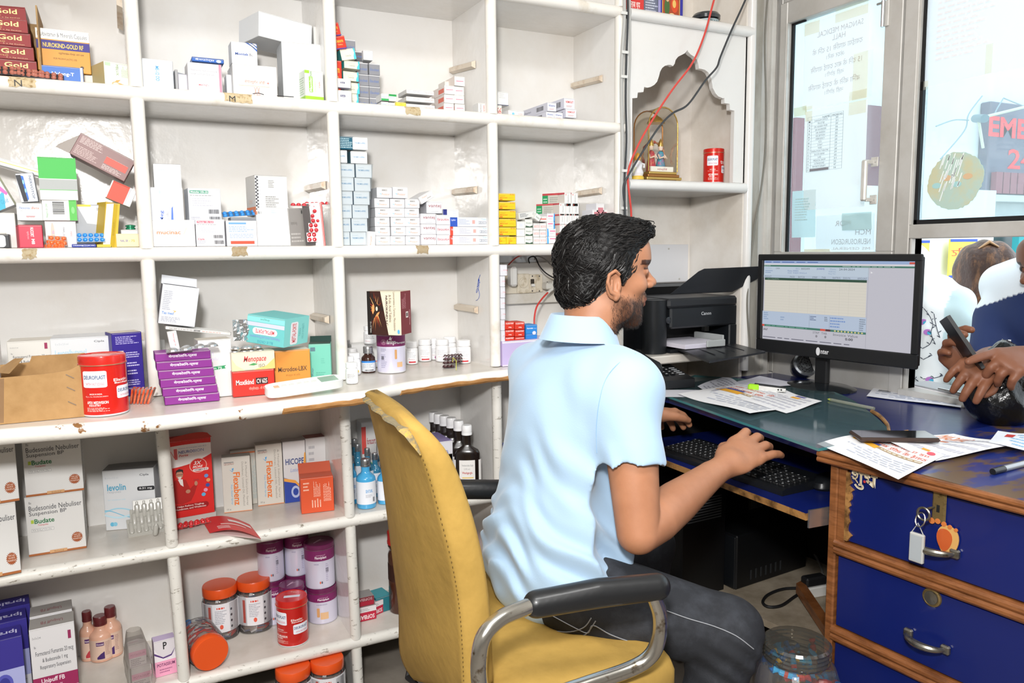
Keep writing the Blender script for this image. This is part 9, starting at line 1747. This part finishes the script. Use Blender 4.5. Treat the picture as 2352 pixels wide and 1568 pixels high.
# hair --------
HAIR=mat('0e0c0c',.5,name='black_hair',spec=.35,bump=(160,.5,.002));f=Field(hc-np.array([.16,.14,.12]),hc+np.array([.17,.14,.20]),.0032)
E_((-.010,0,.056),(.098,.081,.087),.01);E_((.030,0,.096),(.070,.064,.044),.02);E_((-.046,0,-.008),(.056,.066,.055),.02);E_((.078,0,.110),(.026,.042,.020),.02)
E_((.088,0,.020),(.046,.085,.085),.006,True);E_((.034,-.085,-.030),(.050,.030,.050),.006,True);E_((.034,.085,-.030),(.050,.030,.050),.006,True);E_((.02,0,-.085),(.09,.1,.062),.006,True)
for s_ in(-1,1):E_((.008,s_*.085,.002),(.022,.022,.034),.004,True);f.chain([hp(.026,s_*.070,.045),hp(.024,s_*.069,.005)],[.009,.004],.006)
mpn(f.mesh('hair',HAIR,disp=lambda X,Y,Z:.0016*np.sin(X*310+Y*120)*np.sin(Z*260+Y*300)))
hb=bpy.data.objects['hair'];from mathutils.bvhtree import BVHTree
bv=BVHTree.FromPolygons([v.co for v in hb.data.vertices],[tuple(p.vertices)for p in hb.data.polygons])
mb=MB();r=random.Random(3);hm=[HAIR,mat('1d1a19',.42,name='black_hair_sheen')];vs0=hb.data.vertices
crown=hp(-.050,.01,.132)
for k in range(3600):
 v=vs0[r.randrange(len(vs0))];n_=np.array(v.normal);p=np.array(v.co)
 q=(p-hc)@H.T
 if q[2]<-.045 and q[0]>-.03:continue
 fl=p-crown;fl=fl-n_*(fl@n_);
 if q[0]>-.02 and q[2]>.07:fl=H[0]*1.0+H[2]*.25+H[1]*r.uniform(-.5,.5);fl=fl-n_*(fl@n_)
 elif q[0]>-.03:fl=-H[2]*.8-H[0]*.55;fl=fl-n_*(fl@n_)
 if np.linalg.norm(fl)<1e-4:continue
 fl=unit(fl+.25*unit(np.cross(n_,fl))*r.uniform(-1,1));L_=r.uniform(.018,.034);up_l=.0010+.0030*r.random()*(1.6 if q[2]>.1 else 1)
 pts=[]
 for t in np.linspace(0,1,5):
  w_p=p+fl*L_*t;hit=bv.find_nearest(Vector(w_p));w2=np.array(hit[0])+np.array(hit[1])*(.0004+up_l*math.sin(t*2.2))if hit[0]is not None else w_p;pts.append(w2)
 mb.tube(pts,[.0010,.0011,.0009,.0007,.0002],hm[k%7==0],seg=3,smooth=True)
for k in range(60):
 a=r.uniform(-.05,.05);p=hp(.074+r.uniform(-.012,.012),a,.122+r.uniform(-.012,.01));ph_=r.uniform(0,6);mb.tube([p+H[0]*(.007*math.sin(t*4+ph_)+.009*t)+H[2]*(.012*t-.010*t*t)+H[1]*.008*math.cos(t*4+ph_)for t in np.linspace(0,1.6,7)],[.0012]*5+[.0008,.0003],HAIR,seg=3)
mpn(mb.build('hair_strands',kind='stuff'))
# beard stubble
hd_=mbody.data;mb=MB();cnt=0;Nv=len(hd_.vertices);r=random.Random(8)
BM_=mat('1c1411',.6,name='beard_hair')
while cnt<2600:
 v=hd_.vertices[r.randrange(Nv)];p=np.array(v.co);q=(p-hc)@H.T
 if not(-.105<q[2]<-.012 and .0<q[0]<.11 and abs(q[1])<.075):
  cnt+=.004;continue
 wgt=min(1,max(0,(-.016-q[2])/.03))if q[0]<.085 else(.8 if(q[2]<-.05 or-.03<q[2]<-.014)else 0)
 if r.random()>wgt:cnt+=.004;continue
 n_=np.array(v.normal);dr_=unit(n_*.35-H[2]*.8+H[0]*.35*r.uniform(-1,1));mb.add([tuple(p),tuple(p+np.array([.0008,0,0])),tuple(p+dr_*r.uniform(.003,.007)+n_*.0008)],[(0,1,2)],BM_);cnt+=1
mpn(mb.build('beard',kind='stuff'))
# shirt -------
SHIRT=mat('a6c2dc',.8,name='light_blue_cotton',bump=(340,.25,.0008),sheen=.25);SHW=np.array
f=Field((.60,1.02,.40),(1.16,1.80,1.12),.0046);Ix=np.eye(3)
rot5=np.array([[math.cos(.10),math.sin(.10),0],[-math.sin(.10),math.cos(.10),0],[0,0,1]])
for c,rr in(((.795,1.385,.535),(.124,.186,.105)),((.798,1.385,.58),(.126,.180,.12)),((.805,1.385,.65),(.124,.170,.10)),((.825,1.392,.73),(.115,.165,.12)),((.845,1.395,.83),(.122,.178,.13)),((.862,1.395,.92),(.112,.180,.09))):f.ell(c,rr,rot5,.05)
f.cone((.868,1.30,.965),(.868,1.49,.965),.060,.060,.05);f.cone(nb+np.array([0,0,-.02]),nb+np.array([.005,0,.012]),.066,.060,.03)
sl1=nsh+(nel-nsh)*.60;sl2=fsh+(fel-fsh)*.58
f.cone(nsh+np.array([-.004,.03,.0]),nsh,.062,.064,.05);f.chain([nsh,nsh+(nel-nsh)*.35,sl1],[.064,.062,.066],.03);f.cone(fsh+np.array([-.006,-.03,0]),fsh,.062,.062,.05);f.chain([fsh,sl2],[.062,.064],.03)
# hollow the sleeve ends and the hem
for a,b in((nsh,nel),(fsh,fel)):
 d_=unit(b-a);e=a+(b-a)*(.60 if a is nsh else .58);f.cone(e+d_*.040,e+d_*.15,.085,.085,.002,True);f.cone(e-d_*.03,e+d_*.08,.052,.060,.003,True)
def wr_(X,Y,Z):
 u=X*.9+(Z-.6)*.75;w_=np.exp(-((Z-.62)/.10)**2);w2=np.exp(-(((Z-.78)/.07)**2+((Y-1.26)/.14)**2));a=.0062*w_*np.sin(u*62+2.2*np.sin(Y*21)+Z*26)+.0035*w_*np.sin(u*130+3*np.sin(Y*31)+1)
 a=a+.0042*w2*np.sin((Z*.8+X*.9-Y*.5)*78+1.4*np.sin(Y*40));a=a+.0028*np.sin(X*34+Z*29+2*np.sin(Y*22));f_=np.exp(-((Z-.545)/.03)**2)*.004*np.sin(Y*60+X*40);return a+f_+X*0+Y*0
shb=mpn(f.mesh('polo_shirt',SHIRT,disp=wr_,sm=4));shv=BVHTree.FromPolygons([v.co for v in shb.data.vertices],[tuple(p.vertices)for p in shb.data.polygons])
# collar: folded band round the neck
mb=MB();nx=unit(hp(-.03,0,-.05)-nb);cz=nb+np.array([-.010,0,.036]);cb_=basis((1,-.12,-.05));n=44;P=[]
for i in range(n+1):
 a=math.pi*(.08+1.84*i/n);fr=math.cos(a);c_,s_=math.cos(a),math.sin(a)
 def cpnt(r_,z):return cz+cb_[0]*(r_*1.06*c_)+cb_[1]*(r_*.98*s_)+np.array([0,0,z-.070*max(0,fr)**1.3])
 P.append([tuple(cpnt(*q))for q in((.0655,.0),(.0625,.030),(.064,.0445),(.0675,.0465),(.0705,.042),(.080,.020),(.091,-.004-.020*max(0,fr)),(.0925,-.006-.020*max(0,fr)),(.088,-.006-.018*max(0,fr)),(.074,.012))])
mb.grid(P,SHIRT);mpn(mb.build('collar',sharp=80))
# jeans -------
mb=MB();p=[(lambda h_:np.array(h_[0])+np.array(h_[1])*.0003)(shv.ray_cast(Vector(CAM),Vector(ray(x,y)).normalized()))for x,y in((1460,812),(1420,835),(1392,870),(1377,920),(1370,980),(1371,1040))];mb.tube(smooth_path(p,5),.0010,mat('8fb0d0',.9,name='sleeve_seam'),seg=5);mpn(mb.build('sleeve_seam'))
JEAN=mat('25272c',.85,name='black_denim',bump=(420,.5,.0008),noise_=(16,'3a3d44',.48,.72));f=Field((.58,.98,.0),(1.34,1.74,.66),.006)
hn,hfar=SHW([.80,1.285,.525]),SHW([.80,1.47,.525]);kn,kf=PY(1668,1452,1.12),SHW([1.12,1.50,.49]);an_,af=SHW([.98,1.16,.10]),SHW([1.10,1.50,.10])
f.ell((.80,1.38,.53),(.105,.160,.07),None,.04);f.cone(hn,kn,.092,.070,.04);f.cone(hfar,kf,.092,.070,.04);f.cone(kn,an_,.069,.046,.02);f.cone(kf,af,.069,.046,.02);f.cone((.80,1.32,.54),(.80,1.44,.54),.07,.07,.04)
f.cone((.60,1.2,.38),(1.02,1.2,.38),.085,.085,.006,True)if False else None
def jw(X,Y,Z):k_=np.exp(-((X-1.02)/.07)**2-((Z-.42)/.07)**2);return .004*k_*np.sin(X*120+Z*150)+.0012*np.exp(-((X-.84)/.07)**2)*np.sin(X*90+Z*60+Y*30)+.0014*np.sin(X*50+Z*44+Y*38)
mpn(f.mesh('jeans',JEAN,disp=jw));jo=bpy.data.objects['jeans'];jb=BVHTree.FromPolygons([v.co for v in jo.data.vertices],[tuple(p.vertices)for p in jo.data.polygons])
def on_surf(bt,pts,off=.0012):
 o=[]
 for x,y in pts:
  d=ray(x,y);h_=bt.ray_cast(Vector(CAM),Vector(d).normalized())
  if h_[0]is not None:o.append(np.array(h_[0])+np.array(h_[1])*off)
 return o
THR=mat('8b8d92',.8,name='seam_thread');mb=MB()
for l in([(1255,1405),(1320,1440),(1350,1452),(1362,1435),(1400,1455),(1440,1470),(1480,1480)],[(1215,1425),(1260,1450),(1310,1462),(1345,1455),(1368,1425)],[(1205,1418),(1250,1440),(1300,1450),(1340,1440),(1358,1418)],[(1530,1402),(1580,1420),(1640,1438),(1690,1460),(1730,1490)]):
 p=on_surf(jb,[tuple(q[:2])for q in smooth_path([(x,y,0)for x,y in l],5)])
 if len(p)>2:mb.tube(p,.0011,THR,seg=4)
mpn(mb.build('seam_stitching',kind='stuff'))
mb=MB();p=[SHW([.80+.112*math.cos(a),1.38+.165*math.sin(a),.565+.004*math.cos(a)])for a in np.linspace(0,6.283,40)[:-1]];mb.tube(p,.012,mat('141416',.45,name='black_belt'),seg=6,close=True,flat=.35,up=(1,0,0));mpn(mb.build('belt'))
for nm_,q in(('shoe',an_),('shoe',af)):
 f=Field(q+SHW([-.09,-.06,-.10]),q+SHW([.22,.06,.03]),.006);f.cone(q+SHW([-.03,0,-.06]),q+SHW([.14,0,-.068]),.036,.030,.02);f.cone(q,q+SHW([-.01,0,-.06]),.042,.040,.02);mpn(f.mesh('shoe',BLK2))
# ====== customers outside the counter
def cust(name,label,loc):o=empty(name,loc,0,label,'person');M=Matrix.Translation(-Vector(loc));return lambda c:(setattr(c,'parent',o),setattr(c,'matrix_parent_inverse',M),c)[2]
def torso(c,w_,d,z0,z1,ang,h=.008,k=.06,arms=()):
 f=Field((c[0]-.42,c[1]-.42,z0-.1),(c[0]+.42,c[1]+.42,z1+.12),h);M=np.array([[math.cos(ang),math.sin(ang),0],[-math.sin(ang),math.cos(ang),0],[0,0,1]])
 for t,s_ in((0,1.0),(.33,.9),(.66,1.0),(.9,.92)):f.ell((c[0],c[1],z0+(z1-z0)*t),(d*s_,w_*s_,(z1-z0)*.25),M,k)
 a=M[1]*(w_*.85);f.cone(np.array([c[0],c[1],z1-.03])-a,np.array([c[0],c[1],z1-.03])+a,.055,.055,.05);return f
NAVY=mat('1b2d5a',.8,name='navy_cloth');WHT=mat('e6ecf2',.8,name='white_cloth');
FLOR=mat('eceeee',.85,name='printed_white_scarf');REDF=mat('c8303f',.8,name='red_floral_cloth',noise_=(16,'dcb45a',.52,.58))
def two(c1,c2,fn_):
 def g(p):m=fn_(p)[:,None];return np.where(m,np.array(c2),np.array(c1))
 return g
TINT=mat('ffffff',.8,name='dyed_cloth',attr='tint')
# man with phone and bag (right edge)
cC=np.array([2.36,PX(2395,760,2.36)[1],0]);adC=cust('person','bearded man in a navy shirt with white yoke reaching over the counter with a phone',(2.36,cC[1],-.3))
f=torso(cC,.205,.12,.72,1.13,math.pi-.35,.0058);elA=PX(2262,850,2.20);elB=PX(2420,880,2.15);shA=PX(2290,735,2.33);shB=cC+np.array([-.04,-.18,1.08])
f.chain([shA,elA],[.062,.048],.04);f.chain([shB,elB],[.062,.048],.04)
yk=lambda p:(p[:,2]>1.075-.35*np.abs(p[:,1]-cC[1]+.03)+.02)&(p[:,2]>1.03)
adC(f.mesh('shirt',TINT,col=two((.011,.026,.105),(.80,.85,.90),yk)))
mb=MB();q=PX(2295,795,2.235);mb.text('H',tuple(q),(0,-1,0),(0,0,1),.032,.022,ink('e6ecf2'),bold=2);adC(mb.build('chest_lettering'))
f=Field(cC+np.array([-.2,-.25,-.3]),cC+np.array([.2,.25,.78]),.009);f.cone(cC+np.array([0,0,.70]),cC+np.array([0,.02,.35]),.15,.15,.05);f.cone(cC+np.array([0,-.09,.4]),cC+np.array([0,-.09,-.25]),.08,.06,.03);f.cone(cC+np.array([0,.09,.4]),cC+np.array([0,.09,-.25]),.08,.06,.03);adC(f.mesh('trousers',JEAN))
hc=PX(2440,622,2.30);H=basis((-.85,.35,-.25));DSK=mat('7d4f38',.5,name='dark_brown_skin',bump=(200,.1,.001),attr='tint')
head_field(cC+np.array([-.02,0,1.10]));hA=f.mesh('t',DSK,col=skin_tint)
bagP=PZ(2278,972,ZD)
hA1=PD(2255,842,float(((bagP-CAM)@FW))*.99);hB1=PD(2335,828,float(((bagP-CAM)@FW))*.96)
wA=hA1+np.array([.09,.03,.01]);g=arm_body(elA,(elA+wA)/2+np.array([0,0,-.01]),wA,(hA1,PD(2212,872,1.85)-hA1,(-.5,-.5,.8)),1,[(.07,(.5,.5,.3),.1),(.078,(.55,.5,.3),.03),(.072,(.6,.5,.3),-.05),(.058,(.6,.5,.3),-.15)],[(-.02,.03,-.008),(.01,.048,-.02),(.03,.05,-.03),(.05,.045,-.036)],'c',.0036);a1=g.mesh('t',DSK,col=nails)
wB=hB1+np.array([.09,-.05,.03]);g=arm_body(elB,(elB+wB)/2,wB,(hB1,PD(2232,850,1.78)-hB1,(-.35,-.55,.9)),-1,[(.085,(.1,.12,.1),.05),(.07,(.7,.9,.5),.02),(.066,(.8,.9,.5),-.04),(.056,(.9,.9,.5),-.1)],[(-.02,.03,-.02),(.01,.045,-.03),(.03,.04,-.04),(.045,.03,-.045)],'d',.0036);a2=g.mesh('t',DSK,col=nails)
adC(join([hA,a1,a2],'body'))
f=Field(hc-.15,hc+.16,.005);E_((-.020,0,.064),(.106,.084,.092),.01);E_((.088,0,.020),(.046,.085,.085),.006,True);E_((.02,0,-.085),(.09,.1,.07),.006,True);adC(f.mesh('hair',HAIR))
# held phone
q=PD(2190,772,1.93);mb=MB();d1=unit(PD(2232,838,1.93)-PD(2168,742,1.98));d2_=unit(PD(2185,742,1.9)-PD(2170,752,1.96));mb.prism([q-d1*.05-d2_*.03,q+d1*.10-d2_*.03,q+d1*.10+d2_*.042,q-d1*.05+d2_*.042],tuple(-np.cross(d1,d2_)*.009),BLK2);o=mb.build('mobile_phone',label='black smartphone held up by the man at the window counter',cat='phone')
f=Field(q-.13,q+.15,.004)
hP=PD(2205,825,2.0);pw=hP+np.array([.10,-.02,-.06]);g=arm_body(PX(2262,850,2.20)+np.array([.02,0,.0]),(hP+pw)/2+np.array([.05,0,-.03]),pw,(hP,PD(2185,800,2.0)-hP,(.2,.5,-.2)),1,[(.07,(.6,.9,.5),.1),(.075,(.6,.9,.5),.03),(.07,(.6,.9,.5),-.05),(.055,(.6,.9,.5),-.15)],[(-.02,.03,.008),(.01,.045,.012),(.03,.05,.014),(.05,.05,.016)],'e',.0036);adG=cust('person','hand of a customer gripping the raised smartphone, other people hide the body',tuple(hP));adG(g.mesh('hand',DSK,col=nails))
# black carrier bag
f=Field(bagP-np.array([.13,.13,.02]),bagP+np.array([.13,.13,.24]),.0045);b0=bagP+np.array([.035,0,0])
f.ell(b0+np.array([0,0,.062]),(.095,.080,.074),None,.03);f.ell(b0+np.array([.01,0,.12]),(.07,.06,.065),None,.04);f.chain([b0+np.array([0,0,.14]),b0+np.array([.005,.005,.18]),hA1+np.array([.015,.0,-.02])],[.045,.022,.012],.04)
rid=lambda X,Y,Z:.0036*np.abs(np.sin((np.arctan2(Y-b0[1],X-b0[0]))*5+Z*20+np.sin(Z*60)))*np.clip((Z-ZD)/.08,.25,1)-.002+.003*np.sin(X*70+Z*50)*np.sin(Y*60)
f.mesh('carrier_bag',mat('0e0f11',.22,name='black_polythene',bump=(50,.6,.006)),disp=rid,label='crumpled black plastic bag held closed above the desk',cat='bag')
# child with brown hair seen from behind
cB=np.array([3.0,PX(2262,700,3.0)[1],0]);hc=PX(2262,650,3.0);H=basis((.8,.6,-.1));adB=cust('person','person with brown tied hair seen from behind, in a red and yellow flowered dress',(3.0,cB[1],-.3))
cB[2]=0;f=torso(cB,.19,.12,hc[2]-.62,hc[2]-.20,.65,.01);adB(f.mesh('dress',REDF,disp=lambda X,Y,Z:.006*np.sin(Y*50+Z*20)+X*0));head_field(cB+np.array([0,0,hc[2]-.22]));adB(f.mesh('body',DSK,col=lambda p:np.ones((len(p),3))))
f=Field(cB+np.array([-.3,-.3,-.3]),cB+np.array([.3,.3,hc[2]-.5]),.012);f.cone(cB+np.array([0,0,hc[2]-.62]),cB+np.array([0,0,-.2]),.16,.2,.05);adB(f.mesh('skirt',REDF))
BRH=mat('3a2318',.45,name='brown_hair',noise_=(14,'7d5638',.5,.68,(3,3,.6)),bump=(60,.8,.004));f=Field(hc-np.array([.19,.19,.18]),hc+.2,.006)
for c,rr in(((-.02,0,.05),(.125,.115,.115)),((-.04,0,-.03),(.10,.105,.085)),((-.05,.0,-.10),(.05,.06,.05))):E_(c,rr,.03)
E_((.09,0,-.01),(.06,.1,.10),.01,True);adB(f.mesh('hair',BRH,disp=lambda X,Y,Z:.003*np.sin((X-Y)*70+Z*12)));mb=MB();q=hp(-.10,0,.13);mb.tube([q+H[1]*-.03,q+H[2]*.02,q+H[1]*.035-H[2]*.006],[.006,.014,.006],mat('a8825c',.4),seg=8,flat=.5);adB(mb.build('hair_clip'))
# woman in printed scarf
cW=np.array([2.50,PX(2112,800,2.50)[1],0]);adW=cust('person','person in a white scarf printed with birds and leaves, just right of the monitor',(2.5,cW[1],-.3));f=torso(cW,.125,.12,.62,1.06,.5,.008)
f.chain([cW+np.array([.02,-.13,1.0]),cW+np.array([.05,-.17,.80]),cW+np.array([-.05,-.19,.62])],[.05,.055,.05],.02)
adW(f.mesh('scarf',TINT,col=two((.80,.82,.82),(.52,.66,.68),lambda p:p[:,1]<cW[1]-.115),disp=lambda X,Y,Z:.004*np.sin(Y*60+Z*25)+.003*np.sin(Z*70+X*40)))
hc=PX(2058,655,2.5);H=basis((-.8,.5,0));head_field(cW+np.array([0,0,1.03]));adW(f.mesh('body',DSK,col=lambda p:np.ones((len(p),3))));f=Field(hc-.17,hc+.18,.008);E_((-.01,0,.05),(.115,.10,.115),.02);E_((-.03,0,-.08),(.09,.09,.10),.03);E_((.09,0,0),(.05,.065,.10),.01,True);adW(f.mesh('head_scarf',FLOR))
f=Field(cW+np.array([-.3,-.3,-.3]),cW+np.array([.3,.3,.75]),.012);f.cone(cW+np.array([0,0,.65]),cW+np.array([0,0,-.2]),.14,.2,.05);adW(f.mesh('skirt',WHT))
so=[o for o in bpy.data.objects if o.name.startswith('scarf')][0];sb_=BVHTree.FromPolygons([v.co for v in so.data.vertices],[tuple(p.vertices)for p in so.data.polygons]);mb=MB();r=random.Random(9);INK_=ink('2c3344')
for l in([(2122,708),(2135,725),(2142,745),(2138,765),(2148,790)],[(2118,800),(2135,790),(2142,775)],[(2120,870),(2145,868),(2165,862)],[(2145,720),(2150,750),(2158,775)],[(2120,825),(2140,815)],[(2095,862),(2110,876),(2130,880)]):
 p=on_surf(sb_,[tuple(q[:2])for q in smooth_path([(x,y,0)for x,y in l],4)],.002)
 if len(p)>2:
  mb.tube(p,.0011,INK_,seg=4)
  for k,q in enumerate(p[::2]):d=unit(RT*(1 if k%2 else-1)+UP*.8);mb.add([tuple(q),tuple(q+d*.008+RT*.003),tuple(q+d*.014),tuple(q+d*.008-RT*.003)],[(0,1,2,3)],INK_)
for x,y in((2130,762),(2121,740),(2134,872)):
 p=on_surf(sb_,[(x,y)],.003)
 if p:q=p[0];mb.add([tuple(q+RT*.014*math.cos(a)+UP*.010*math.sin(a))for a in np.linspace(0,6.28,14)[:-1]],[tuple(range(13))],ink('b070b8'));mb.add([tuple(q-FW*.001+RT*(.006+.008*math.cos(a))+UP*(-.003+.006*math.sin(a)))for a in np.linspace(0,6.28,12)[:-1]],[tuple(range(11))],ink('3fa4c4'))
adW(mb.build('scarf_print',kind='stuff'))
